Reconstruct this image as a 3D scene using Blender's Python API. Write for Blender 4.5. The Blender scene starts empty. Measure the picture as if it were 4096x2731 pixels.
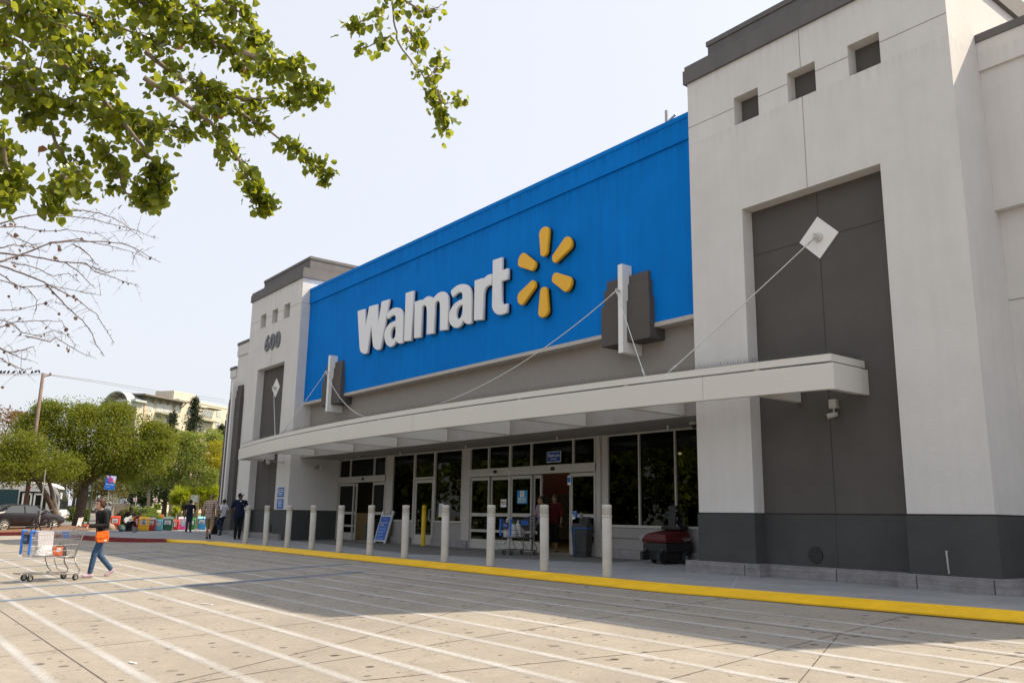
import bpy, bmesh, math, random
import numpy as np
from mathutils import Vector, Matrix
R = math.radians
scene = bpy.context.scene
COL = scene.collection
random.seed(7); rng = np.random.default_rng(11)

# ------------------------------------------------------------------ camera maths
CAM = np.array([11.7433, -13.9529, 1.1574])
YAW, PIT, ROLL, FOC = 0.91650045, 0.20596701, 0.01744950, 3383.22
def cam_axes():
    fw = np.array([-math.sin(YAW)*math.cos(PIT), math.cos(YAW)*math.cos(PIT), math.sin(PIT)])
    rt = np.array([math.cos(YAW), math.sin(YAW), 0.0]); up = np.cross(rt, fw)
    return fw, math.cos(ROLL)*rt+math.sin(ROLL)*up, -math.sin(ROLL)*rt+math.cos(ROLL)*up
FW, RT, UP = cam_axes()
def ray(u, v): return FW + (u-2048)/FOC*RT - (v-1365.5)/FOC*UP
def at(u, v, x=None, y=None, z=None):
    d = ray(u, v)
    t = (z-CAM[2])/d[2] if z is not None else (y-CAM[1])/d[1] if y is not None else (x-CAM[0])/d[0]
    return Vector(CAM+t*d)
def atd(u, v, D):
    d = ray(u, v); return Vector(CAM + d*(D/math.hypot(d[0], d[1])))
def gz(x, y):
    if y > -3.4: b = 0.053
    elif y > -16: b = 0.053+0.035*(y+3.4)
    else: b = -0.388
    if x < -50: b += (-50-x)*0.009
    return b
def ground_at(u, v):
    d = ray(u, v); t = 3.0
    for i in range(4000):
        p = CAM+d*t
        if p[2] <= gz(p[0], p[1]): return Vector((p[0], p[1], gz(p[0], p[1])))
        t *= 1.002
    return Vector(p)

# ------------------------------------------------------------------ tagging
def tag(o, label=None, cat=None, group=None, kind=None):
    if label: o['label'] = label
    if cat: o['category'] = cat
    if group: o['group'] = group
    if kind: o['kind'] = kind
    return o
def thing(name, label, cat, loc=(0,0,0), rz=0.0, group=None):
    o = bpy.data.objects.new(name, None); COL.objects.link(o)
    o.location = loc; o.rotation_euler = (0, 0, rz); o.empty_display_size = .2
    return tag(o, label, cat, group)
def link(name, me, mat, parent=None, world=False):
    o = bpy.data.objects.new(name, me); COL.objects.link(o)
    if mat is not None:
        for m in (mat if isinstance(mat, (list, tuple)) else [mat]): me.materials.append(m)
    if parent is not None:
        o.parent = parent
        if world:
            p = parent; off = Vector((0,0,0))
            while p is not None: off += Vector(p.location); p = p.parent
            o.location = -off
    return o
def copy_tree(o, parent=None):
    c = o.copy(); COL.objects.link(c); c.parent = parent
    for ch in list(o.children): copy_tree(ch, c)
    return c

# ------------------------------------------------------------------ mesh builder
class MB:
    def __init__(s): s.v = []; s.f = []; s.mi = []; s.uv = None
    def add(s, vs, fs, m=0):
        b = len(s.v); s.v += [tuple(p) for p in vs]; s.f += [tuple(i+b for i in f) for f in fs]; s.mi += [m]*len(fs); return s
    def box(s, x0, x1, y0, y1, z0, z1, m=0, skip=''):
        vs = [(x0,y0,z0),(x1,y0,z0),(x1,y1,z0),(x0,y1,z0),(x0,y0,z1),(x1,y0,z1),(x1,y1,z1),(x0,y1,z1)]
        F = {'b':(3,2,1,0),'t':(4,5,6,7),'f':(0,1,5,4),'k':(2,3,7,6),'l':(3,0,4,7),'r':(1,2,6,5)}
        return s.add(vs, [F[k] for k in F if k not in skip], m)
    def obox(s, c, dx, dy, dz, M=None, m=0):
        vs = []
        for sx,sy,sz in ((-1,-1,-1),(1,-1,-1),(1,1,-1),(-1,1,-1),(-1,-1,1),(1,-1,1),(1,1,1),(-1,1,1)):
            p = Vector((sx*dx/2, sy*dy/2, sz*dz/2))
            if M is not None: p = M @ p
            vs.append(p+Vector(c))
        return s.add(vs, [(3,2,1,0),(4,5,6,7),(0,1,5,4),(2,3,7,6),(3,0,4,7),(1,2,6,5)], m)
    def prism(s, poly, axis, a, b, m=0):
        # poly list of 2D; axis 'y': poly=(x,z); 'z': poly=(x,y); 'x': poly=(y,z)
        def P(p, t): return (p[0], t, p[1]) if axis=='y' else (p[0], p[1], t) if axis=='z' else (t, p[0], p[1])
        n = len(poly); vs = [P(p, a) for p in poly]+[P(p, b) for p in poly]
        fs = [tuple(range(n))[::-1], tuple(range(n, 2*n))]+[(i, (i+1)%n, n+(i+1)%n, n+i) for i in range(n)]
        return s.add(vs, fs, m)
    def tube(s, pts, r, n=6, cap=True, m=0, closed=False):
        pts = [Vector(p) for p in pts]; k = len(pts)
        rs = r if isinstance(r, (list, tuple)) else [r]*k
        vs = []; prev = None
        for i, p in enumerate(pts):
            if closed: t = pts[(i+1)%k]-pts[i-1]
            else: t = (pts[min(i+1,k-1)]-pts[max(i-1,0)])
            if t.length < 1e-9: t = Vector((0,0,1))
            t.normalize()
            if prev is None:
                a = Vector((0,0,1)) if abs(t.z) < .9 else Vector((1,0,0)); u = t.cross(a).normalized()
            else:
                u = prev - t*prev.dot(t)
                u = u.normalized() if u.length > 1e-6 else t.orthogonal().normalized()
            prev = u; w = t.cross(u)
            for j in range(n):
                an = 2*math.pi*j/n; vs.append(p+(u*math.cos(an)+w*math.sin(an))*rs[i])
        fs = []
        for i in range(k if closed else k-1):
            for j in range(n):
                a = i*n+j; b = i*n+(j+1)%n; c = ((i+1)%k)*n+(j+1)%n; d = ((i+1)%k)*n+j
                fs.append((a,b,c,d))
        if cap and not closed: fs += [tuple(range(n))[::-1], tuple(range((k-1)*n, k*n))]
        return s.add(vs, fs, m)
    def lathe(s, prof, c=(0,0,0), n=16, M=None, m=0):
        # prof list of (r,z)
        vs = []; fs = []; k = len(prof)
        for r, z in prof:
            for j in range(n):
                an = 2*math.pi*j/n; p = Vector((r*math.cos(an), r*math.sin(an), z))
                if M is not None: p = M @ p
                vs.append(p+Vector(c))
        for i in range(k-1):
            for j in range(n): fs.append((i*n+j, i*n+(j+1)%n, (i+1)*n+(j+1)%n, (i+1)*n+j))
        fs += [tuple(range(n))[::-1], tuple(range((k-1)*n, k*n))]
        return s.add(vs, fs, m)
    def ell(s, c, r, M=None, nu=12, nv=8, m=0):
        r = (r, r, r) if not isinstance(r, (tuple, list)) else r
        vs = [Vector((0,0,r[2]))]
        for i in range(1, nv):
            th = math.pi*i/nv
            for j in range(nu):
                ph = 2*math.pi*j/nu; vs.append(Vector((r[0]*math.sin(th)*math.cos(ph), r[1]*math.sin(th)*math.sin(ph), r[2]*math.cos(th))))
        vs.append(Vector((0,0,-r[2])))
        if M is not None: vs = [M @ p for p in vs]
        vs = [p+Vector(c) for p in vs]
        fs = [(0, 1+j, 1+(j+1)%nu) for j in range(nu)]
        for i in range(nv-2):
            for j in range(nu):
                a = 1+i*nu+j; b = 1+i*nu+(j+1)%nu; fs.append((a, a+nu, b+nu, b))
        L = len(vs)-1; b0 = 1+(nv-2)*nu
        fs += [(b0+j, L, b0+(j+1)%nu) for j in range(nu)]
        return s.add(vs, fs, m)
    def cap(s, p0, p1, r0, r1=None, n=10, m=0):
        r1 = r0 if r1 is None else r1
        p0 = Vector(p0); p1 = Vector(p1); d = p1-p0; L = max(d.length, 1e-5); t = d/L
        pts = []; rs = []
        for a in (-80,-50,-25,0): pts.append(p0+t*(r0*math.sin(R(a)))); rs.append(r0*math.cos(R(a)))
        for a in (0,25,50,80): pts.append(p1+t*(r1*math.sin(R(a)))); rs.append(r1*math.cos(R(a)))
        return s.tube(pts, rs, n, True, m)
    def tor(s, c, R0, r, M=None, n=24, k=6, m=0):
        vs = []; fs = []
        for i in range(n):
            a = 2*math.pi*i/n
            for j in range(k):
                b = 2*math.pi*j/k; p = Vector(((R0+r*math.cos(b))*math.cos(a), (R0+r*math.cos(b))*math.sin(a), r*math.sin(b)))
                if M is not None: p = M @ p
                vs.append(p+Vector(c))
        for i in range(n):
            for j in range(k): fs.append((i*k+j, ((i+1)%n)*k+j, ((i+1)%n)*k+(j+1)%k, i*k+(j+1)%k))
        return s.add(vs, fs, m)
    def grid(s, xs, zs, filled, y0, y1, back=True, m=0):
        # slab in the XZ plane between y0 (front) and y1, cells filled(i,k)
        F = lambda i,k: 0<=i<len(xs)-1 and 0<=k<len(zs)-1 and filled(i,k)
        for i in range(len(xs)-1):
            for k in range(len(zs)-1):
                if not F(i,k): continue
                sk = ''
                if F(i-1,k): sk += 'l'
                if F(i+1,k): sk += 'r'
                if F(i,k-1): sk += 'b'
                if F(i,k+1): sk += 't'
                if not back: sk += 'k'
                s.box(xs[i], xs[i+1], y0, y1, zs[k], zs[k+1], m, sk)
        return s
    def mesh(s, name, smooth=False, merge=False):
        me = bpy.data.meshes.new(name); me.from_pydata(s.v, [], s.f)
        if any(s.mi): me.polygons.foreach_set('material_index', s.mi)
        if merge or True:
            bm = bmesh.new(); bm.from_mesh(me)
            if merge: bmesh.ops.remove_doubles(bm, verts=bm.verts, dist=1e-4)
            bmesh.ops.recalc_face_normals(bm, faces=bm.faces)
            bm.to_mesh(me); bm.free()
        if smooth: me.polygons.foreach_set('use_smooth', [True]*len(me.polygons))
        me.update(); return me
    def build(s, name, mat, parent=None, world=False, smooth=False, bevel=0, seg=2, merge=False):
        o = link(name, s.mesh(name, smooth, merge), mat, parent, world)
        if bevel:
            md = o.modifiers.new('bevel', 'BEVEL'); md.width = bevel; md.segments = seg; md.limit_method = 'ANGLE'; md.angle_limit = R(40)
        return o

def raw_mesh(name, V, F4, smooth=False):
    """fast mesh from numpy: V (n,3), F (m,k) all same k"""
    me = bpy.data.meshes.new(name); n, m, k = len(V), len(F4), F4.shape[1]
    me.vertices.add(n); me.vertices.foreach_set('co', np.ascontiguousarray(V, dtype=np.float32).ravel())
    me.loops.add(m*k); me.loops.foreach_set('vertex_index', np.ascontiguousarray(F4, dtype=np.int32).ravel())
    me.polygons.add(m); me.polygons.foreach_set('loop_start', np.arange(0, m*k, k, dtype=np.int32))
    me.polygons.foreach_set('loop_total', np.full(m, k, dtype=np.int32))
    if smooth: me.polygons.foreach_set('use_smooth', [True]*m)
    me.update(calc_edges=True); me.validate(); return me

def bake(o, remove=True):
    dg = bpy.context.evaluated_depsgraph_get(); dg.update()
    me = bpy.data.meshes.new_from_object(o.evaluated_get(dg), depsgraph=dg)
    if remove:
        d = o.data; bpy.data.objects.remove(o)
    return me
def xf(me, M):
    me.transform(M); me.update(); return me
FACE = Matrix.Rotation(R(90), 4, 'X')      # curve plane -> facade facing -Y
def text_mesh(body, size, ext=0.002, align='CENTER', bold=0.0, sx=1.0, line=1.0):
    cu = bpy.data.curves.new('t', 'FONT'); cu.body = body; cu.size = size; cu.extrude = ext; cu.align_x = align; cu.align_y = 'CENTER'
    cu.offset = bold; cu.space_line = line; cu.resolution_u = 3
    o = bpy.data.objects.new('t', cu); COL.objects.link(o)
    me = bake(o)
    xf(me, Matrix.Diagonal((sx,1,1,1))); return me
def text(name, body, size, mat, parent, M, **k):
    me = text_mesh(body, size, **k); xf(me, M); me.materials.clear()
    return link(name, me, mat, parent)
def poly_mesh(splines, ext, bevel=0.0, off=0.0):
    cu = bpy.data.curves.new('p', 'CURVE'); cu.dimensions = '2D'; cu.fill_mode = 'BOTH'; cu.extrude = ext; cu.bevel_depth = bevel; cu.bevel_resolution = 1; cu.offset = off
    for pts in splines:
        sp = cu.splines.new('POLY'); sp.points.add(len(pts)-1)
        for q, p in zip(sp.points, pts): q.co = (p[0], p[1], 0, 1)
        sp.use_cyclic_u = True
    o = bpy.data.objects.new('p', cu); COL.objects.link(o)
    return bake(o)
def smooth_poly(pts, it=1, sharp=50):
    """corner-cutting that keeps sharp corners"""
    for _ in range(it):
        out = []; n = len(pts)
        for i in range(n):
            a, b, c = Vector(pts[i-1]), Vector(pts[i]), Vector(pts[(i+1)%n])
            ang = math.degrees((b-a).angle(c-b, 0))
            if ang > sharp: out.append(tuple(b))
            else: out += [tuple(b+(a-b)*.25), tuple(b+(c-b)*.25)]
        pts = out
    return pts

# ------------------------------------------------------------------ materials
MATS = {}
def nn(nt, t, **k):
    n = nt.nodes.new(t)
    for a, b in k.items(): setattr(n, a, b)
    return n
def mat(name, col, rough=.7, var=.0, vscale=3.0, bump=0.0, bscale=60, metal=0.0, spec=.4, streak=0.0, coat=0.0, drip=None, board=0.0):
    if name in MATS: return MATS[name]
    m = bpy.data.materials.new(name); m.use_nodes = True; nt = m.node_tree; b = nt.nodes['Principled BSDF']
    b.inputs['Base Color'].default_value = (*col, 1); b.inputs['Roughness'].default_value = rough
    b.inputs['Metallic'].default_value = metal; b.inputs['Specular IOR Level'].default_value = spec
    if coat: b.inputs['Coat Weight'].default_value = coat
    L = nt.links.new
    if var or bump or streak or drip or board:
        tc = nn(nt, 'ShaderNodeTexCoord')
    if var or streak or drip or board:
        n1 = nn(nt, 'ShaderNodeTexNoise'); n1.inputs['Scale'].default_value = vscale; n1.inputs['Detail'].default_value = 6; n1.inputs['Roughness'].default_value = .65
        L(tc.outputs['Object'], n1.inputs['Vector'])
        mr = nn(nt, 'ShaderNodeMapRange'); mr.inputs[1].default_value = .3; mr.inputs[2].default_value = .7; mr.inputs[3].default_value = 1-var; mr.inputs[4].default_value = 1+var
        L(n1.outputs['Fac'], mr.inputs[0]); fac = mr.outputs[0]
        if streak:
            mp = nn(nt, 'ShaderNodeMapping'); mp.inputs['Scale'].default_value = (5, 5, .35); L(tc.outputs['Object'], mp.inputs[0])
            n2 = nn(nt, 'ShaderNodeTexNoise'); n2.inputs['Scale'].default_value = 1.0; n2.inputs['Detail'].default_value = 5; L(mp.outputs[0], n2.inputs['Vector'])
            m2 = nn(nt, 'ShaderNodeMapRange'); m2.inputs[1].default_value = .35; m2.inputs[2].default_value = .7; m2.inputs[3].default_value = 1; m2.inputs[4].default_value = 1-streak
            L(n2.outputs['Fac'], m2.inputs[0])
            mu = nn(nt, 'ShaderNodeMath', operation='MULTIPLY'); L(fac, mu.inputs[0]); L(m2.outputs[0], mu.inputs[1]); fac = mu.outputs[0]
        if board:     # horizontal board-form lines
            mp = nn(nt, 'ShaderNodeMapping'); mp.inputs['Scale'].default_value = (.9, .9, 26); L(tc.outputs['Object'], mp.inputs[0])
            n2 = nn(nt, 'ShaderNodeTexNoise'); n2.inputs['Scale'].default_value = 1.0; n2.inputs['Detail'].default_value = 5; L(mp.outputs[0], n2.inputs['Vector'])
            m2 = nn(nt, 'ShaderNodeMapRange'); m2.inputs[1].default_value = .35; m2.inputs[2].default_value = .65; m2.inputs[3].default_value = 1-board; m2.inputs[4].default_value = 1+board*.6
            L(n2.outputs['Fac'], m2.inputs[0]); mu = nn(nt, 'ShaderNodeMath', operation='MULTIPLY'); L(fac, mu.inputs[0]); L(m2.outputs[0], mu.inputs[1]); fac = mu.outputs[0]
        for zt, zl, amt in (drip or ()):     # rain streaks hanging below a ledge at height zt, zl long
            mp = nn(nt, 'ShaderNodeMapping'); mp.inputs['Scale'].default_value = (7, 7, .25); mp.inputs['Location'].default_value = (zt, 0, 0); L(tc.outputs['Object'], mp.inputs[0])
            n2 = nn(nt, 'ShaderNodeTexNoise'); n2.inputs['Scale'].default_value = 1.3; n2.inputs['Detail'].default_value = 6; n2.inputs['Roughness'].default_value = .7; L(mp.outputs[0], n2.inputs['Vector'])
            sp = nn(nt, 'ShaderNodeSeparateXYZ'); L(tc.outputs['Object'], sp.inputs[0])
            up_ = nn(nt, 'ShaderNodeMapRange'); up_.inputs[1].default_value = zt-zl; up_.inputs[2].default_value = zt; L(sp.outputs[2], up_.inputs[0])
            below = nn(nt, 'ShaderNodeMath', operation='LESS_THAN'); L(sp.outputs[2], below.inputs[0]); below.inputs[1].default_value = zt
            th = nn(nt, 'ShaderNodeMath', operation='ADD'); L(n2.outputs['Fac'], th.inputs[0]); th.inputs[1].default_value = -.5
            ad = nn(nt, 'ShaderNodeMath', operation='MULTIPLY_ADD'); L(up_.outputs[0], ad.inputs[0]); ad.inputs[1].default_value = .22; L(th.outputs[0], ad.inputs[2])
            st = nn(nt, 'ShaderNodeMapRange'); st.inputs[1].default_value = .12; st.inputs[2].default_value = .30; L(ad.outputs[0], st.inputs[0])
            k1 = nn(nt, 'ShaderNodeMath', operation='MULTIPLY'); L(st.outputs[0], k1.inputs[0]); L(below.outputs[0], k1.inputs[1])
            k2 = nn(nt, 'ShaderNodeMath', operation='MULTIPLY'); L(k1.outputs[0], k2.inputs[0]); L(up_.outputs[0], k2.inputs[1])
            k3 = nn(nt, 'ShaderNodeMath', operation='MULTIPLY_ADD'); L(k2.outputs[0], k3.inputs[0]); k3.inputs[1].default_value = -amt; k3.inputs[2].default_value = 1.0
            mu = nn(nt, 'ShaderNodeMath', operation='MULTIPLY'); L(fac, mu.inputs[0]); L(k3.outputs[0], mu.inputs[1]); fac = mu.outputs[0]
        vm = nn(nt, 'ShaderNodeVectorMath', operation='SCALE'); vm.inputs[0].default_value = col; L(fac, vm.inputs['Scale'])
        L(vm.outputs[0], b.inputs['Base Color'])
    if bump:
        n3 = nn(nt, 'ShaderNodeTexNoise'); n3.inputs['Scale'].default_value = bscale; n3.inputs['Detail'].default_value = 4; L(tc.outputs['Object'], n3.inputs['Vector'])
        bp = nn(nt, 'ShaderNodeBump'); bp.inputs['Strength'].default_value = bump; bp.inputs['Distance'].default_value = .02; L(n3.outputs['Fac'], bp.inputs['Height']); L(bp.outputs[0], b.inputs['Normal'])
    MATS[name] = m; return m
def emit(name, col, s):
    m = bpy.data.materials.new(name); m.use_nodes = True; nt = m.node_tree; b = nt.nodes['Principled BSDF']
    b.inputs['Base Color'].default_value = (*col, 1); b.inputs['Emission Color'].default_value = (*col, 1); b.inputs['Emission Strength'].default_value = s
    MATS[name] = m; return m
def leaf_mat(name, c0, c1, trans=.45, tc=None, rough=.5):
    m = bpy.data.materials.new(name); m.use_nodes = True; nt = m.node_tree; nt.nodes.clear(); L = nt.links.new
    out = nn(nt, 'ShaderNodeOutputMaterial'); g = nn(nt, 'ShaderNodeNewGeometry'); rp = nn(nt, 'ShaderNodeValToRGB')
    rp.color_ramp.elements[0].color = (*c0, 1); rp.color_ramp.elements[1].color = (*c1, 1); L(g.outputs['Random Per Island'], rp.inputs[0])
    d = nn(nt, 'ShaderNodeBsdfPrincipled'); d.inputs['Roughness'].default_value = rough; d.inputs['Specular IOR Level'].default_value = .35; L(rp.outputs[0], d.inputs['Base Color'])
    t = nn(nt, 'ShaderNodeBsdfTranslucent'); tcol = tc or (c1[0]*2.2, c1[1]*2.0, c1[2]*.8)
    mxc = nn(nt, 'ShaderNodeMix', data_type='RGBA'); mxc.inputs[0].default_value = .6; L(rp.outputs[0], mxc.inputs[6]); mxc.inputs[7].default_value = (*tcol, 1); L(mxc.outputs[2], t.inputs['Color'])
    mx = nn(nt, 'ShaderNodeMixShader'); mx.inputs[0].default_value = trans; L(d.outputs[0], mx.inputs[1]); L(t.outputs[0], mx.inputs[2]); L(mx.outputs[0], out.inputs[0])
    MATS[name] = m; return m
def glass_mat(name, tint, refl=.06, alpha=.45):
    m = bpy.data.materials.new(name); m.use_nodes = True; nt = m.node_tree; nt.nodes.clear(); L = nt.links.new
    out = nn(nt, 'ShaderNodeOutputMaterial'); tr = nn(nt, 'ShaderNodeBsdfTransparent'); tr.inputs[0].default_value = (*tint, 1)
    gl = nn(nt, 'ShaderNodeBsdfGlossy'); gl.inputs['Roughness'].default_value = .01; gl.inputs[0].default_value = (.46,.48,.44,1)
    fr = nn(nt, 'ShaderNodeFresnel'); fr.inputs[0].default_value = 1.5
    mx = nn(nt, 'ShaderNodeMixShader'); L(fr.outputs[0], mx.inputs[0]); L(tr.outputs[0], mx.inputs[1]); L(gl.outputs[0], mx.inputs[2]); L(mx.outputs[0], out.inputs[0])
    MATS[name] = m; return m

W_PAINT = mat('warm_white_stucco', (.645,.63,.61), .85, var=.05, vscale=.9, bump=.35, bscale=45, streak=.04, drip=((10.97,1.1,.09),(9.48,.7,.09)))
D_GREY = mat('dark_grey_stucco', (.092,.084,.079), .85, var=.10, vscale=1.0, bump=.25, bscale=45)
BASE_G = mat('charcoal_base_stucco', (.060,.061,.060), .85, var=.14, vscale=1.5, bump=.25, bscale=45)
CAP_G = mat('grey_cornice', (.135,.128,.128), .8, var=.08, vscale=2.0, bump=.1, streak=.12)
BEIGE = mat('taupe_stucco', (.30,.275,.25), .85, var=.04, bump=.25, bscale=45)
TRIM = mat('pale_trim', (.46,.43,.40), .8, var=.05, bump=.1)
BLUE = mat('blue_stucco', (.0008,.185,.62), .85, var=.07, vscale=.8, bump=.45, bscale=40, spec=.10, streak=.10, drip=((10.40,.55,.25),(9.86,1.2,.16)))
CANOPY = mat('cream_canopy_metal', (.66,.64,.585), .45, var=.02, vscale=.8)
FRAME = mat('pale_aluminium', (.44,.43,.395), .45, var=.05, metal=.0)
CONC = mat('plinth_concrete', (.25,.24,.245), .9, var=.20, vscale=4, bump=.5, bscale=30, board=.16)
JOINT = mat('dark_joint', (.05,.047,.045), .9)
JOINT_L = mat('pale_wall_joint', (.30,.28,.26), .9)
WHITE = mat('white_paint', (.78,.77,.75), .5)
WHITE_ACR = mat('white_acrylic', (.74,.74,.75), .35)
BLACKM = mat('black_metal', (.014,.014,.018), .45)
YEL_ACR = mat('yellow_acrylic', (.80,.42,.002), .35)
STEEL = mat('grey_steel', (.34,.34,.34), .35, metal=.8)
GALV = mat('galvanised_post', (.36,.37,.36), .5, metal=.4)
BLACK = mat('black_plastic', (.018,.018,.02), .5)
RUBBER = mat('black_rubber', (.02,.02,.02), .8)
GLASS = glass_mat('tinted_glass', (.50,.51,.48))
SIGN_BLUE = mat('sign_blue', (.008,.14,.50), .5)
SIGN_WHITE = mat('sign_white', (.80,.80,.80), .5)
# ================================================================== STORE
L0, L3, R0, R3 = -26.78, -21.02, 0.0, 5.80
ST = thing('store_building', 'big grey and white store with a wide blue sign wall between two square towers', 'store', (-10.5, 0, .15))
def P(mb, name, m, parent=ST, **k): return mb.build(name, m, parent, world=True, **k)
def tri(x, y, z): return (x, y, z)

def spikes(rows, name='bird_spikes', parent=ST, h=.11, step=.035, r=.0016):
    mb = MB()
    for a, b in rows:
        a = Vector(a); b = Vector(b); n = max(2, int((b-a).length/step)); d = (b-a).normalized(); w = Vector((0,0,1)).cross(d)
        for i in range(n):
            p = a+(b-a)*((i+.5)/n)
            for s in (-1, 1):
                q = p+Vector((0,0,h*random.uniform(.75,1.05)))+w*s*h*.45+d*random.uniform(-.02,.02)
                e = w*r if abs(d.z) < .9 else Vector((r,0,0)); e2 = d*r
                mb.add([p-e2, p+e2, q], [(0,1,2)])
    o = mb.build(name, mat('spike_wire', (.075,.07,.065), .5, metal=.0), parent, world=True); o['kind'] = 'stuff'
    return o

def tower(x0, w, right):
    x1 = x0+w; ra, rb = x0+1.37, x0+4.41
    wins = [(x0+1.27, x0+1.89), (x0+2.60, x0+3.235), (x0+3.94, x0+4.573)]
    xs = sorted({x0, x1, ra, rb, *[v for p in wins for v in p]}); zs = [1.345, 7.557, 9.479, 10.117, 10.97]
    def filled(i, k):
        xm = (xs[i]+xs[i+1])/2
        if k == 0: return not (ra < xm < rb)
        if k == 2: return not any(a < xm < b for a, b in wins)
        return True
    mb = MB().grid(xs, zs, filled, 0, .34, back=False)
    mb.box(x0, x1, .34, 6, 1.345, 10.97, 0, 'b')
    wall = P(mb, 'tower_wall', W_PAINT, merge=True)
    pb = MB().box(ra+.001, rb-.001, .32, .338, 1.345, 7.556)
    pan = P(pb, 'recess_panel', D_GREY)
    cx = (ra+rb)/2+.02; cz = 6.605; hd = .425
    jb = MB()
    for z0, z1 in ((1.345, cz-hd), (cz+hd, 7.555)): jb.box(cx-.009, cx+.009, .317, .3195, z0, z1)
    for a, b in ((ra+.003, cx-hd), (cx+hd, rb-.003)): jb.box(a, b, .317, .3195, cz-.009, cz+.009)
    P(jb, 'panel_joint', JOINT, pan)
    dm = MB().prism([(cx-hd,cz),(cx,cz-hd),(cx+hd,cz),(cx,cz+hd)], 'y', .295, .3195)
    P(dm, 'diamond_plate', WHITE)
    wb = MB()
    for a, b in wins:
        w1 = P(MB().box(a+.001, b-.001, .27, .338, 9.48, 10.116), 'niche_panel', D_GREY)
    zj = 9.89; prev = x0+.002; mx = (wins[1][0]+wins[1][1])/2
    for a, b in wins+[(x1-.001, 0)]: P(MB().box(prev, a-.001, -.0025, .01, zj-.009, zj+.009), 'wall_joint', JOINT_L); prev = b+.001
    for z0, z1 in ((7.56, 9.478), (10.118, 10.968)): P(MB().box(mx-.008, mx+.008, -.0025, .01, z0, z1), 'wall_joint', JOINT_L)
    if not right: P(MB().box(x1-.01, x1+.0025, .0, .385, zj-.009, zj+.009), 'wall_joint', JOINT_L)
    # base
    b = MB()
    b.box(x0-.02, ra+.012, -.02, 6, .1, 1.317); b.box(ra+.012, rb-.012, .30, 1, .1, 1.317, 0, 'lr'); b.box(rb-.012, x1+.02, -.02, 6, .1, 1.317)
    P(b, 'base_wall', BASE_G)
    g = MB().box(x0+.02, ra-.02, .02, 5.9, 1.31, 1.35).box(ra-.02, rb+.02, .335, 1, 1.31, 1.35, 0, 'lr').box(rb+.02, x1-.02, .02, 5.9, 1.31, 1.35)
    P(g, 'base_groove', JOINT)  # dark colour stands in for the shadow line inside the groove
    cj = MB().box(cx-.008, cx+.008, .297, .31, .39, 1.315)
    P(cj, 'base_joint', JOINT)
    if right:
        P(MB().prism([(x0+5.02,.42),(x0+5.04,.42),(x0+5.035,.60),(x0+5.03,.76),(x0+5.06,.77),(x0+5.0,.775),(x0+5.01,.6)], 'y', -.0235, -.01), 'scrape_mark', mat('scrape_white',(.42,.42,.42),.9))
    # round vent in the base of the recess
    vx = x0+2.47+(0 if right else 1.02)
    if not right: vx = -23.29
    M = Matrix.Translation((vx, .292, .60)) @ Matrix.Rotation(R(90), 4, 'X')
    vb = MB().lathe([(.148,0),(.148,.012)], n=24, M=None); vo = [M @ Vector(p) for p in vb.v]; vb.v = vo
    ve = P(vb, 'vent', BLACK)
    gv = MB()
    for t in np.linspace(-.11, .11, 6):
        l = math.sqrt(.145**2-t*t); gv.box(vx+t-.003, vx+t+.003, .274, .278, .6-l, .6+l); gv.box(vx-l, vx+l, .271, .2735, .6+t-.003, .6+t+.003)
    P(gv, 'vent_grille', mat('vent_wire', (.08,.08,.08), .5), ve)
    # plinth
    p = MB()
    xe = x1+.22 if right else -21.36
    p.box(x0-.27, ra+.17, -.14, 1, .05, .385); p.box(ra+.17, rb-.17, .165, 1, .05, .3845, 0, 'lr')
    if right:
        arc = [(rb-.17, -.14)]+[(xe-.25+.25*math.sin(t), .11-.25*math.cos(t)) for t in np.linspace(0, math.pi/2, 7)]+[(xe, 5.9), (rb-.17, 5.9)]
        p.prism(arc, 'z', .05, .386)
    else: p.box(rb-.17, xe, -.14, .5, .05, .386)
    P(p, 'plinth', CONC)
    for t, y in ((x0+1.2, -.1425), (x0+2.95, .1625), (rb+.15, -.1425)) + (((x1-.05, -.1425),) if right else ()): P(MB().box(t-.008, t+.008, y, y+.02, .16, .37), 'plinth_crack', JOINT)
    # cornice
    c = MB(); o = .08
    c.box(x0-o, x1+o, -.06, 6.1, 10.972, 11.30); c.box(x0-o+.03, x1+o-.03, -.03, 6.07, 11.30, 11.41)
    c.box(x0+.30, x1-.30, .40, 5.8, 11.41, 11.94); c.box(x0+.27, x1-.27, .37, 5.83, 11.94, 12.06)
    P(c, 'cornice', CAP_G)
    spikes([((x0+.0, .1, 11.41), (x1, .1, 11.41)), ((x1+.02, 0, 11.41), (x1+.02, 2.5, 11.41))], step=.06)
    if right: spikes([((a+.03, .12, 9.479), (b-.03, .12, 9.479)) for a, b in wins], h=.13, step=.022, r=.0035)
tower(L0, L3-L0, False); tower(R0, R3-R0, True)

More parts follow.
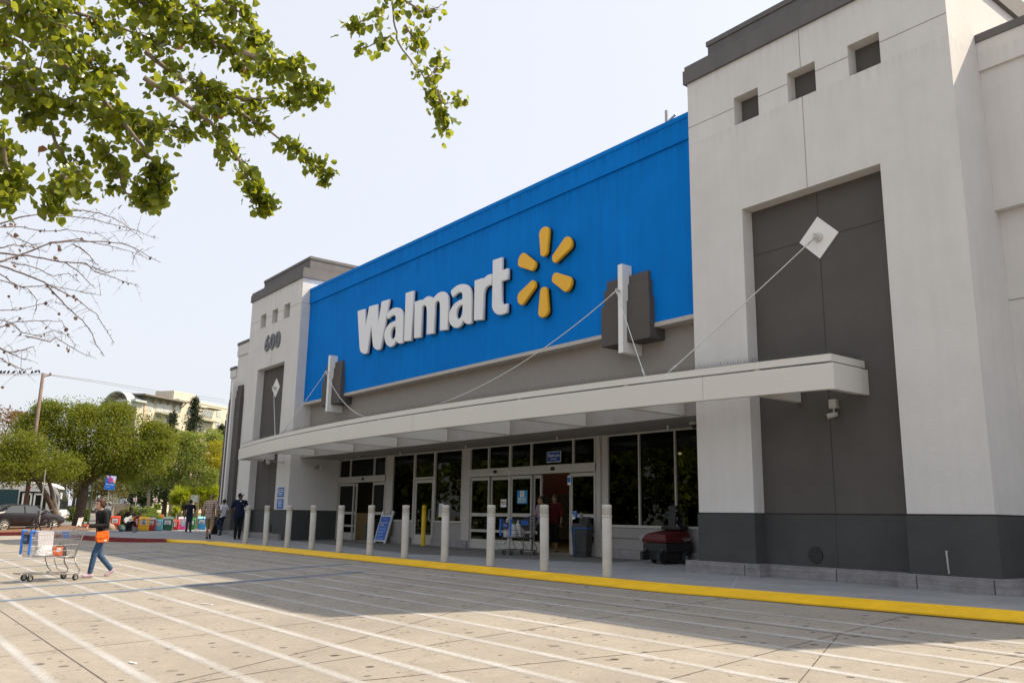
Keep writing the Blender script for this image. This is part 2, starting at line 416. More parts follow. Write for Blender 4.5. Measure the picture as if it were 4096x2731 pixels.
# sign wall with its top band, cap and bottom trim
P(MB().box(L3, R0, .391, .92, 5.682, 9.862), 'sign_wall', BLUE)
P(MB().box(L3+.001, R0, .345, .95, 9.864, 10.40).box(L3+.001, R0, .33, .97, 10.40, 10.52), 'sign_wall_band', BLUE)
P(MB().box(L3+.001, R0, .375, .925, 5.577, 5.680), 'sign_wall_trim', TRIM)
spikes([((L3+.3, .5, 10.52), (R0, .5, 10.52))], step=.07, h=.13)
P(MB().box(L3, R0, .73, .93, 4.03, 5.575), 'upper_fascia', BEIGE)
P(MB().box(L3, R0, .40, 2.30, 3.42, 4.028), 'soffit_beam', mat('soffit_stucco', (.31,.29,.27), .85, var=.06, bump=.2))
P(MB().box(L3+.01, R0-.01, .95, 30, 4.04, 9.5).box(-36.3, L3+.01, 6.03, 30, .0, 6.4).box(-31, L3+.005, 6.02, 30, 6.41, 9.1).box(R0-.01, 40, 6.02, 30, .0, 9.1), 'rear_block', W_PAINT)
q_ = at(2667, 488, y=.7); ant = MB().tube([(q_.x,.7,10.45),(q_.x,.7,11.05)], .045).tube([(q_.x,.7,10.72),(q_.x+.30,.7,10.84)], .03).tube([(q_.x+.16,.7,10.45),(q_.x+.1,.7,10.75)], .02)
P(ant, 'roof_bracket', GALV)

# ---------------- ornaments: stepped dark blocks with a white fin
def ornament(cx, yw, zb, tiers, fin, yb, fin_y):
    hw = .81
    o = MB()
    z = zb
    for i, (zt, pr) in enumerate(tiers):
        ins = .055*i
        o.box(cx-hw+ins, cx+hw-ins, yw-pr, yb-(.003*i), z, zt); z = zt
    blk = P(o, 'stepped_block', D_GREY, bevel=.012)
    f = P(MB().box(cx-.078, cx+.078, fin_y, yb-.01, fin[0], fin[1]), 'white_fin', WHITE, bevel=.01)
    return blk, f
for cx in (-2.30, -18.16):
    ornament(cx, .391, 5.31, [(6.325,.18),(6.735,.135),(6.96,.09)], (5.035, 7.225), .735, .07)
    spikes([((cx-.75, .33, 6.96), (cx+.75, .33, 6.96)), ((cx, .12, 7.22), (cx, .34, 7.22))], step=.03)
# ---------------- wings
wl = MB().box(-31.28, L0-.001, 1.12, 6.02, 1.345, 9.13).box(-32.1, -31.281, 1.121, 6.02, 1.345, 8.10).box(-36.35, -32.101, 2.6, 6.02, 1.345, 6.5)
P(wl, 'wing_wall', W_PAINT)
P(MB().box(-31.3, L0-.002, 1.06, 6.02, 9.13, 9.70).box(-32.12, -31.301, 1.06, 6.02, 8.10, 8.50), 'wing_band', W_PAINT)
P(MB().box(-31.32, L0-.003, 1.03, 6.02, 9.70, 9.85).box(-32.14, -31.322, 1.03, 6.02, 8.50, 8.65).box(-36.4,-32.105,2.5,6.02,6.5,6.65), 'wing_cap', CAP_G)
P(MB().box(-32.11, L0-.03, 1.09, 6.0, .1, 1.33).box(-36.37,-32.11,2.57,6.0,.1,1.33), 'wing_base', BASE_G)
P(MB().box(-32.2, L0-.28, .95, 1.5, .05, .37).box(-36.5,-32.2,2.45,3,.05,.37), 'wing_plinth', CONC)
ornament(-30.8, 1.12, .372, [(6.9,.18),(7.3,.135),(7.53,.09)], (1.55, 7.78), 1.13, .78)
ornament(-35.5, 2.6, .372, [(6.35,.18),(6.75,.135),(6.98,.09)], (1.55, 7.25), 2.61, 2.26)
P(MB().box(R3+.001, 10.5, 1.12, 6.02, 6.53, 9.15).box(R3+.001, 10.5, 1.3, 6.02, 1.345, 6.529).box(10.501, 40, 2.2, 6.02, 1.345, 7.9), 'wing_wall', W_PAINT)
P(MB().box(R3+.002, 10.52, 1.06, 6.0, 9.15, 9.70), 'wing_band', W_PAINT)
P(MB().box(R3+.003, 10.54, 1.03, 6.0, 9.70, 9.85).box(10.55,40.1,2.1,6.0,7.9,8.05), 'wing_cap', CAP_G)
P(MB().box(R3+.03, 40, 1.27, 6.0, .1, 1.33), 'wing_base', BASE_G)
P(MB().box(R3+.24, 40, 1.12, 1.5, .05, .37), 'wing_plinth', CONC)
P(MB().box(R3+.003, 10.49, 1.297, 1.31, 4.94, 4.96), 'wing_joint', JOINT_L)

# ---------------- canopy
CNX, SAG, YM = -10.51, 1.25, -2.06
RC = (14.24**2+SAG**2)/(2*SAG)
def cy(x): return YM+RC-math.sqrt(RC*RC-(x-CNX)**2)
def strip(xs, off, z0, z1, t):
    f = [(x, cy(x)+off) for x in xs]; return f
xs = list(np.linspace(-24.74, 3.72, 49))
def arcband(off, z0, z1, t, inset):
    fr = [(min(max(x, -24.74+inset), 3.72-inset), cy(x)+off) for x in xs]
    return fr
# lower band: thin fascia following the arc, with returns at both ends
def fasc(off, z0, z1, t, ins):
    fr = [(x, cy(x)+off) for x in np.linspace(-24.74+ins, 3.72-ins, 49)]
    outer = [(fr[0][0], .314)]+fr+[(fr[-1][0], .314)]
    inner = [(fr[0][0]+t, .314)]+[(min(max(a, fr[0][0]+t), fr[-1][0]-t), b+t) for a, b in fr]+[(fr[-1][0]-t, .314)]
    mb = MB(); n = len(outer)
    for i in range(n-1):
        a, b, c, d = outer[i], outer[i+1], inner[i+1], inner[i]
        for q0, q1, zz0, zz1 in ((a,b,z0,z1),(d,c,z0,z1)): mb.add([(q0[0],q0[1],zz0),(q1[0],q1[1],zz0),(q1[0],q1[1],zz1),(q0[0],q0[1],zz1)], [(0,1,2,3)])
        for zz in (z0, z1): mb.add([(a[0],a[1],zz),(b[0],b[1],zz),(c[0],c[1],zz),(d[0],d[1],zz)], [(0,1,2,3)])
    return mb
P(fasc(0, 3.43, 3.89, .09, 0), 'canopy_fascia', CANOPY, merge=True, bevel=.012)
P(fasc(.05, 3.932, 4.06, .3, .05), 'canopy_rim', CANOPY, merge=True)
P(MB().box(3.60, 3.727, cy(3.72)-.006, .1, 3.424, 3.894), 'canopy_corner', CANOPY, bevel=.01)
for x in (-23.53, -19.73, -16.43, -13.28, -10.22, -7.05, -3.94, -.73, 2.25):
    yb = .395 if L3 < x < R0 else .31
    P(MB().box(x-.04, x+.08, cy(x)+.09, yb, 3.435, 3.93), 'canopy_rib', CANOPY, bevel=.01)
js = MB()
for x in (-8.2, 1.2, -17.4): js.box(x-.004, x+.004, cy(x)-.003, cy(x)+.01, 3.45, 3.885)
P(js, 'canopy_seam', TRIM)
xr = list(np.linspace(-24.6, 3.6, 120))
spikes([((a, cy(a)+.09, 4.06), (b, cy(b)+.09, 4.06)) for a, b in zip(xr[:-1], xr[1:])]+[((3.63, cy(3.6)+.1, 4.06), (3.63, .25, 4.06))], step=.028, r=.0042, h=.15)
# stay cables (taut rod to the diamonds, slack cables to the fins)
CAB = mat('cable_white', (.60,.60,.56), .4)
def cable(a, b, sag, name='stay_cable', r=.0115):
    a = Vector(a); b = Vector(b); pts = [a.lerp(b, t)-Vector((0,0,sag*4*t*(1-t))) for t in np.linspace(0, 1, 15)]
    mb = MB().tube(pts, r, 6); d = (pts[1]-pts[0]).normalized()
    mb.tube([a, a+d*.28], r*2.0, 8); mb.tube([b, b+(pts[-2]-pts[-1]).normalized()*.2], r*1.7, 6)
    return P(mb, name, CAB, smooth=True)
for x0, ex in ((L0, -19.4), (R0, .21)):
    dx = x0+2.91
    a = Vector((ex, cy(ex)+.2, 4.06)); b = Vector((dx, .20, 6.60))
    cable(a, b, .02)
    P(MB().tor((dx, .19, 6.605), .055, .022, Matrix.Rotation(R(70), 3, 'Y'), 14, 6).lathe([(.09,0),(.09,.02)], (dx, .285, 6.605), 12, Matrix.Rotation(R(90), 3, 'X')).tube([(dx,.29,6.605),(dx,.16,6.605)], .022, 8), 'eye_bolt', CAB)
for cx, e1, e2 in ((-2.30, -.30, -7.75), (-18.16, -11.1, -18.7)):
    for ex, s in ((e1, .35 if cx < -10 else .02), (e2, .35 if cx > -10 else .02)):
        cable((ex, cy(ex)+.2, 4.06), (cx-.02, -.03, 6.55), s)
    P(MB().tor((cx-.02, -.01, 6.55), .05, .014, Matrix.Rotation(R(90), 3, 'Y'), 12, 6).tube([(cx, .07, 6.57), (cx-.01, -.02, 6.57)], .02, 6), 'eye_bolt', CAB)

# ---------------- entrance wall
K = 2.2
def rect(mb, x0, x1, z0, z1, w, y0=K-.06, y1=K+.06, wb=None, wt=None):
    wb = w if wb is None else wb; wt = w if wt is None else wt
    mb.box(x0, x0+w, y0, y1, z0, z1); mb.box(x1-w, x1, y0, y1, z0, z1)
    mb.box(x0+w, x1-w, y0, y1, z0, z0+wb, 0, 'lr'); mb.box(x0+w, x1-w, y0, y1, z1-wt, z1, 0, 'lr'); return mb
def pane(x0, x1, z0, z1, par, y=K): return P(MB().box(x0, x1, y-.004, y+.004, z0, z1), 'pane', GLASS, par)
def window(x0, x1, z0=.98, z1=3.415, muls=()):
    mb = rect(MB(), x0, x1, z0, z1, .045, wb=.06)
    edges = [x0+.045]
    for m in muls: mb.box(m-.022, m+.022, K-.055, K+.055, z0+.06, z1-.045); edges += [m-.022, m+.022]
    edges.append(x1-.045)
    w = P(mb, 'window', FRAME)
    for a, b in zip(edges[::2], edges[1::2]): pane(a, b, z0+.06, z1-.045, w)
    return w
def leaf(x0, x1, z1=2.44, y=K, name='sliding_door', rails=((.72,.80),(1.21,1.31)), kick=.50, ss=.05):
    mb = rect(MB(), x0, x1, .21, z1, ss, y-.03, y+.03, wb=kick-.21, wt=.10)
    for a, b in rails: mb.box(x0+ss, x1-ss, y-.028, y+.028, a, b)
    d = P(mb, name, FRAME)
    zz = [kick]+[v for r in rails for v in r]+[z1-.10]
    for a, b in zip(zz[::2], zz[1::2]): pane(x0+ss, x1-ss, a, b, d, y)
    return d
def entrance(x0, x1, muls, leaves):
    mb = MB().box(x0, x1, K-.09, K+.09, 2.46, 2.70).box(x0, x0+.05, K-.07, K+.07, .2, 3.415).box(x1-.05, x1, K-.07, K+.07, .2, 3.415).box(x0+.05, x1-.05, K-.07, K+.07, 3.37, 3.415)
    ed = [x0+.05]
    for m, w in muls: mb.box(m-w, m+w, K-.06, K+.06, 2.70, 3.37); ed += [m-w, m+w]
    ed.append(x1-.05)
    fr = P(mb, 'entrance_frame', FRAME)
    for a, b in zip(ed[::2], ed[1::2]): pane(a, b, 2.70, 3.37, fr)
    P(MB().box(x0+.05, x1-.05, K-.094, K-.089, 2.565, 2.575), 'header_line', TRIM, fr)
    for l in leaves: leaf(*l[:2], y=K+(l[2] if len(l) > 2 else 0))
    return fr
entrance(-20.96, -17.0, [(-19.96,.03),(-17.95,.03)], [(-20.9,-19.62),(-19.86,-19.52,.08),(-18.15,-17.86,.08),(-18.02,-17.06)])
entrance(-11.42, -5.38, [(-10.37,.03),(-9.24,.05),(-8.2,.03),(-6.31,.03)], [(-11.36,-10.36),(-10.33,-9.29,.07),(-9.19,-8.2),(-8.19,-7.84,.08),(-6.58,-6.26,.08),(-6.42,-5.44)])
P(MB().box(-9.29, -9.19, K-.07, K+.07, .2, 2.46), 'door_post', FRAME)
for x in (-18.75, -9.95, -7.15): P(MB().ell((x, K-.10, 2.59), (.10,.045,.055)), 'door_sensor', BLACK, smooth=True)
window(-16.5, -14.92)
window(-13.55, -11.84)
window(-4.95, -.02, muls=(-3.76, -2.53, -1.28))
sd = MB().box(-14.92, -14.86, K-.06, K+.06, .2, 3.415).box(-13.61, -13.55, K-.06, K+.06, .2, 3.415).box(-14.86, -13.61, K-.06, K+.06, 2.46, 2.54).box(-14.86, -13.61, K-.06, K+.06, 3.37, 3.415)
sf = P(sd, 'door_frame', FRAME); pane(-14.86, -13.61, 2.54, 3.37, sf)
dd = leaf(-14.85, -13.62, name='swing_door', rails=(), kick=.55, ss=.09)
P(MB().tube([(-13.75,K-.03,1.02),(-13.75,K-.1,1.04),(-13.75,K-.1,1.40),(-13.75,K-.03,1.42)], .015, 8), 'door_handle', GALV, dd)
for a, b in ((-17.0,-16.5),(-11.84,-11.42),(-5.38,-4.95)): P(MB().box(a+.001, b-.001, K-.045, 2.5, .2, 3.418), 'pier', mat('pier_paint', (.44,.415,.38), .8, var=.05))
for a, b in ((-16.5,-14.92),(-13.55,-11.84),(-4.95,-.02)): P(MB().box(a+.001, b-.001, K-.03, 2.5, .2, .978), 'window_wall', mat('grey_lilac_stucco', (.29,.275,.27), .85, var=.05, bump=.2))
for a, b in ((-17.02,-14.95),(-13.53,-11.40),(-5.0,-.02)): P(MB().box(a, b, K-.14, K-.031, .1, .44), 'wall_kerb', CONC)
cd = MB().tube([(-5.16,K-.06,3.4),(-5.16,K-.06,.9),(-4.9,K-.06,.72),(-2.2,K-.045,.72)], .011, 6).tube([(-5.23,K-.06,3.4),(-5.18,K-.06,3.0),(-5.18,K-.06,1.0)], .008, 6)
P(cd, 'conduit', mat('conduit_grey', (.3,.28,.26), .6)); P(MB().box(-3.72,-3.56,K-.10,K-.031,.67,.79), 'outlet_box', GALV, bevel=.006)
# interior
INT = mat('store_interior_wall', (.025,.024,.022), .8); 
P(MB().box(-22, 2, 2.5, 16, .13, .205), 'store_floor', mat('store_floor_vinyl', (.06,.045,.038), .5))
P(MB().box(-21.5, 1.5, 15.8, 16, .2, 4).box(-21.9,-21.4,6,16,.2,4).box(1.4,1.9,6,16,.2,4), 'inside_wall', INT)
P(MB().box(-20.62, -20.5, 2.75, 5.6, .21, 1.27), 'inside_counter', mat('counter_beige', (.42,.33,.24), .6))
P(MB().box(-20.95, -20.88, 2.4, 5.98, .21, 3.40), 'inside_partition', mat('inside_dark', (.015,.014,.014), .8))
LAMP = emit('fluorescent', (1.0,.80,.42), 1.3)
n = 0
for yy in (3.3, 5.0, 7.2):
    for xx in (-18.6, -14.4, -12.2, -9.9, -7.6):
        if yy > 5 and xx in (-18.6,): continue
        if yy > 4 and xx > -5: continue
        c = thing('ceiling_lamp', 'long fluorescent lamp glowing on the dark ceiling inside the store windows', 'lamp', (xx, yy, 3.40), 0, 'fluorescent lamps inside the store')
        MB().box(-.75,.75,-.2,.2,-.05,.01).build('lamp_housing', FRAME, c); MB().box(-.72,.72,-.185,.185,-.11,-.051).build('lamp_tube', LAMP, c)
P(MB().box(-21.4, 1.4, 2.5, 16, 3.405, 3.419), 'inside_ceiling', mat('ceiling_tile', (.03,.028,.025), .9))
# red hanging sign inside
s = thing('hanging_sign', 'dark red hanging sign lettered Free and store inside the exit doors', 'sign', (-9.9, 5.2, 2.42))
MB().box(-2.35,2.0,-.02,.02,-.45,.70).build('sign_board', mat('dark_red_board', (.055,.003,.004), .6), s)
MB().tube([(-2,0,.7),(-2,0,1.0)], .01).tube([(1.7,0,.7),(1.7,0,1.0)], .01).build('sign_rod', GALV, s)
text('sign_text', 'Free             store.', .52, mat('sign_cream', (.16,.10,.08), .6), s, Matrix.Translation((-.2,-.024,.02)) @ FACE)
# ---------------- WALMART letters (traced outlines) in the plane Y = .26
YL = .265
def pl(q, ox, oy, s):
    p = at(ox+q[0]/s, oy+q[1]/s, y=YL); return (p.x, p.z)
A1 = (1410, 1130, 5.2278); A2 = (1730, 1010, 4.7515)
W_ = [(128,598),(278,552),(291,935),(372,500),(540,455),(556,880),(630,400),(790,350),(612,1380),(592,1405),(540,1418),(490,1392),(455,1340),(440,1270),(415,900),(335,1470),(310,1490),(255,1500),(200,1465),(178,1420),(168,1350)]
a_ = [(735,660),(780,605),(850,545),(935,520),(1010,535),(1060,590),(1082,690),(1078,900),(1080,1258),(1062,1272),(1020,1283),(975,1275),(945,1245),(930,1225),(890,1310),(830,1355),(770,1340),(710,1270),(685,1150),(690,1060),(720,960),(790,860),(860,825),(925,795),(925,720),(905,690),(870,690),(825,715),(770,770),(745,740)]
ah = [(922,912),(865,945),(825,1025),(815,1110),(830,1185),(868,1190),(908,1140),(922,1080)]
l_ = [(1135,222),(1297,172),(1252,1218),(1100,1236)]
cv = lambda p: ((1730+p[0]/4.7515-1410)*5.2278, (1010+p[1]/4.7515-1130)*5.2278)
m_ = [(1325,403),(1468,358),(1470,395),(1530,325),(1610,283),(1665,300),(1698,335)]+[cv(p) for p in ((60,840),(120,775),(200,740),(262,757),(305,810),(322,900),(310,1470),(160,1490),(165,1090),(160,975),(145,930),(120,920),(80,955),(62,1040),(50,1540))]+[(1572,1095),(1580,700),(1575,545),(1553,490),(1525,475),(1490,505),(1472,570),(1455,1150),(1308,1172)]
b_ = [(370,735),(430,670),(510,615),(600,598),(680,615),(735,675),(762,780),(765,1340),(735,1360),(690,1370),(645,1352),(618,1322),(603,1305),(570,1380),(520,1430),(460,1445),(400,1415),(350,1360),(330,1270),(335,1170),(370,1070),(430,980),(510,920),(590,885),(590,810),(575,768),(535,757),(490,782),(412,856),(383,822)]
bh = [(595,995),(540,1015),(490,1075),(468,1170),(478,1250),(513,1275),(560,1230),(590,1160)]
r_ = [(822,535),(982,487),(980,520),(1040,450),(1095,417),(1150,412),(1145,625),(1090,630),(1030,675),(1000,750),(990,850),(982,1280),(808,1300)]
t_ = [(1168,150),(1342,92),(1338,340),(1457,303),(1457,512),(1335,550),(1330,900),(1343,965),(1368,990),(1398,985),(1440,968),(1440,1140),(1380,1175),(1290,1195),(1220,1172),(1175,1112),(1150,1030),(1155,900)]
SGN = thing('store_sign', 'raised white store name with a yellow six-ray sunburst on the blue wall', 'sign', (-10.5, .39, 7.3))
def raised(name, splines, face, off=0.0):
    # white acrylic face over a black metal return
    me = poly_mesh(splines, .028, bevel=.022, off=-.022); xf(me, Matrix.Translation((0, .262, 0)) @ FACE); f = link(name, me, face, SGN, True)
    me = poly_mesh(splines, .046, off=-.012); xf(me, Matrix.Translation((0, .344, 0)) @ FACE); link(name+'_return', me, BLACKM, f, True)
for ch, pts, A, hole in (('W',W_,A1,None),('a',a_,A1,ah),('l',l_,A1,None),('m',m_,A1,None),('a',b_,A2,bh),('r',r_,A2,None),('t',t_,A2,None)):
    sp = [smooth_poly([pl(p, *A) for p in pts], 1, 42)]
    if hole: sp.append(smooth_poly([pl(p, *A) for p in hole], 1, 75))
    raised('letter', sp, WHITE_ACR)
sc_ = lambda q: at(2050+q[0]/3.919, 890+q[1]/3.919, y=YL)
c0 = (sc_((505,790)).x, (sc_((512,72)).z+sc_((480,1498)).z)/2)
ro = (sc_((512,72)).z-sc_((480,1498)).z)/2; ri = ro*.335
for k in range(6):
    an = R(90+60*k); d = Vector((math.cos(an), math.sin(an))); nrm = Vector((-d.y, d.x)); C0 = Vector(c0)
    wi, wo = ro*.112, ro*.165; pts = []
    pi_, po = C0+d*(ri+wi*.8), C0+d*(ro-wo*.8)
    for t in np.linspace(-math.pi/2, math.pi/2, 9): pts.append(tuple(po+nrm*wo*math.sin(t)*-1+d*wo*.8*math.cos(t)))
    for t in np.linspace(-math.pi/2, math.pi/2, 9): pts.append(tuple(pi_+nrm*wi*math.sin(t)-d*wi*.8*math.cos(t)))
    raised('sun_ray', [pts], YEL_ACR)
# 600
hn = thing('house_number', 'dark grey raised numerals 600 on the left tower', 'house number', (-23.85, -.0, 8.6))
for i, d in enumerate('600'):
    me = text_mesh(d, .93, ext=.025, bold=.036, sx=1.12); xf(me, Matrix.Translation((-.60+.60*i, -.03, 0)) @ FACE); me.materials.clear(); link('numeral', me, mat('numeral_grey', (.135,.14,.155), .6), hn)
# ================================================================== GROUND
def ground_mat():
    m = bpy.data.materials.new('worn_concrete'); m.use_nodes = True; nt = m.node_tree; b = nt.nodes['Principled BSDF']; L = nt.links.new
    b.inputs['Roughness'].default_value = .88; b.inputs['Specular IOR Level'].default_value = .25
    tc = nn(nt, 'ShaderNodeTexCoord')
    def noise(s, d=6, r=.6, vec=None):
        n = nn(nt, 'ShaderNodeTexNoise'); n.inputs['Scale'].default_value = s; n.inputs['Detail'].default_value = d; n.inputs['Roughness'].default_value = r
        L(vec or tc.outputs['Object'], n.inputs['Vector']); return n
    def rng_(n, a, b_, c, d):
        k = nn(nt, 'ShaderNodeMapRange'); k.inputs[1].default_value = a; k.inputs[2].default_value = b_; k.inputs[3].default_value = c; k.inputs[4].default_value = d; L(n, k.inputs[0]); return k.outputs[0]
    def mul(a, b_):
        k = nn(nt, 'ShaderNodeMath', operation='MULTIPLY'); L(a, k.inputs[0]); L(b_, k.inputs[1]); return k.outputs[0]
    big = rng_(noise(.35, 5).outputs['Fac'], .3, .7, .86, 1.10)
    mid = rng_(noise(2.4, 8, .7).outputs['Fac'], .3, .7, .90, 1.08)
    fine = rng_(noise(90, 3, .8).outputs['Fac'], .25, .75, .80, 1.18)
    grit = rng_(noise(24, 4, .75).outputs['Fac'], .3, .7, .90, 1.09)
    f = mul(mul(big, mid), mul(fine, grit))
    # old gum and oil spots: two scales of voronoi cells, each cell with its own random radius
    for sc, thr, keep, dark in ((2.6, .125, .30, .22), (4.6, .13, .55, .30), (.8, .06, .4, .30)):
        v = nn(nt, 'ShaderNodeTexVoronoi', voronoi_dimensions='2D'); v.inputs['Scale'].default_value = sc
        wv = nn(nt, 'ShaderNodeVectorMath', operation='ADD'); nz = noise(9, 2); ws = nn(nt, 'ShaderNodeVectorMath', operation='SCALE'); ws.inputs['Scale'].default_value = .035
        L(nz.outputs['Color'], ws.inputs[0]); L(tc.outputs['Object'], wv.inputs[0]); L(ws.outputs[0], wv.inputs[1]); L(wv.outputs[0], v.inputs['Vector'])
        sp = nn(nt, 'ShaderNodeSeparateColor'); L(v.outputs['Color'], sp.inputs[0])
        rad = rng_(sp.outputs[0], keep, 1.0, 0.0, thr)
        lt = nn(nt, 'ShaderNodeMath', operation='LESS_THAN'); L(v.outputs['Distance'], lt.inputs[0]); L(rad, lt.inputs[1])
        tone = rng_(sp.outputs[1], 0, 1, dark, .75)
        mx = nn(nt, 'ShaderNodeMix'); L(lt.outputs[0], mx.inputs[0]); mx.inputs[2].default_value = 1.0; L(tone, mx.inputs[3])
        f = mul(f, mx.outputs[0])
    # hairline cracks
    ck = nn(nt, 'ShaderNodeTexVoronoi', feature='DISTANCE_TO_EDGE'); ck.inputs['Scale'].default_value = .16
    w2 = nn(nt, 'ShaderNodeVectorMath', operation='ADD'); n2 = noise(1.6, 6, .75); s2 = nn(nt, 'ShaderNodeVectorMath', operation='SCALE'); s2.inputs['Scale'].default_value = .9
    L(n2.outputs['Color'], s2.inputs[0]); L(tc.outputs['Object'], w2.inputs[0]); L(s2.outputs[0], w2.inputs[1]); L(w2.outputs[0], ck.inputs['Vector'])
    f = mul(f, rng_(ck.outputs['Distance'], .0004, .0016, .62, 1.0))
    col = nn(nt, 'ShaderNodeMix', data_type='RGBA'); col.inputs[6].default_value = (.300,.266,.220,1); col.inputs[7].default_value = (.282,.258,.224,1); L(noise(.8, 4).outputs['Fac'], col.inputs[0])
    vm = nn(nt, 'ShaderNodeVectorMath', operation='SCALE'); L(col.outputs[2], vm.inputs[0]); L(f, vm.inputs['Scale']); L(vm.outputs[0], b.inputs['Base Color'])
    bp = nn(nt, 'ShaderNodeBump'); bp.inputs['Strength'].default_value = .35; bp.inputs['Distance'].default_value = .01; L(fine, bp.inputs['Height']); L(bp.outputs[0], b.inputs['Normal'])
    return m
GROUND_M = ground_mat()
xs = [-420,-260,-190,-160,-140,-120,-100,-85,-70,-60,-50,-42,-36,-30,-24,-18,-12,-6,0,6,12,18,30,60,140]
ys = [-160,-80,-40,-24,-16,-13,-10,-7,-5,-3.9,-3.4,-2.5,2,8,20,40,70,120,220]
mb = MB()
for y in ys:
    for x in xs: mb.v.append((x, y, gz(x, y) if y < -2.6 else (gz(x, y) if x < -37 else gz(x,y)-.02)))
nx = len(xs)
for j in range(len(ys)-1):
    for i in range(nx-1): mb.f.append((j*nx+i, j*nx+i+1, (j+1)*nx+i+1, (j+1)*nx+i)); mb.mi.append(0)
tag(mb.build('ground', GROUND_M), kind='structure')

def worn_paint(name, col, edge=.16, wear=.5, alpha=.85):
    m = bpy.data.materials.new(name); m.use_nodes = True; nt = m.node_tree; b = nt.nodes['Principled BSDF']; L = nt.links.new
    b.inputs['Base Color'].default_value = (*col, 1); b.inputs['Roughness'].default_value = .8
    uv = nn(nt, 'ShaderNodeUVMap'); sp = nn(nt, 'ShaderNodeSeparateXYZ'); L(uv.outputs[0], sp.inputs[0])
    tc = nn(nt, 'ShaderNodeTexCoord')
    def mth(op, a, b_=None, c=None):
        k = nn(nt, 'ShaderNodeMath', operation=op)
        for i, q in enumerate((a, b_, c)):
            if q is None: continue
            if isinstance(q, (int, float)): k.inputs[i].default_value = q
            else: L(q, k.inputs[i])
        return k.outputs[0]
    n = nn(nt, 'ShaderNodeTexNoise'); n.inputs['Scale'].default_value = 26; n.inputs['Detail'].default_value = 6; n.inputs['Roughness'].default_value = .8; L(tc.outputs['Object'], n.inputs['Vector'])
    n2 = nn(nt, 'ShaderNodeTexNoise'); n2.inputs['Scale'].default_value = .9; n2.inputs['Detail'].default_value = 4; L(tc.outputs['Object'], n2.inputs['Vector'])
    d = mth('SUBTRACT', .5, mth('ABSOLUTE', mth('SUBTRACT', sp.outputs[1], .5)))     # 0 at the edge .. .5
    e = mth('ADD', d, mth('MULTIPLY', mth('SUBTRACT', n.outputs['Fac'], .5), .22))
    mr = nn(nt, 'ShaderNodeMapRange', interpolation_type='SMOOTHSTEP'); mr.inputs[1].default_value = .02; mr.inputs[2].default_value = edge; L(e, mr.inputs[0])
    w = nn(nt, 'ShaderNodeMapRange'); w.inputs[1].default_value = .30; w.inputs[2].default_value = .52; w.inputs[3].default_value = wear; w.inputs[4].default_value = 1.0; L(n.outputs['Fac'], w.inputs[0])
    w2 = nn(nt, 'ShaderNodeMapRange'); w2.inputs[1].default_value = .3; w2.inputs[2].default_value = .65; w2.inputs[3].default_value = .55; w2.inputs[4].default_value = 1.0; L(n2.outputs['Fac'], w2.inputs[0])
    a = mth('MULTIPLY', mth('MULTIPLY', mr.outputs[0], w.outputs[0]), mth('MULTIPLY', w2.outputs[0], alpha))
    L(a, b.inputs['Alpha']); return m
def uvstrip(name, paths, width, m, dz):
    """flat painted strips following the ground; v runs across"""
    V = []; F = []; UVs = []
    for p in paths:
        w = width if len(p) < 3 or not isinstance(p[2], float) else p[2]
        a = Vector((*p[0], 0)); b = Vector((*p[1], 0)); n = max(1, int((b-a).length/3)); d = (b-a).normalized(); s = Vector((-d.y, d.x, 0))*w/2
        # break at the grade changes of the ground so the sheet lies on it
        ts = sorted(set([i/n for i in range(n+1)]+[t for y in ys for t in [((y-a.y)/(b.y-a.y)) if abs(b.y-a.y) > .01 else -1] if 0 < t < 1]))
        base = len(V)
        for t in ts:
            q = a.lerp(b, t)
            for sg in (-1, 1): r_ = q+s*sg; V.append((r_.x, r_.y, gz(r_.x, r_.y)+dz))
        for i in range(len(ts)-1): F.append((base+2*i, base+2*i+2, base+2*i+3, base+2*i+1)); UVs += [(0,0),(1,0),(1,1),(0,1)]
    me = bpy.data.meshes.new(name); me.from_pydata(V, [], F); u = me.uv_layers.new(name='UVMap')
    for i, q in enumerate(UVs): u.data[i].uv = q
    return tag(link(name, me, m), kind='structure')
PW = worn_paint('white_road_paint', (.54,.54,.535), wear=.38, edge=.42, alpha=.72)
PB = worn_paint('blue_road_paint', (.08,.17,.30), edge=.30, wear=.5, alpha=.72)
stripes = []
for i in range(13):
    y = -4.45-.662*i
    xl = -23.0+(0 if i < 3 else (i-2)*.9); xr_ = 14 if i < 3 else 12-.3*i
    stripes.append(((xl, y), (xr_, y), .185))
stripes += [((-24.5,-13.1),(4,-13.1),.155), ((-18,-7.45),(-11,-7.52),.10), ((-22,-6.2),(-17,-6.05),.09), ((-20,-5.0),(-15,-6.9),.07), ((-22,-6.5),(-14,-5.3),.07), ((-17,-8.1),(-12,-7.2),.07)]
uvstrip('road_markings', stripes, .15, PW, .004)
blue = [((-3.75,-13.6),(-4.85,-5.1),.38), ((-5.95,-13.6),(-7.15,-4.2),.36), ((-11.4,-13.2),(-13.6,-5.5),.25), ((-14.4,-13.0),(-16.4,-6.0),.25), ((-19,-12.6),(-20.6,-6.5),.25)]
uvstrip('access_lane_markings', blue, .16, PB, .008)
def thin(name, paths, w, m, dz):
    return uvstrip(name, [(a, b, w) for a, b in paths], w, m, dz)
JG = mat('joint_dirt', (.095,.082,.07), .95, var=.3, vscale=6)
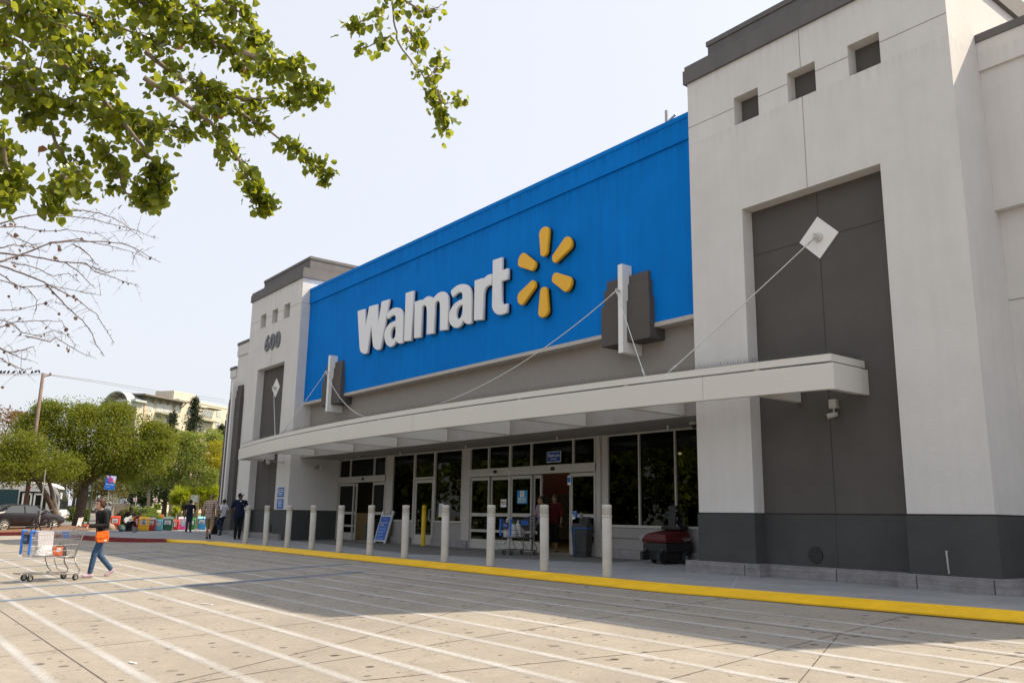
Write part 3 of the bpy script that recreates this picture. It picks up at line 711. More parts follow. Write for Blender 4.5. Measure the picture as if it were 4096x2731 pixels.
J = [((-30,-12.02),(13,-12.02)), ((1.75,-13.9),(1.5,-8.3)), ((-.73,-12),(.1,-9)), ((4.3,-12),(3.1,-9.4)), ((3.1,-9.4),(.75,-5.35)), ((4.27,-12),(3.35,-3.5)), ((5.0,-10.6),(6.0,-6.3)),
     ((-20,-5.33),(14,-5.2)), ((6.72,-8.6),(6.0,-3.05)), ((7.5,-7.8),(6.32,-5.28)), ((-9,-12),(-8.4,-5.3)), ((-14.5,-12),(-13.6,-5.3)), ((-20,-12),(-19,-5.4)), ((8.5,-12),(8.2,-5.2)), ((-4.4,-12),(-3.2,-5.3))]
thin('pavement_joints', J, .013, JG, .0025)

# tactile strip: yellow sheet with rows of raised domes, sloping from the walk to the road
def yb(x):   # back edge
    return -3.02 if -20.5 < x < 2 else (-3.02+.140*(x-2) if x >= 2 else -3.02-.42*(-20.5-x))
def yf(x):
    return yb(x)-.52 if x > -19.5 else yb(x)-.52+max(0, min(.55, (-19.5-x)*.16))
YM_ = mat('yellow_tactile', (.84,.50,.004), .6, var=.12, vscale=2.5, streak=.0)
xs_t = list(np.linspace(-22.9, 11.5, 87))
mb = MB()
for x in xs_t: mb.v += [(x, yb(x), .152), (x, yf(x), gz(x, yf(x))+.022), (x, yf(x)-.004, gz(x, yf(x))-.02)]
for i in range(len(xs_t)-1):
    for k in (0, 1): mb.f.append((3*i+k, 3*i+k+1, 3*i+k+4, 3*i+k+3)); mb.mi.append(0)
tag(mb.build('tactile_paving', YM_), kind='structure')
V = []; F = []
for x in np.arange(-9.0, 11.3, .058):
    for k in range(10):
        t = (k+.5)/10; y = yb(x)+(yf(x)-yb(x))*t; z0 = .152+(gz(x, yf(x))+.022-.152)*t; r0 = .0115; b0 = len(V)
        for q in range(6):
            a = q*math.pi/3; V.append((x+r0*1.25*math.cos(a), y+r0*1.25*math.sin(a), z0-.001))
        for q in range(6):
            a = q*math.pi/3; V.append((x+r0*.8*math.cos(a), y+r0*.8*math.sin(a), z0+.006))
        for q in range(6): F.append((b0+q, b0+(q+1)%6, b0+6+(q+1)%6, b0+6+q))
        F.append((b0+6, b0+7, b0+8, b0+9)); F.append((b0+6, b0+9, b0+10, b0+11))
me = raw_mesh('tactile_domes', np.array(V), np.array(F)); tag(link('tactile_domes', me, YM_), kind='structure')
# dirty slot between strip and road
thin('kerb_gap', [((x0, yf(x0)-.03), (x1, yf(x1)-.03)) for x0, x1 in zip(xs_t[:-1], xs_t[1:])], .05, mat('rusty_gap', (.07,.045,.035), .9, var=.3, vscale=8), .003)

# sidewalk (one sheet): rises a little to the doors, red kerb at its left end
SWM = mat('sidewalk_concrete', (.25,.255,.26), .9, var=.16, vscale=1.2, bump=.3, bscale=70, streak=0)
def szz(y): return .15+max(0, y-.5)*.029
mb = MB()
cols = list(np.linspace(-22.9, 40, 64)); rows = [None, -.9, .5, 2.6]
for x in cols:
    yy = yb(x) if x < 11.5 else yb(11.5)
    for r_ in rows: y = yy if r_ is None else r_; mb.v.append((x, y, szz(y)))
for i in range(len(cols)-1):
    for k in range(3): mb.f.append((4*i+k, 4*i+k+4, 4*i+k+5, 4*i+k+1)); mb.mi.append(0)
kerb = [(-22.9,-4.0,.151),(-23.6,-4.75,.151),(-24.8,-5.35,.151),(-26.5,-5.75,.151),(-31,-6.3,.151),(-36.4,-6.9,.151)]
b0 = len(mb.v); mb.v += [(*k[:2], .15) for k in kerb]+[(-36.4,-3.2,.15),(-46,-1.5,.15),(-46,14,.15),(-22.9,14,.15),(-22.9,.5,.15)]
mb.f.append(tuple(range(b0, len(mb.v)))); mb.mi.append(0)
tag(mb.build('sidewalk', SWM), kind='structure')
SJ = mat('sidewalk_joint', (.17,.17,.17), .9); SJL = mat('pale_sidewalk_joint', (.42,.42,.42), .9)
def swstrip(name, segs, m, w=.014, dz=.003):
    mb = MB()
    for a, b in segs:
        a = Vector((*a, szz(a[1])+dz)); b = Vector((*b, szz(b[1])+dz)); d = (b-a).normalized(); s = Vector((-d.y, d.x, 0))*w/2
        mb.add([a-s, b-s, b+s, a+s], [(0,1,2,3)])
    return tag(mb.build(name, m), kind='structure')
swstrip('sidewalk_joints', [((x, -2.98), (x+.02, 2.0)) for x in (-19.5,-16,-12.5,-9,-5.5,-2.2)]+[((-21,.45),(-.4,.45)),((-36,-2.9),(-22.6,-2.9)),((-26,-5.5),(-26.4,0)),((-30,-6.1),(-30.4,0)),((-34,-6.5),(-34.4,1))], SJ)
swstrip('sidewalk_joints_pale', [((1.1,-.2),(2.9,-2.7)),((3.9,-.18),(4.6,-2.45)),((4.4,-.18),(4.95,-2.4)),((2.2,-2.62),(5.6,-.3))], SJL, .012)
dk = MB(); b0 = 0
dk.add([(-20.9,.3,szz(.3)+.002),(-9.0,-1.4,szz(-1.4)+.002),(-3.4,.75,szz(.75)+.002),(-3.4,2.05,szz(2.05)+.002),(-20.9,2.05,szz(2.05)+.002)], [(0,1,2,3,4)])
tag(dk.build('entry_floor', mat('worn_entry_concrete', (.125,.122,.115), .85, var=.12, vscale=1.5)), kind='structure')
# red painted kerb
RK = mat('red_kerb_paint', (.22,.028,.03), .7, var=.25, vscale=5)
mb = MB()
def kerbrun(pts, w=.15):
    for i in range(len(pts)-1):
        a = Vector(pts[i]); b = Vector(pts[i+1]); d = (b-a); d.z = 0; d.normalize(); s = Vector((d.y, -d.x, 0))
        if s.y > 0: s = -s
        o = s*.01
        g0 = gz(a.x, a.y)-.05; g1 = gz(b.x, b.y)-.05
        v = [a+o, b+o, b+o-s*w, a+o-s*w]
        mb.add([(p.x,p.y,p.z+.006) for p in v]+[((a+o*2).x,(a+o*2).y,g0),((b+o*2).x,(b+o*2).y,g1)], [(0,1,2,3),(0,4,5,1)])
kerbrun([(-22.6,-3.85,.12)]+kerb)
tag(mb.build('red_kerb', RK), kind='structure')
# planting island on the left with bark mulch and its own red kerb
isl = [(-36.6,-6.9),(-37.3,-8.1),(-39.5,-9.2),(-48,-10.5),(-54,-10.0),(-53,-5.2),(-50,-2.0),(-37.0,-3.2)]
MULCH = mat('bark_mulch', (.17,.085,.04), .95, var=.4, vscale=14, bump=.6, bscale=30)
zi = lambda p: gz(*p)+.15
mb = MB().add([(*p, zi(p)) for p in isl], [tuple(range(len(isl)))])
tag(mb.build('mulch_bed', MULCH), kind='structure')
mb = MB()
kerbrun([(*p, zi(p)+.012) for p in isl[:5]], .16)
tag(mb.build('red_kerb', RK), kind='structure')
ROADM = mat('grey_asphalt', (.155,.15,.145), .9, var=.12, vscale=.5, bump=.2)
mb = MB()
q = [(-54.5,-24),(-54.5,40),(-95,60),(-95,-30)]
gx = np.linspace(-100, -46.5, 28); gy = [-40,-24,-16,-3.4,40]
for y in gy:
    for x in gx: mb.v.append((x, y, gz(x, y)+.006))
for j in range(4):
    for i in range(27): mb.f.append((j*28+i, j*28+i+1, (j+1)*28+i+1, (j+1)*28+i)); mb.mi.append(0)
tag(mb.build('street', ROADM), kind='structure')
mb = MB()
for (xa, xb, ya, yb_) in ((-420,-101,-60,220),(-101,-72,14,220),):
    gx = np.linspace(xa, xb, 24); gy = np.linspace(ya, yb_, 8)
    for j in range(7):
        for i in range(23):
            vs = [(gx[i],gy[j]),(gx[i+1],gy[j]),(gx[i+1],gy[j+1]),(gx[i],gy[j+1])]
            mb.add([(a, b, gz(a,b)+.012) for a, b in vs], [(0,1,2,3)])
tag(mb.build('lawn', mat('dry_lawn', (.09,.11,.03), .95, var=.3, vscale=.8)), kind='structure')

# ================================================================== BOLLARDS
def bollard(name, label, loc, h, r, m, group=None):
    t = thing(name, label, 'bollard', loc, 0, group)
    MB().lathe([(r*1.03,0),(r,.02),(r,h*.835),(r*.985,h*.836),(r*.985,h*.842),(r,h*.843),(r,h-.075),(r*1.03,h-.07),(r*1.03,h-.028),(r*.97,h-.012),(r*.82,h-.002),(r*.4,h),(.001,h)], n=24).build('post', m, t, smooth=True)
    return t
BOL = mat('bollard_cream', (.50,.485,.44), .6, var=.10, vscale=3.5, bump=.05, streak=.12)
by = [-17.58,-15.79,-14.02,-12.24,-10.44,-8.66,-6.87,-5.07,-3.29,-1.49,.285]
bl = ['leftmost of the cream bollards beside the two blue wall notices','second cream bollard from the left in front of the grey base','third cream bollard from the left near the inner wall corner','cream bollard with a bulging sleeve left of the first sliding doors','cream bollard standing in front of the open left doorway','cream bollard with a torn sleeve foot beside the blue stand-up sign','cream bollard between the blue stand-up sign and the yellow post','cream bollard in front of the window with a white notice','cream bollard hiding the front of the loaded trolley','cream bollard in front of the two women leaving the exit','rightmost and nearest cream bollard beside the cart tractor']
for i, x in enumerate(by):
    b = bollard('bollard', bl[i], (x, -2.90, .15), 1.286, .088, BOL, 'cream bollards along the yellow strip')
    b.rotation_euler = (R(random.uniform(-.7,.7)), R(random.uniform(-.7,.7)), random.uniform(0,6))
    MB().lathe([(.0895,0),(.093,.005),(.093,.035),(.0895,.04)], (0,0,.30 if i in (3,5) else 1.055), 24).build('sleeve_ring', BOL, b, smooth=True)
p = at(1600+205/2.24, 1650+1190/2.24, y=1.85)
bollard('bollard', 'single bright yellow bollard in front of the swing door', (p.x, p.y, szz(1.85)), 1.36, .075, mat('yellow_post', (.66,.44,.01), .5, var=.06), None)

# ================================================================== SIGNS ON THE BUILDING
def plate(name, label, loc, w, h, m, rz=0, t=.012, group=None, cat='sign'):
    s = thing(name, label, cat, loc, rz, group)
    MB().box(-w/2, w/2, 0, t, -h/2, h/2).build('sign_plate', m, s, bevel=.004); return s
for z, lines, lab in ((2.04, ['NO OPEN ALCOHOLIC','BEVERAGE CONTAINERS','ARE ALLOWED ON','THESE PREMISES'], 'upper blue wall notice about open alcoholic containers beside the grey recess'), (1.58, ['NO LOITERING IS','ALLOWED ON OR','IN FRONT OF','THESE PREMISES'], 'lower blue wall notice about loitering just above the grey base')):
    s = plate('wall_notice', lab, (-21.755, -.016, z), .64, .385, SIGN_BLUE, group='blue notices on the left tower')
    for i, l in enumerate(lines): text('notice_text', l, .062, SIGN_WHITE, s, Matrix.Translation((0, -.003, .105-.07*i)) @ FACE, bold=.0008, sx=.86)
s = plate('exit_sign', 'blue sign reading Thank you Exit here on the glass above the exit', (-7.13, K-.075, 2.93), .63, .31, SIGN_WHITE, t=.01)
MB().box(-.30,.30,-.003,0,-.14,.14).build('sign_face', mat('deep_blue', (.005,.06,.30), .5), s)
text('sign_text', 'Thank you', .125, SIGN_WHITE, s, Matrix.Translation((0,-.006,.04)) @ FACE); text('sign_text', 'Exit here', .07, SIGN_WHITE, s, Matrix.Translation((0,-.006,-.06)) @ FACE)
s = plate('door_notice', 'teal square notice with a small white picture on the exit glass', (-8.62, K-.045, 1.795), .50, .40, mat('teal_notice', (.02,.22,.42), .5), t=.006)
MB().box(-.10,.09,-.002,0,.01,.18).build('picture_panel', SIGN_WHITE, s)
MB().tor((-.005,-.004,.095), .055, .007, Matrix.Rotation(R(90),3,'X'), 20, 5).tube([(-.04,-.004,.055),(.03,-.004,.135)], .006, 5).build('pictogram', mat('ink_grey', (.06,.06,.09), .6), s)
for i in range(4): text('notice_text', 'Please no carts past this point thank you', .022, SIGN_WHITE, s, Matrix.Translation((0,-.003,-.02-.04*i)) @ FACE) if i in () else MB().box(-.20,.20-.03*(i%2),-.002,0,-.035-.04*i,-.02-.04*i).build('notice_line', SIGN_WHITE, s)
s = plate('door_notice', 'small white no smoking notice with a red ring on the exit glass', (-9.65, K+.03, 1.615), .29, .24, SIGN_WHITE, t=.006)
MB().tor((-.07,-.004,.03), .045, .008, Matrix.Rotation(R(90),3,'X'), 20, 5).tube([(-.10,-.004,0),(-.04,-.004,.06)], .007, 5).build('no_smoking_ring', mat('sign_red', (.55,.02,.02), .5), s)
for i, l in enumerate(['NO','SMOKING','ALLOWED']): text('notice_text', l, .045, mat('ink_black', (.02,.02,.02), .6), s, Matrix.Translation((.06,-.003,.07-.045*i)) @ FACE)
s = plate('door_notice', 'tall narrow white notice in the window beside the swing door', (-13.11, K-.02, 1.385), .29, .46, SIGN_WHITE, t=.005)
for i in range(9): MB().box(-.11,.11-.03*(i%3),-.002,0,.17-.035*i,.18-.035*i).build('notice_line', mat('ink_black', (.02,.02,.02), .6), s)
MB().box(-.145,.145,-.002,0,-.23,-.20).build('notice_band', mat('yellow_band', (.6,.45,.02), .6), s)
s = plate('door_notice', 'blue and white sticker high on the right exit door', (-6.45, K-.075, 2.24), .14, .26, SIGN_WHITE, t=.005)
MB().box(-.06,.06,-.002,0,-.06,.09).build('sticker_panel', SIGN_BLUE, s)
s = plate('door_notice', 'white and black sticker strip low on the closed exit door', (-9.75, K+.03, .42), .42, .06, BLACK, t=.005)
MB().box(-.19,-.02,-.002,0,-.01,.02).box(.02,.19,-.002,0,-.01,.02).box(-.12,.12,-.002,0,-.024,-.015).build('sticker_print', SIGN_WHITE, s)
# security cameras, lamps and sprinklers
c = thing('security_camera', 'white bullet camera under a junction box in the right grey recess', 'camera', (3.04, .315, 3.33))
MB().box(-.075,.075,-.11,0,-.085,.085).build('junction_box', FRAME, c, bevel=.008)
MB().tube([(0,-.06,-.085),(0,-.07,-.17)], .018, 8).build('camera_arm', FRAME, c)
MB().tube([(.08,.0-.07,-.19),(-.02,-.12,-.215),(-.09,-.16,-.235)], [.042,.05,.052], 12).build('camera_body', FRAME, c, smooth=True)
MB().tube([(-.088,-.159,-.2345),(-.096,-.164,-.237)], [.04,.038], 12).build('lens', BLACK, c)
c = thing('security_camera', 'small white camera on a long rod sticking out of the left tower', 'camera', (-21.7, -.0, 3.24))
MB().tube([(0,0,0),(0,-.62,.03)], .012, 6).tube([(0,0,-.05),(0,0,.05)], .03, 8).build('camera_arm', GALV, c)
MB().obox((-.05,-.66,-.02), .26,.10,.10, Matrix.Rotation(R(25),3,'Y')).build('camera_body', FRAME, c, bevel=.01)
c = thing('dome_camera', 'white dome camera with dark bowl under the soffit at the right', 'camera', (-1.21, 1.34, 3.42))
MB().lathe([(.10,-.07),(.10,0)], n=20).build('camera_base', FRAME, c); MB().ell((0,0,-.07), (.07,.07,.085)).build('camera_dome', BLACK, c, smooth=True)
for x, y, l in ((-19.42,1.65,'sprinkler head under the soffit nearest the left tower'),(-15.02,1.6,'sprinkler head under the soffit above the left window'),(-10.8,1.54,'sprinkler head under the soffit left of the exit'),(-6.38,1.62,'sprinkler head under the soffit above the Thank you sign'),(-2.18,1.54,'sprinkler head under the soffit above the right windows')):
    c = thing('sprinkler_head', l, 'sprinkler', (x, y, 3.42), 0, 'sprinkler heads under the soffit')
    MB().lathe([(.012,-.12),(.03,-.10),(.022,-.06),(.05,-.012),(.05,0)], n=12).build('nozzle', FRAME, c, smooth=True)
c = thing('emergency_light', 'twin round floodlight on the inner wall of the left tower', 'lamp', (-21.0, 1.16, 3.06))
MB().box(-.0,.05,-.06,.06,-.05,.05).build('lamp_box', GALV, c)
for dy in (-.14,.14):
    M = Matrix.Rotation(R(90),3,'Y') @ Matrix.Rotation(R(-20 if dy < 0 else 20),3,'X')
    h = MB().lathe([(.03,0),(.085,.10),(.09,.13)], (.05,dy,0), 14, M).build('lamp_head', GALV, c, smooth=True); MB().lathe([(.08,.131),(.02,.134)], (.05,dy,0), 14, M).build('lens', mat('lens', (.5,.5,.45), .1), h)
c = thing('soffit_light', 'flat rectangular light box under the soffit above the left doors', 'lamp', (-17.9, 1.5, 3.42)); MB().box(-.25,.25,-.12,.12,-.06,0).build('light_box', mat('lightbox', (.22,.2,.17), .5), c, bevel=.01)

# ================================================================== A-FRAME, BINS, TRACTOR
p = at(1480+450/8.25, 2010+1310/8.25, z=szz(1.9)); p = at(1480+450/8.25, 2010+1310/8.25, y=1.75)
AX, AY, AZ = p.x, 1.75, szz(1.75)
s = thing('stand_up_sign', 'white A-frame stand with a blue panel lettered Distraction-Free Shopping by the left doors', 'sign', (AX-.33, AY, AZ), R(8))
PLAS = mat('stand_plastic', (.62,.62,.61), .5)
Mf = Matrix.Translation((0,0,.0)) @ Matrix.Rotation(R(-17),4,'X')
def tilt(mb, M): mb.v = [tuple(M @ Vector(q)) for q in mb.v]; return mb
fr = MB().box(-.34,.34,-.02,.05,.06,1.06).box(-.34,-.27,-.02,.05,0,.06).box(.27,.34,-.02,.05,0,.06).box(-.34,-.25,-.02,.05,1.06,1.22).box(.25,.34,-.02,.05,1.06,1.22)
fr.box(-.10,-.06,-.02,.03,1.06,1.20).box(.06,.10,-.02,.03,1.06,1.20).box(-.06,.06,-.02,.03,1.16,1.20)
tilt(fr, Mf).build('front_frame', PLAS, s, bevel=.008)
bk = MB().box(-.34,.34,-.03,.02,.1,1.05).box(-.34,-.27,-.03,.02,0,.1).box(.27,.34,-.03,.02,0,.1).box(-.34,-.25,-.03,.02,1.05,1.2).box(.25,.34,-.03,.02,1.05,1.2)
tilt(bk, Matrix.Translation((0,.77,0)) @ Matrix.Rotation(R(17),4,'X')).build('back_frame', PLAS, s, bevel=.008)
pn = tilt(MB().box(-.29,.29,-.024,-.02,.11,1.0), Mf).build('sign_panel', mat('stand_blue', (.004,.10,.45), .45), s)
for tx, zz, sz in (('Distraction-Free',.76,.068),('Shopping',.685,.068)): text('sign_text', tx, sz, SIGN_WHITE, pn, Mf @ Matrix.Translation((-.24,-.027,zz)) @ FACE, align='LEFT')
tb = MB()
for i, (zz, w) in enumerate(((.61,.44),(.54,.42),(.51,.42),(.44,.44),(.41,.40),(.38,.32),(.31,.36),(.28,.34),(.25,.16),(.18,.4),(.15,.36))): tb.box(-.24,-.24+w,-.0262,-.024,zz,zz+.010)
tilt(tb, Mf).build('print_lines', mat('print_pale', (.30,.45,.70), .5), pn)
em = MB()
for k in range(6):
    a = R(90+60*k); em.tube([(.016*math.cos(a),-.026,.90+.016*math.sin(a)),(.045*math.cos(a),-.026,.90+.045*math.sin(a))], .006, 5)
tilt(em, Mf).build('emblem', YEL_ACR, pn)

BIN = mat('bin_grey', (.036,.037,.036), .55, var=.05); LINER = mat('bin_liner_blue', (.006,.06,.20), .35)
def bin_(label, loc, rz=0, lid=True, sc=1.0):
    t = thing('rubbish_bin', label, 'bin', loc, rz, 'rubbish bins by the doors')
    w0, w1, h = .24*sc, .29*sc, .86*sc
    def ring(w, z): return [(w*sx*math.copysign(abs(math.cos(a))**.45, math.cos(a))*(1 if True else 1), w*math.copysign(abs(math.sin(a))**.45, math.sin(a)), z) for a in np.linspace(0, 2*math.pi, 25)[:-1] for sx in (1,)]
    rs = [ring(w0, 0), ring(w0*1.02, .05), ring(w1*.97, h*.78), ring(w1*.99, h*.79), ring(w1, h)]
    mb = MB(); [mb.v.extend(r_) for r_ in rs]
    for i in range(len(rs)-1):
        for j in range(24): mb.f.append((i*24+j, i*24+(j+1)%24, (i+1)*24+(j+1)%24, (i+1)*24+j)); mb.mi.append(0)
    mb.f += [tuple(range(24))[::-1], tuple(range(96,120))]; mb.mi += [0,0]
    mb.build('bin_body', BIN, t, smooth=False)
    pn_ = MB()
    for sx in (-1, 1):
        pn_.box(sx*w0*.55-.07, sx*w0*.55+.07, -w0*1.13-.0, -w0*.9, .12, h*.66)
    tilt(pn_, Matrix.Rotation(R(0),4,'X')).build('bin_rib', BIN, t, bevel=.01)
    lb = MB(); q = [ring(w1*1.035, h*.945), ring(w1*1.06, h*.96), ring(w1*1.05, h*1.01), ring(w1*.9, h*1.012)]
    [lb.v.extend(r_) for r_ in q]
    for i in range(3):
        for j in range(24): lb.f.append((i*24+j, i*24+(j+1)%24, (i+1)*24+(j+1)%24, (i+1)*24+j)); lb.mi.append(0)
    lb.box(-w1*.55, -w1*.45, -w1*1.05, -w1*1.03, .05, h*.95).box(-w1*.68,-w1*.58,-w1*1.07,-w1*1.04,h*.78,h*.95)
    lb.build('bin_liner', LINER, t)
    if lid:
        l = MB(); q = [ring(w1*1.0, h*1.013), ring(w1*1.0, h*1.08), ring(w1*.86, h*1.15)]
        [l.v.extend(r_) for r_ in q]
        for i in range(2):
            for j in range(24): l.f.append((i*24+j, i*24+(j+1)%24, (i+1)*24+(j+1)%24, (i+1)*24+j)); l.mi.append(0)
        l.f.append(tuple(range(48,72))); l.mi.append(0)
        l.box(-.10*sc,.20*sc,-.02,.24*sc,h*1.14,h*1.38)
        l.build('bin_lid', BIN, t)
    return t
p = at(2240+600/7.469, 2040+1410/7.469, y=1.72)
bn = bin_('grey square rubbish bin with domed lid heaped with cups beside the exit', (p.x, 1.80, szz(1.8)), R(28), True, .88)
def bw(dx, dy, dz): return bn.matrix_basis @ Vector((dx,dy,dz))
q = bw(-.12,-.14,1.02)
cp = thing('paper_cup', 'crumpled blue paper cup lying on the rubbish bin lid', 'cup', q, R(-20)); MB().lathe([(.035,0),(.05,.16)], n=14, M=Matrix.Rotation(R(-28),3,'Y')).build('cup', mat('cup_blue', (.01,.12,.45), .4), cp); MB().lathe([(.052,.16),(.052,.17)], n=14, M=Matrix.Rotation(R(-28),3,'Y')).build('cup_rim', SIGN_WHITE, cp)
q = bw(-.20,-.10,.99); cp = thing('cup_lid', 'white plastic cup lid on the rubbish bin', 'lid', q); MB().lathe([(.055,0),(.06,.012),(.03,.05),(.01,.055)], n=14, M=Matrix.Rotation(R(18),3,'X')).build('lid', SIGN_WHITE, cp, smooth=True)
q = bw(.02,-.13,1.0); cp = thing('plastic_cup', 'clear plastic cup upright on the rubbish bin', 'cup', q); MB().lathe([(.035,0),(.05,.15)], n=14).build('cup', mat('clear_cup', (.20,.20,.21), .15), cp)
p = at(1480+220/8.25, 2010+1370/8.25, y=1.5)
bin_('dark rubbish bin with blue liner half hidden behind a bollard left of the stand-up sign', (at(1489, 2170, y=1.95).x, 1.93, szz(1.9)), R(10), True, .72)

# cart tractor
RED = mat('faded_red_shell', (.085,.008,.008), .45, var=.25, vscale=2.5); 
p = at(2500+1150/6.03, 2030+1410/6.03, y=1.25)
t = thing('cart_tractor', 'red and black motorised cart pusher with a tall handle beside the right tower', 'machine', (-2.36, 1.54, szz(1.5)), R(82)); t.scale = (.72,1.12,.90)
# local: front towards -Y, length along +X; body seen with its broad face to the left-front
MB().prism([(-.42,.30),(-.42,.52),(.72,.56),(.72,.34),(.6,.30)], 'y', -.36, .40).build('chassis', BLACK, t, bevel=.02)
sh = MB(); 
bot = [(-.43,-.37,.53),(.30,-.37,.53),(.72,-.30,.56),(.72,.41,.56),(-.43,.41,.53)]
mid = [(-.45,-.38,.62),(.28,-.38,.62),(.72,-.31,.66),(.72,.42,.66),(-.45,.42,.62)]
top = [(-.34,-.28,.76),(.18,-.30,.77),(.62,-.24,.88),(.62,.34,.88),(-.34,.32,.76)]
sh.v = bot+mid+top; n5 = 5
for lv in (0, 1):
    for j in range(5): sh.f.append((lv*5+j, lv*5+(j+1)%5, (lv+1)*5+(j+1)%5, (lv+1)*5+j))
sh.f += [(4,3,2,1,0),(10,11,12,13,14)]; sh.mi = [0]*len(sh.f)
she = sh.build('shell', RED, t, bevel=.02)
MB().box(.30,.70,-.26,.36,.86,.96).build('rear_cowl', BLACK, t, bevel=.03)
ms = MB().prism([(.30,.90),(.47,.90),(.52,1.50),(.38,1.50)], 'y', -.10, .13); mast = ms.build('control_mast', BLACK, t, bevel=.015)
tilt(MB().box(.36,.46,-.104,-.10,1.36,1.38), Matrix()).build('display', mat('pale_display', (.35,.42,.45), .4), mast); MB().box(.375,.445,-.105,-.10,1.22,1.33).build('keypad', mat('black_gloss', (.01,.01,.01), .2), mast); MB().box(.37,.42,-.104,-.10,.93,1.0).build('sticker', SIGN_WHITE, mast)
text('mast_mark', 'C', .07, SIGN_WHITE, mast, Matrix.Translation((.42,-.104,1.15)) @ FACE)
MB().box(-.40,.62,-.34,.36,.10,.30).build('undertray', mat('black_frame', (.012,.012,.012), .7), t)
for yy in (-.30,.24):
    MB().prism([(-.62,.08),(-.62,.30),(-.52,.30),(-.40,.42),(-.34,.42),(-.34,.08)], 'y', yy, yy+.10).build('pusher_hook', BLACK, t, bevel=.01)
for x, yy in ((.40,-.36),(.40,.38),(-.20,-.2),(-.20,.2)):
    r_ = .16 if x > 0 else .13
    w = MB().tor((x,yy,r_), r_-.05, .05, Matrix.Rotation(R(90),3,'X'), 22, 8).build('wheel', RUBBER, t, smooth=True); MB().lathe([(r_-.05,-.02),(r_-.05,.02)], (x,yy,r_), 14, Matrix.Rotation(R(90),3,'X')).build('hub', GALV, w)
# lettering on the long side (faces -Y)
lm = text_mesh('CartManager XD', .085, ext=.001); Q = Matrix.Translation((.49,-.352,.655)) @ Matrix.Rotation(R(9),4,'Z') @ Matrix.Rotation(R(-24),4,'X') @ Matrix.Rotation(R(-6),4,'Y') @ FACE
xf(lm, Q); lm.materials.clear(); link('lettering', lm, mat('faded_lettering',(.28,.26,.26),.6), she)
tilt(MB().box(-.2,.2,-.001,.001,-.052,-.043), Matrix.Translation((.49,-.352,.655)) @ Matrix.Rotation(R(9),4,'Z') @ Matrix.Rotation(R(-24),4,'X') @ Matrix.Rotation(R(-6),4,'Y')).build('underline', SIGN_WHITE, she)

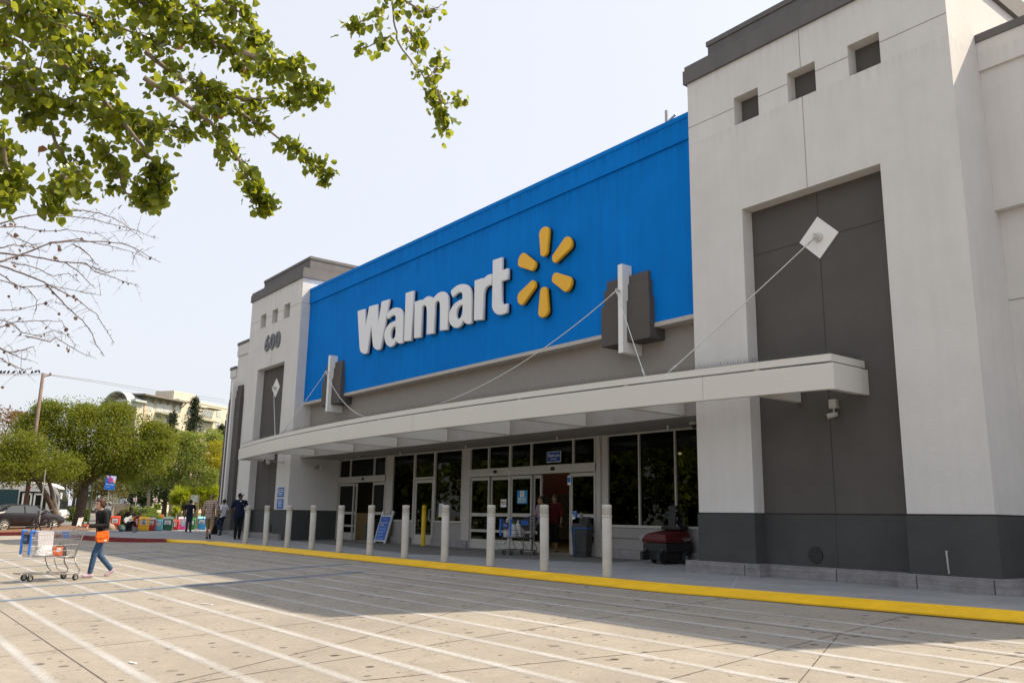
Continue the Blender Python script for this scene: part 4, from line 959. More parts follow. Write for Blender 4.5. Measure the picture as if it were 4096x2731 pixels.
# ================================================================== SHOPPING TROLLEYS  (local: +X is the front, origin on the ground under the rear axle)
WIRE = mat('trolley_wire', (.42,.41,.40), .35, metal=.7); CFR = mat('trolley_frame', (.33,.31,.29), .4, metal=.6); CB = mat('bumper_blue', (.02,.16,.62), .4)
def trolley(label, loc, rz, wm, fm):
    t = thing('shopping_trolley', label, 'trolley', loc, rz, 'shopping trolleys')
    def yw(x): return .28-.075*min(1, max(0, (x-.0)/.85))       # half width narrows to the front
    def ztop(x): return .98-.05*(x+.05)/.9
    def zbot(x): return .47-.02*x
    xr, xfr = -.06, .86
    b = MB(); r_ = .0042
    for z in (0,.22,.44,.66,.86,1.0):
        row = []
        for sx, y in ((1,1),(1,-1)): pass
        f = lambda x, sg: (x+.06*(1-z)*(1 if x < .3 else .0)-.02*(1-z)*(x > .3), sg*yw(x)*(.86+.14*z), zbot(x)+(ztop(x)-zbot(x))*z)
        loop = [f(xr,-1), f(.4,-1), f(xfr,-1), f(xfr,1), f(.4,1), f(xr,1)]
        b.tube(loop, r_ if z < .99 else .007, 5, True, 0, True)
    for sg in (-1, 1):
        for x in np.linspace(xr, xfr, 34):
            lo = (x+.06*(1 if x < .3 else 0)-.02*(x > .3), sg*yw(x)*.86, zbot(x)); hi = (x, sg*yw(x), ztop(x)); b.tube([lo, hi], .0026, 4, False)
    for y in np.linspace(-1, 1, 14):
        b.tube([(xfr-.02, y*yw(xfr)*.86, zbot(xfr)), (xfr, y*yw(xfr), ztop(xfr))], .0026, 4, False)
        b.tube([(0, y*yw(0)*.86, zbot(0)), (xfr-.02, y*yw(xfr)*.86, zbot(xfr))], .0026, 4, False)
        b.tube([(0, y*yw(0)*.86, zbot(0)), (xr, y*yw(xr), ztop(xr))], .0026, 4, False)
    for x in np.linspace(.1,.8,8): b.tube([(x, -yw(x)*.86, zbot(x)), (x, yw(x)*.86, zbot(x))], .0026, 4, False)
    b.build('basket', wm, t)
    f = MB()
    for sg in (-1, 1):
        y = sg*.27
        f.tube([(-.16,y,1.03),(-.12,y,1.0),(-.05,y,.78),(.04,y,.47)], .011, 7)
        f.tube([(.04,y*.9,.455),(.36,y*.8,.45)], .011, 7)
        f.tube([(.02,y*.9,.45),(.0,y*.95,.32),(-.09,y,.20),(-.08,y,.135),(.0,y,.125),(.92,sg*.17,.145)], .012, 7)
        f.tube([(.36,y*.8,.45),(.40,y*.8,.42),(.33,y*.8,.25),(.24,y*.9,.165),(.34,y*.8,.15)], .010, 7)
    f.tube([(.92,-.17,.145),(.98,-.12,.15),(.98,.12,.15),(.92,.17,.145)], .012, 7)
    for y in (-.14,-.05,.05,.14): f.tube([(.1,y,.135),(.6,y*.9,.16),(.92,y*.7,.15)], .005, 5)
    f.build('trolley_frame', fm, t, smooth=True)
    MB().box(.02,.20,-.235,.235,.425,.455).build('rear_tray', fm, t)
    h = MB().tube([(-.16,-.27,1.03),(-.165,-.2,1.035),(-.165,.2,1.035),(-.16,.27,1.03)], .016, 10).build('handle', mat('handle_grip', (.30,.06,.04), .5), t, smooth=True)
    st = MB()
    for y in np.linspace(-.2,.2,9): st.tube([(-.04,y,.93),(.10,y,.70),(.16,y,.96)], .0026, 4, False)
    for z in (.72,.8,.9): st.tube([(.10+(z-.7)*.2,-.22,z),(.10+(z-.7)*.2,.22,z)], .0035, 5)
    st.build('child_seat', wm, t)
    MB().obox((.14,0,.87), .012,.30,.13, Matrix.Rotation(R(14),3,'Y')).build('seat_flap', CB, t, bevel=.006)
    for sg in (-1, 1): MB().box(xfr-.012,xfr+.03,sg*yw(xfr)-.02,sg*yw(xfr)+.02,.50,.95).box(xfr-.07,xfr+.032,sg*yw(xfr)-.024,sg*yw(xfr)+.024,.92,.965).build('corner_bumper', CB, t, bevel=.012)
    a = MB().box(xfr+.008,xfr+.022,-.13,.13,.70,.88).build('advert_frame', BLACK, t); MB().box(xfr+.022,xfr+.025,-.10,.10,.725,.855).build('advert_panel', mat('advert_blue', (.02,.06,.18), .4), a)
    text('advert_text', 'SAVE', .06, mat('print_pale', (.30,.45,.70), .5), a, Matrix.Translation((xfr+.026,0,.79)) @ Matrix.Rotation(R(90),4,'Z') @ FACE)
    for x, y, r2 in ((0,.27,.0625),(0,-.27,.0625),(.80,.15,.0625),(.80,-.15,.0625)):
        w = MB().tor((x-.02 if x < .5 else x-.03, y, r2), r2-.018, .018, Matrix.Rotation(R(90),3,'X'), 20, 8).lathe([(.04,-.010),(.04,.010)], (x-.02 if x < .5 else x-.03, y, r2), 12, Matrix.Rotation(R(90),3,'X')).build('wheel', RUBBER, t, smooth=False)
        xx = x-.02 if x < .5 else x-.03
        MB().box(xx-.012,xx+.03,y-.030,y-.022,r2-.01,.14).box(xx-.012,xx+.03,y+.022,y+.030,r2-.01,.14).build('caster_fork', STEEL, w)
        MB().lathe([(.032,-.014),(.032,.014)], (xx,y,r2), 12, Matrix.Rotation(R(90),3,'X')).build('rim', FRAME, w)
    return t
CKX = lambda x, y: ground_at(x/5.3455, 2080+y/5.3455)
pr = CKX(1450,1270); pf = CKX(435,1345)
d = Vector((pf.x-pr.x, pf.y-pr.y)); CART_RZ = math.atan2(d.y, d.x)
CART_A = trolley('grey wire shopping trolley with blue bumpers pushed by the woman in black', pr, CART_RZ, WIRE, CFR)
DCX = lambda x, y: at(1950+x/6.816, 2020+y/6.816, z=szz(1.2))
pr2 = DCX(1100,1345); pf2 = DCX(262,1363); d2 = Vector((pf2.x-pr2.x, pf2.y-pr2.y)); CART2_RZ = math.atan2(d2.y, d2.x)
pr2.z = szz(pr2.y)
DWIRE = mat('dark_trolley_wire', (.10,.10,.11), .4, metal=.5)
CART_B = copy_tree(CART_A); CART_B.location = pr2; CART_B.rotation_euler = (0,0,CART2_RZ)
CART_B['label'] = 'dark grey shopping trolley full of white carrier bags coming out of the exit'
for ch in CART_B.children:
    if ch.name.split('.')[0] in ('basket','trolley_frame','rear_tray','child_seat'):
        ch.data = ch.data.copy(); ch.data.materials[0] = DWIRE
    if ch.name.split('.')[0] == 'handle': ch.data = ch.data.copy(); ch.data.materials[0] = CB
# carrier bags
BAG = mat('carrier_bag_white', (.74,.74,.75), .4, bump=.5, bscale=22)
def bag(name, label, M, w, d_, h, m, group=None, handles=True, seed=0):
    rr = random.Random(seed); mb = MB(); nu, nv = 18, 9
    for i in range(nv+1):
        t_ = i/nv; sq = (1-.72*t_**2.2); z = h*t_
        for j in range(nu):
            a = 2*math.pi*j/nu; k = 1+rr.uniform(-.10,.10)*(.4+t_)
            mb.v.append((w/2*sq*k*math.copysign(abs(math.cos(a))**.7, math.cos(a)), d_/2*sq*k*math.copysign(abs(math.sin(a))**.7, math.sin(a)), z+rr.uniform(-.012,.012)*(0<i)))
    for i in range(nv):
        for j in range(nu): mb.f.append((i*nu+j, i*nu+(j+1)%nu, (i+1)*nu+(j+1)%nu, (i+1)*nu+j)); mb.mi.append(0)
    mb.f += [tuple(range(nu))[::-1], tuple(range(nv*nu,(nv+1)*nu))]; mb.mi += [0,0]
    t = thing(name, label, 'bag', M.translation, M.to_euler().z, group)
    mb.build('bag_body', m, t, smooth=True)
    if handles:
        MB().box(-w*.16,-w*.06,-.012,.012,h*.96,h*1.22).box(w*.06,w*.16,-.010,.014,h*.96,h*1.18).build('bag_handle', m, t)
    return t
def incart(C, x, y, z, rz=0): return C.matrix_basis @ Matrix.Translation((x,y,z)) @ Matrix.Rotation(rz,4,'Z')
for C_ in (CART_A, CART_B): C_.matrix_basis  # evaluated from loc/rot
t = thing('carrier_bag','tall flat white paper bag standing in the trolley of the woman in black','bag', incart(CART_A,.50,-.06,.47).translation, CART_RZ, 'bags in the trolley in the car park'); MB().prism([(-.15,0),(.13,0),(.17,.47),(-.14,.48)], 'y', -.07, .05).build('bag_body', mat('bag_paper',(.60,.585,.61),.7,var=.06,vscale=6,bump=.4,bscale=9), t, bevel=.01)
bag('carrier_bag','slumped white plastic bag with red print in the trolley of the woman in black', incart(CART_A,.52,.10,.475,.1), .46,.18,.20, BAG, 'bags in the trolley in the car park', False, 2)
t = thing('orange_box','small orange box with white label in the trolley in the car park','box', incart(CART_A,.33,.12,.475).translation, CART_RZ+.1); MB().box(-.09,.09,-.06,.06,0,.17).build('carton', mat('carton_orange',(.75,.13,.02),.6), t); MB().box(-.05,.04,.06,.062,.08,.15).build('carton_label', SIGN_WHITE, t)
t = bag('dark_pouch','dark brown net bag in the trolley of the woman in black', incart(CART_A,.22,.02,.475), .24,.2,.22, mat('net_brown',(.05,.03,.025),.8,bump=.5,bscale=60), None, False, 4)
bag('carrier_bag','large white carrier bag tied at the top in the middle of the dark trolley', incart(CART_B,.36,-.04,.475,.4), .26,.26,.38, BAG, 'bags in the dark trolley', True, 5)
bag('carrier_bag','wide white carrier bag with green print in the dark trolley', incart(CART_B,.58,.0,.475,.2), .30,.28,.34, BAG, 'bags in the dark trolley', False, 6)
bag('carrier_bag','narrow white carrier bag at the blue bumper of the dark trolley', incart(CART_B,.74,-.08,.475,.1), .16,.18,.42, BAG, 'bags in the dark trolley', True, 7)
t = thing('milk_jug','cream plastic milk jug with red cap in the dark trolley','jug', incart(CART_B,.17,-.06,.475).translation); MB().lathe([(.07,0),(.075,.02),(.075,.15),(.05,.20),(.022,.23)], n=14).build('jug_body', mat('jug_cream',(.55,.52,.40),.4), t, smooth=True); MB().lathe([(.026,.23),(.026,.255)], n=12).build('jug_cap', mat('cap_red',(.5,.02,.02),.4), t)
t = thing('green_packet','small green packet on top of the bags in the dark trolley','packet', incart(CART_B,.45,-.1,.80).translation, CART2_RZ+.3); MB().box(-.09,.09,-.02,.02,0,.09).build('packet', mat('packet_green',(.02,.15,.03),.4), t, bevel=.008); MB().ell((.0,-.025,-.01),(.04,.015,.03)).build('packet_print', mat('packet_red',(.3,.03,.02),.4), t)
# litter on the pavement
for (u, v, l) in ((826,2417,'white wooden stick lying in the sunlit crossing'),(530,2653,'scrap of white paper on the sunlit concrete'),(1040,2205,'tiny white scrap beside the yellow strip')):
    q = ground_at(u, v); t = thing('litter', l, 'litter', (q.x, q.y, q.z+.006), R(20)); MB().box(-.13 if 'stick' in l else -.05,.13 if 'stick' in l else .05,-.012,.012,-.003,.006).build('scrap', SIGN_WHITE, t)
# ================================================================== PEOPLE
def fuse(mb, name, mats, parent, voxel=.012, smooth=2):
    """one continuous surface out of overlapping limbs"""
    me = mb.mesh('f'); o = bpy.data.objects.new('f', me); COL.objects.link(o)
    md = o.modifiers.new('r', 'REMESH'); md.mode = 'VOXEL'; md.voxel_size = voxel; md.use_smooth_shade = True
    if smooth:
        ms = o.modifiers.new('s', 'SMOOTH'); ms.iterations = smooth; ms.factor = .5
    m2 = bake(o); m2.materials.clear()
    return link(name, m2, mats, parent)
SKINS = {}
def skin(c):
    k = 'skin_%d' % int(c[0]*100)
    return mat(k, c, .55, var=.06, vscale=9)
def V3(*a): return Vector(a)
def person(label, loc, rz, H=1.72, pose=None, skin_c=(.42,.24,.16), hair=(.02,.015,.012), hair_style='short', top=None, top_sleeve=.5, bottom=None, bottom_len=1.0, shoe=(.03,.03,.03), build=1.0, cap=None, glasses=None, top_long=0.0, bag=None):
    """local frame: faces +X, left is +Y, z up, feet on z=0"""
    t = thing('person', label, 'person', loc, rz)
    s = H/1.75; P_ = dict(
        pelvis=V3(0,0,.95), chest=V3(0,0,1.30), neck=V3(0,0,1.47), head=V3(.02,0,1.625), look=0.0, nod=0.0,
        shL=V3(0,.185,1.42), shR=V3(0,-.185,1.42), elL=V3(-.02,.24,1.13), elR=V3(-.02,-.24,1.13), wrL=V3(.04,.26,.88), wrR=V3(.04,-.26,.88),
        hiL=V3(0,.09,.92), hiR=V3(0,-.09,.92), knL=V3(.02,.10,.50), knR=V3(.02,-.10,.50), anL=V3(0,.11,.09), anR=V3(0,-.11,.09), toL=0.0, toR=0.0, hdL=None, hdR=None)
    if pose: P_.update(pose)
    for k, v in P_.items():
        if isinstance(v, (tuple, list)): P_[k] = Vector(v)
    for k, v in P_.items():
        if isinstance(v, Vector): P_[k] = v*s
    p = P_; b = build; sk = skin(skin_c)
    b_ = MB(); up = (p['neck']-p['chest']).normalized()
    Rh = Matrix.Rotation(p['look'], 3, 'Z') @ Matrix.Rotation(p['nod'], 3, 'Y'); hc = p['head']; h = s
    # head: skull, jaw, nose, ears, neck
    b_.ell(hc+Rh @ V3(-.012,0,.02)*h, (.098*h,.078*h,.105*h), Rh, 14, 10); b_.ell(hc+Rh @ V3(.025,0,-.055)*h, (.062*h,.055*h,.062*h), Rh); b_.ell(hc+Rh @ V3(.06,0,-.085)*h, (.026*h,.026*h,.022*h), Rh)
    b_.cap(hc+Rh @ V3(.088,0,.02)*h, hc+Rh @ V3(.106,0,-.022)*h, .010*h, .017*h); b_.ell(hc+Rh @ V3(.082,0,-.055)*h, (.012*h,.024*h,.009*h), Rh)
    for sg in (-1, 1): b_.ell(hc+Rh @ V3(-.008,sg*.08,-.005)*h, (.022*h,.012*h,.034*h), Rh)
    b_.cap(p['neck']-up*.05*s, hc+Rh @ V3(-.01,0,-.05)*h, .062*s*b**.5, .055*s)
    # torso
    def torso(mb, g, lo=0.0):
        c, pe = p['chest'], p['pelvis']; ax = (p['shL']-p['shR']).normalized(); axp = (p['hiL']-p['hiR']).normalized()
        for t_ in np.linspace(-lo, 1, 9):
            q = pe.lerp(c+up*.07*s, t_) if t_ >= 0 else pe+(pe-c)*(-t_)
            w = (.155*(1-t_)+.165*t_-.030*math.sin(math.pi*max(0, t_)))*s*b; d_ = (.115+.012*math.sin(math.pi*max(0,t_)))*s*b
            a2 = axp.lerp(ax, max(0, t_)); yaw = math.atan2(-a2.x, a2.y)
            mb.ell(q, (d_+g, w+g, .085*s+g), Matrix.Rotation(yaw, 3, 'Z'))
        mb.cap(p['shL'].lerp(p['shR'], .06), p['shL'].lerp(p['shR'], .94), .062*s*b**.5+g, .062*s*b**.5+g); mb.cap(p['neck']-up*.04*s, p['chest']+up*.05*s, .07*s+g, .10*s+g)
    torso(b_, 0)
    for q in 'LR':
        b_.cap(p['sh'+q], p['el'+q], .050*s*b**.5, .040*s*b**.5); b_.cap(p['el'+q], p['wr'+q], .040*s*b**.5, .026*s)
        b_.cap(p['hi'+q], p['kn'+q], .083*s*b**.6, .056*s*b**.4); b_.cap(p['kn'+q], p['kn'+q].lerp(p['an'+q], .35)-V3(.012,0,0), .054*s, .053*s*b**.4); b_.cap(p['kn'+q].lerp(p['an'+q], .3)-V3(.01,0,0), p['an'+q], .052*s*b**.4, .036*s)
        # hand: palm, four bent fingers and a thumb
        d = p['hd'+q]-p['wr'+q] if p['hd'+q] is not None else (p['wr'+q]-p['el'+q])
        d = d.normalized(); side = V3(0,0,1).cross(d); side = side.normalized() if side.length > .2 else V3(1,0,0)
        if abs(d.z) > .7: side = (V3(1,0,0)-d*d.x).normalized()
        nrm = d.cross(side); w = p['wr'+q]
        for k in range(4):
            o = side*(.033-.022*k)*s; b_.cap(w+d*.015*s+o*.7, w+d*.085*s+o, .0125*s, .0115*s, 6)
            L_ = (.036,.042,.040,.030)[k]*s; sg = 1 if nrm.x*0+ (nrm.z if abs(d.z) < .7 else -nrm.x) < 0 else -1
            a0 = w+d*.085*s+o; a1 = a0+d*L_*.85+nrm*sg*.012*s; a2 = a1+d*L_*.5+nrm*sg*.022*s
            b_.cap(a0, a1, .0095*s, .0088*s, 6); b_.cap(a1, a2, .0088*s, .0075*s, 6)
        b_.cap(w+d*.025*s+side*.026*s, w+d*.065*s+side*.055*s, .012*s, .010*s, 6); b_.cap(w+d*.065*s+side*.055*s, w+d*.095*s+side*.058*s, .010*s, .0085*s, 6)
        # foot
        fd = Matrix.Rotation(p['to'+q] if not isinstance(p['to'+q], Vector) else 0, 3, 'Z') @ V3(1,0,0)
        if 'ft'+q in p: fd = Vector(p['ft'+q]).normalized()
        hl = p['an'+q]-fd*.045*s+V3(0,0,-.05*s); b_.cap(hl, hl+fd*.17*s-V3(0,0,.012*s), .034*s, .026*s)
    body = fuse(b_, 'body', sk, t, .0105)
    for sg in (-1, 1):
        MB().ell(hc+Rh @ V3(.078,sg*.032,.012)*h, (.012*h,.014*h,.008*h), Rh, 8, 6).build('eye', mat('eye_dark', (.02,.015,.012), .3), t, smooth=True)
    # clothes
    if top:
        m = MB(); torso(m, .016*s, .16+top_long)
        for q in 'LR':
            e = p['sh'+q].lerp(p['el'+q], min(1, top_sleeve*2))
            m.cap(p['sh'+q], e, (.062*b**.5+.004)*s, .056*s*b**.5)
            if top_sleeve > .5: m.cap(p['el'+q], p['el'+q].lerp(p['wr'+q], (top_sleeve-.5)*2), .055*s*b**.5, .042*s)
        fuse(m, 'shirt', top, t, .0125)
    if bottom:
        m = MB(); pe = p['pelvis']; axp = (p['hiL']-p['hiR']).normalized(); yaw = math.atan2(-axp.x, axp.y)
        for dz in (-.07,-.02,.05): m.ell(pe+V3(0,0,dz*s), (.128*s*b,.163*s*b,.10*s), Matrix.Rotation(yaw, 3, 'Z'))
        for q in 'LR':
            wide = 1.25 if bottom_len < .7 else 1.0
            kk = p['hi'+q].lerp(p['kn'+q], min(1, bottom_len*2)); m.cap(p['hi'+q], kk, .096*s*b**.6, .068*s*b**.4*wide)
            if bottom_len > .5:
                e = p['kn'+q].lerp(p['an'+q], (bottom_len-.5)*2); m.cap(p['kn'+q], e, .068*s*b**.4*wide, .056*s*wide)
        fuse(m, 'trousers', bottom, t, .0125)
    if shoe:
        m_ = mat('shoe_%d_%d' % (int(shoe[0]*100), int(shoe[2]*100)), shoe, .6)
        for q in 'LR':
            m = MB(); fd = Matrix.Rotation(p['to'+q] if not isinstance(p['to'+q], Vector) else 0, 3, 'Z') @ V3(1,0,0)
            if 'ft'+q in p: fd = Vector(p['ft'+q]).normalized()
            hl = p['an'+q]-fd*.045*s+V3(0,0,-.045*s)
            m.cap(hl, hl+fd*.17*s-V3(0,0,.008*s), .044*s, .038*s); m.cap(hl+fd*.16*s-V3(0,0,.008*s), hl+fd*.195*s-V3(0,0,.016*s), .040*s, .026*s); m.cap(p['an'+q]+V3(0,0,-.01*s), hl+fd*.05*s, .042*s, .045*s)
            sh = fuse(m, 'shoe', m_, t, .011)
    hm = mat('hair_%d_%d' % (int(hair[0]*1000), int(hair[1]*1000)), hair, .6, var=.25, vscale=40)
    if hair_style:
        m = MB()
        m.ell(hc+Rh @ V3(-.030,0,.045)*h, (.100*h,.090*h,.095*h), Rh, 14, 10)
        if hair_style in ('bob', 'short_bob'):
            m.ell(hc+Rh @ V3(-.055,0,-.01)*h, (.075*h,.088*h,.10*h), Rh); m.ell(hc+Rh @ V3(.045,0,.085)*h, (.055*h,.070*h,.035*h), Rh)
            for sg in (-1, 1): m.ell(hc+Rh @ V3(-.02,sg*.072,.0)*h, (.055*h,.020*h,.075*h), Rh)
        elif hair_style == 'bun':
            m.ell(hc+Rh @ V3(-.12,0,.02)*h, .042*h); m.ell(hc+Rh @ V3(-.05,0,.0)*h, (.07*h,.08*h,.07*h), Rh)
        elif hair_style == 'full': m.ell(hc+Rh @ V3(-.05,0,.0)*h, (.075*h,.086*h,.09*h), Rh)
        else: m.ell(hc+Rh @ V3(-.05,0,.0)*h, (.062*h,.078*h,.065*h), Rh)
        fuse(m, 'hair', hm, t, .012)
    if cap:
        m = MB().ell(hc+Rh @ V3(-.015,0,.06)*h, (.112*h,.095*h,.078*h), Rh, 14, 10); m.ell(hc+Rh @ V3(.125,0,.055)*h, (.075*h,.078*h,.012*h), Rh)
        cp = fuse(m, 'cap', cap, t, .010)
    if glasses:
        m = MB()
        for sg in (-1, 1):
            m.tor(hc+Rh @ V3(.092,sg*.036,.012)*h, .026*h, .006*h, Rh @ Matrix.Rotation(R(90),3,'Y'), 14, 5); m.tube([hc+Rh @ V3(.092,sg*.06,.02)*h, hc+Rh @ V3(-.01,sg*.088,.02)*h], .007*h, 5)
        m.tube([hc+Rh @ V3(.095,-.015,.016)*h, hc+Rh @ V3(.095,.015,.016)*h], .004*h, 5)
        g = m.build('glasses', glasses, t); m = MB()
        for sg in (-1, 1): m.ell(hc+Rh @ V3(.092,sg*.036,.012)*h, (.004*h,.024*h,.022*h), Rh, 8, 6)
        m.build('lens', mat('dark_lens', (.02,.018,.015), .15), g)
    t['_s'] = s
    return t, p
def cloth(name, c, var=.12, vs=7, bump=.5, bs=16): return mat(name, c, .85, var=var, vscale=vs, bump=bump, bscale=bs, spec=.2)
def plaid(name):
    m = bpy.data.materials.new(name); m.use_nodes = True; nt = m.node_tree; b = nt.nodes['Principled BSDF']; L = nt.links.new; b.inputs['Roughness'].default_value = .85
    tc = nn(nt, 'ShaderNodeTexCoord'); sp = nn(nt, 'ShaderNodeSeparateXYZ'); L(tc.outputs['Object'], sp.inputs[0])
    def mth(op, a, b_=0.0):
        k = nn(nt, 'ShaderNodeMath', operation=op)
        for i, q in enumerate((a, b_)):
            if isinstance(q, (int, float)): k.inputs[i].default_value = q
            else: L(q, k.inputs[i])
        return k.outputs[0]
    def band(v, per, off=0.0): return mth('GREATER_THAN', mth('SINE', mth('MULTIPLY', mth('ADD', v, off), 2*math.pi/per)), .25)
    u = mth('ADD', sp.outputs[1], mth('MULTIPLY', sp.outputs[0], .9))
    h = band(sp.outputs[2], .085); v = band(u, .075); f = mth('MULTIPLY', mth('ADD', h, v), .5)
    mx = nn(nt, 'ShaderNodeMix', data_type='RGBA'); L(f, mx.inputs[0]); mx.inputs[6].default_value = (.50,.42,.36,1); mx.inputs[7].default_value = (.13,.035,.03,1); L(mx.outputs[2], b.inputs['Base Color']); return m

# --- woman in black behind the trolley
C = CART_A.matrix_basis; Ci = C.inverted()
hand_w = C @ Vector((-.16, .10, 1.045)); hand_w2 = C @ Vector((-.16, -.12, 1.05))
fq = CKX(1745,1246); WZ = gz(fq.x, fq.y)
wl_ = C @ Vector((-.58, .0, 0)); wrz = CART_RZ
Wm = Matrix.Translation((wl_.x, wl_.y, gz(wl_.x, wl_.y))) @ Matrix.Rotation(wrz, 4, 'Z'); Wi = Wm.inverted()
s_ = 1.60/1.75
hl_ = (Wi @ (C @ Vector((-.15, .13, 1.045))))/s_; hr_ = (Wi @ (C @ Vector((-.15,-.13,1.05))))/s_
wom, wp = person('woman in black jacket and blue jeans pushing a trolley across the crossing', Wm.translation, wrz, 1.60,
    pose=dict(pelvis=(0,0,.96), chest=(.05,0,1.30), neck=(.075,0,1.46), head=(.12,0,1.61), nod=.06, look=0,
      shL=(.05,.175,1.40), shR=(.05,-.175,1.40), elL=(.02,.24,1.13), elR=(.0,-.25,1.12), wrL=tuple(hl_-Vector((.055,0,.0))), wrR=tuple(hr_-Vector((.06,.0,0))), hdL=tuple(hl_+Vector((.02,0,0))), hdR=tuple(hr_+Vector((.02,0,0))),
      hiL=(0,.085,.92), hiR=(0,-.085,.92), knL=(.16,.09,.53), knR=(-.02,-.09,.50), anL=(.22,.09,.10), anR=(-.34,-.10,.16), ftL=(1,0,0), ftR=(.80,0,-.55)),
    skin_c=(.50,.31,.22), hair=(.060,.022,.012), hair_style='short_bob', top=cloth('black_jacket', (.014,.014,.014)), top_sleeve=.98, bottom=cloth('blue_jeans', (.045,.085,.16), .3, 5), bottom_len=.97, shoe=(.42,.30,.36), build=.92, top_long=.16)
hb = thing('shoulder_bag', 'bright orange canvas shoulder bag worn by the woman in black', 'bag', Wm @ Vector((.10,.215,.80)), wrz-.10); hb.scale = (.66,.8,.70)
mb = MB().prism([(-.19,.17),(.15,.17),(.19,-.02),(.13,-.13),(-.17,-.15),(-.21,-.02)], 'y', -.045, .045); OR_ = mat('orange_canvas', (.72,.13,.004), .75, var=.08, vscale=12, bump=.3, bscale=20)
tilt(mb, Matrix.Rotation(R(8),4,'Y')).build('bag_body', OR_, hb, bevel=.02)
tilt(MB().prism([(-.185,.185),(.155,.185),(.19,.02),(.0,-.03),(-.205,.02)], 'y', .046, .058), Matrix.Rotation(R(8),4,'Y')).build('bag_flap', OR_, hb, bevel=.006)
tilt(MB().box(-.13,-.06,.045,.05,-.10,-.065), Matrix()).build('bag_tag', SIGN_WHITE, hb)
st_ = [Vector((-.16,0,.16)), Vector((-.14,-.05,.40)), Vector((-.08,-.20,.60)), Vector((-.07,-.30,.66)), Vector((.02,-.34,.62)), Vector((.08,-.20,.45)), Vector((.13,-.03,.17))]
MB().tube(st_, .011, 5).build('bag_strap', cloth('strap_brown', (.20,.10,.04)), hb)
rc = thing('receipt', 'white paper slip held in the hand of the woman in black', 'paper', C @ Vector((-.06,.14,1.10)), wrz+.3)
mb = MB(); mb.v = [(-.06,-.05,-.03),(.05,-.05,-.06),(.07,.0,.10),(-.05,.01,.12),(-.02,.03,-.08),(.08,.04,-.02)]; mb.f = [(0,1,2,3),(0,4,5,1)]; mb.mi = [0,0]
r2 = mb.build('paper', SIGN_WHITE, rc); md = r2.modifiers.new('s','SOLIDIFY'); md.thickness = .003
t_ = thing('wallet', 'flat reddish wallet resting on the trolley handle', 'wallet', C @ Vector((-.13,.15,1.062)), wrz+.4); MB().box(-.09,.06,-.05,.05,-.012,.012).build('wallet_body', mat('wallet_red',(.45,.10,.05),.5), t_, bevel=.005)

# --- two women leaving the exit
w1 = at(2050+560/4.355, 1920+1282/4.355, y=2.62); w1.y = 2.62
rz2 = CART2_RZ
base1 = Matrix.Translation((CART_B.matrix_basis @ Vector((-.55,.0,0))).xy.to_3d()+Vector((0,0,.205))) @ Matrix.Rotation(rz2,4,'Z'); bi = base1.inverted(); s1 = 1.60/1.75
h1 = (bi @ (CART_B.matrix_basis @ Vector((-.13,.12,1.045))))/s1; h2 = (bi @ (CART_B.matrix_basis @ Vector((-.13,-.12,1.045))))/s1
person('woman in a pale pink top pushing the dark trolley out of the exit', base1.translation, rz2, 1.60,
    pose=dict(chest=(.02,0,1.30), neck=(.03,0,1.46), head=(.06,0,1.61), look=R(-28), wrL=tuple(h1-Vector((.07,0,0))), wrR=tuple(h2-Vector((.07,0,0))), hdL=tuple(h1+Vector((.03,0,0))), hdR=tuple(h2+Vector((.03,0,0))), elL=(.03,.26,1.14), elR=(.02,-.26,1.14), knL=(.10,.10,.52), anL=(.12,.1,.09), anR=(-.16,-.1,.10)),
    skin_c=(.30,.16,.09), hair=(.010,.008,.008), hair_style='bun', top=cloth('pale_pink_top',(.26,.20,.235)), top_sleeve=.34, bottom=cloth('black_trousers',(.012,.012,.014)), bottom_len=.93, shoe=(.32,.32,.33), build=1.05)
q2 = at(2050+735/4.355, 1920+1245/4.355, z=.21)
person('woman in a dark red top and cropped trousers standing in the exit doorway', (q2.x, q2.y, .206), rz2+.1, 1.66,
    pose=dict(look=R(-12), wrL=(.06,.29,.88), wrR=(.02,-.30,.86), elL=(0,.29,1.13), elR=(-.03,-.29,1.13), knL=(.07,.1,.5), anL=(.05,.1,.09), anR=(-.1,-.1,.09)),
    skin_c=(.32,.18,.11), hair=(.012,.009,.008), hair_style='bun', top=cloth('dark_red_top',(.11,.012,.016)), top_sleeve=.62, bottom=cloth('black_trousers',(.012,.012,.014)), bottom_len=.72, shoe=(.28,.2,.15), build=1.25)

# --- people at the left end of the pavement
C3 = lambda x, y: (700+x/7.127, 1960+y/7.127)
def spot(x, y, z=.15): return at(*C3(x, y), z=z)
toward_cam = lambda q: math.atan2(CAM[1]-q.y, CAM[0]-q.x)
g = spot(1770, 1400); tc_ = toward_cam(g)
gp, pp = person('man in navy polo shirt and dark cap standing left of the bollards', g, tc_+.25, 1.80,
    pose=dict(head=(.03,0,1.63), look=R(22), shL=(0,.215,1.43), shR=(0,-.215,1.43), elL=(-.04,.31,1.15), elR=(-.05,-.31,1.15), wrL=(.02,.30,.90), wrR=(-.02,-.31,.88), knL=(.03,.07,.5), knR=(.06,-.10,.50), anL=(-.02,.07,.09), anR=(.04,-.10,.09)),
    skin_c=(.09,.045,.03), hair=(.008,.007,.007), top=cloth('navy_polo',(.010,.016,.042)), top_sleeve=.36, bottom=cloth('black_trousers',(.012,.012,.014)), bottom_len=1.0, shoe=(.012,.012,.012), build=1.28, cap=cloth('black_cap',(.012,.011,.016), bump=.1), top_long=.08)
hd = pp['head']; Rk = Matrix.Rotation(R(22),4,'Z')
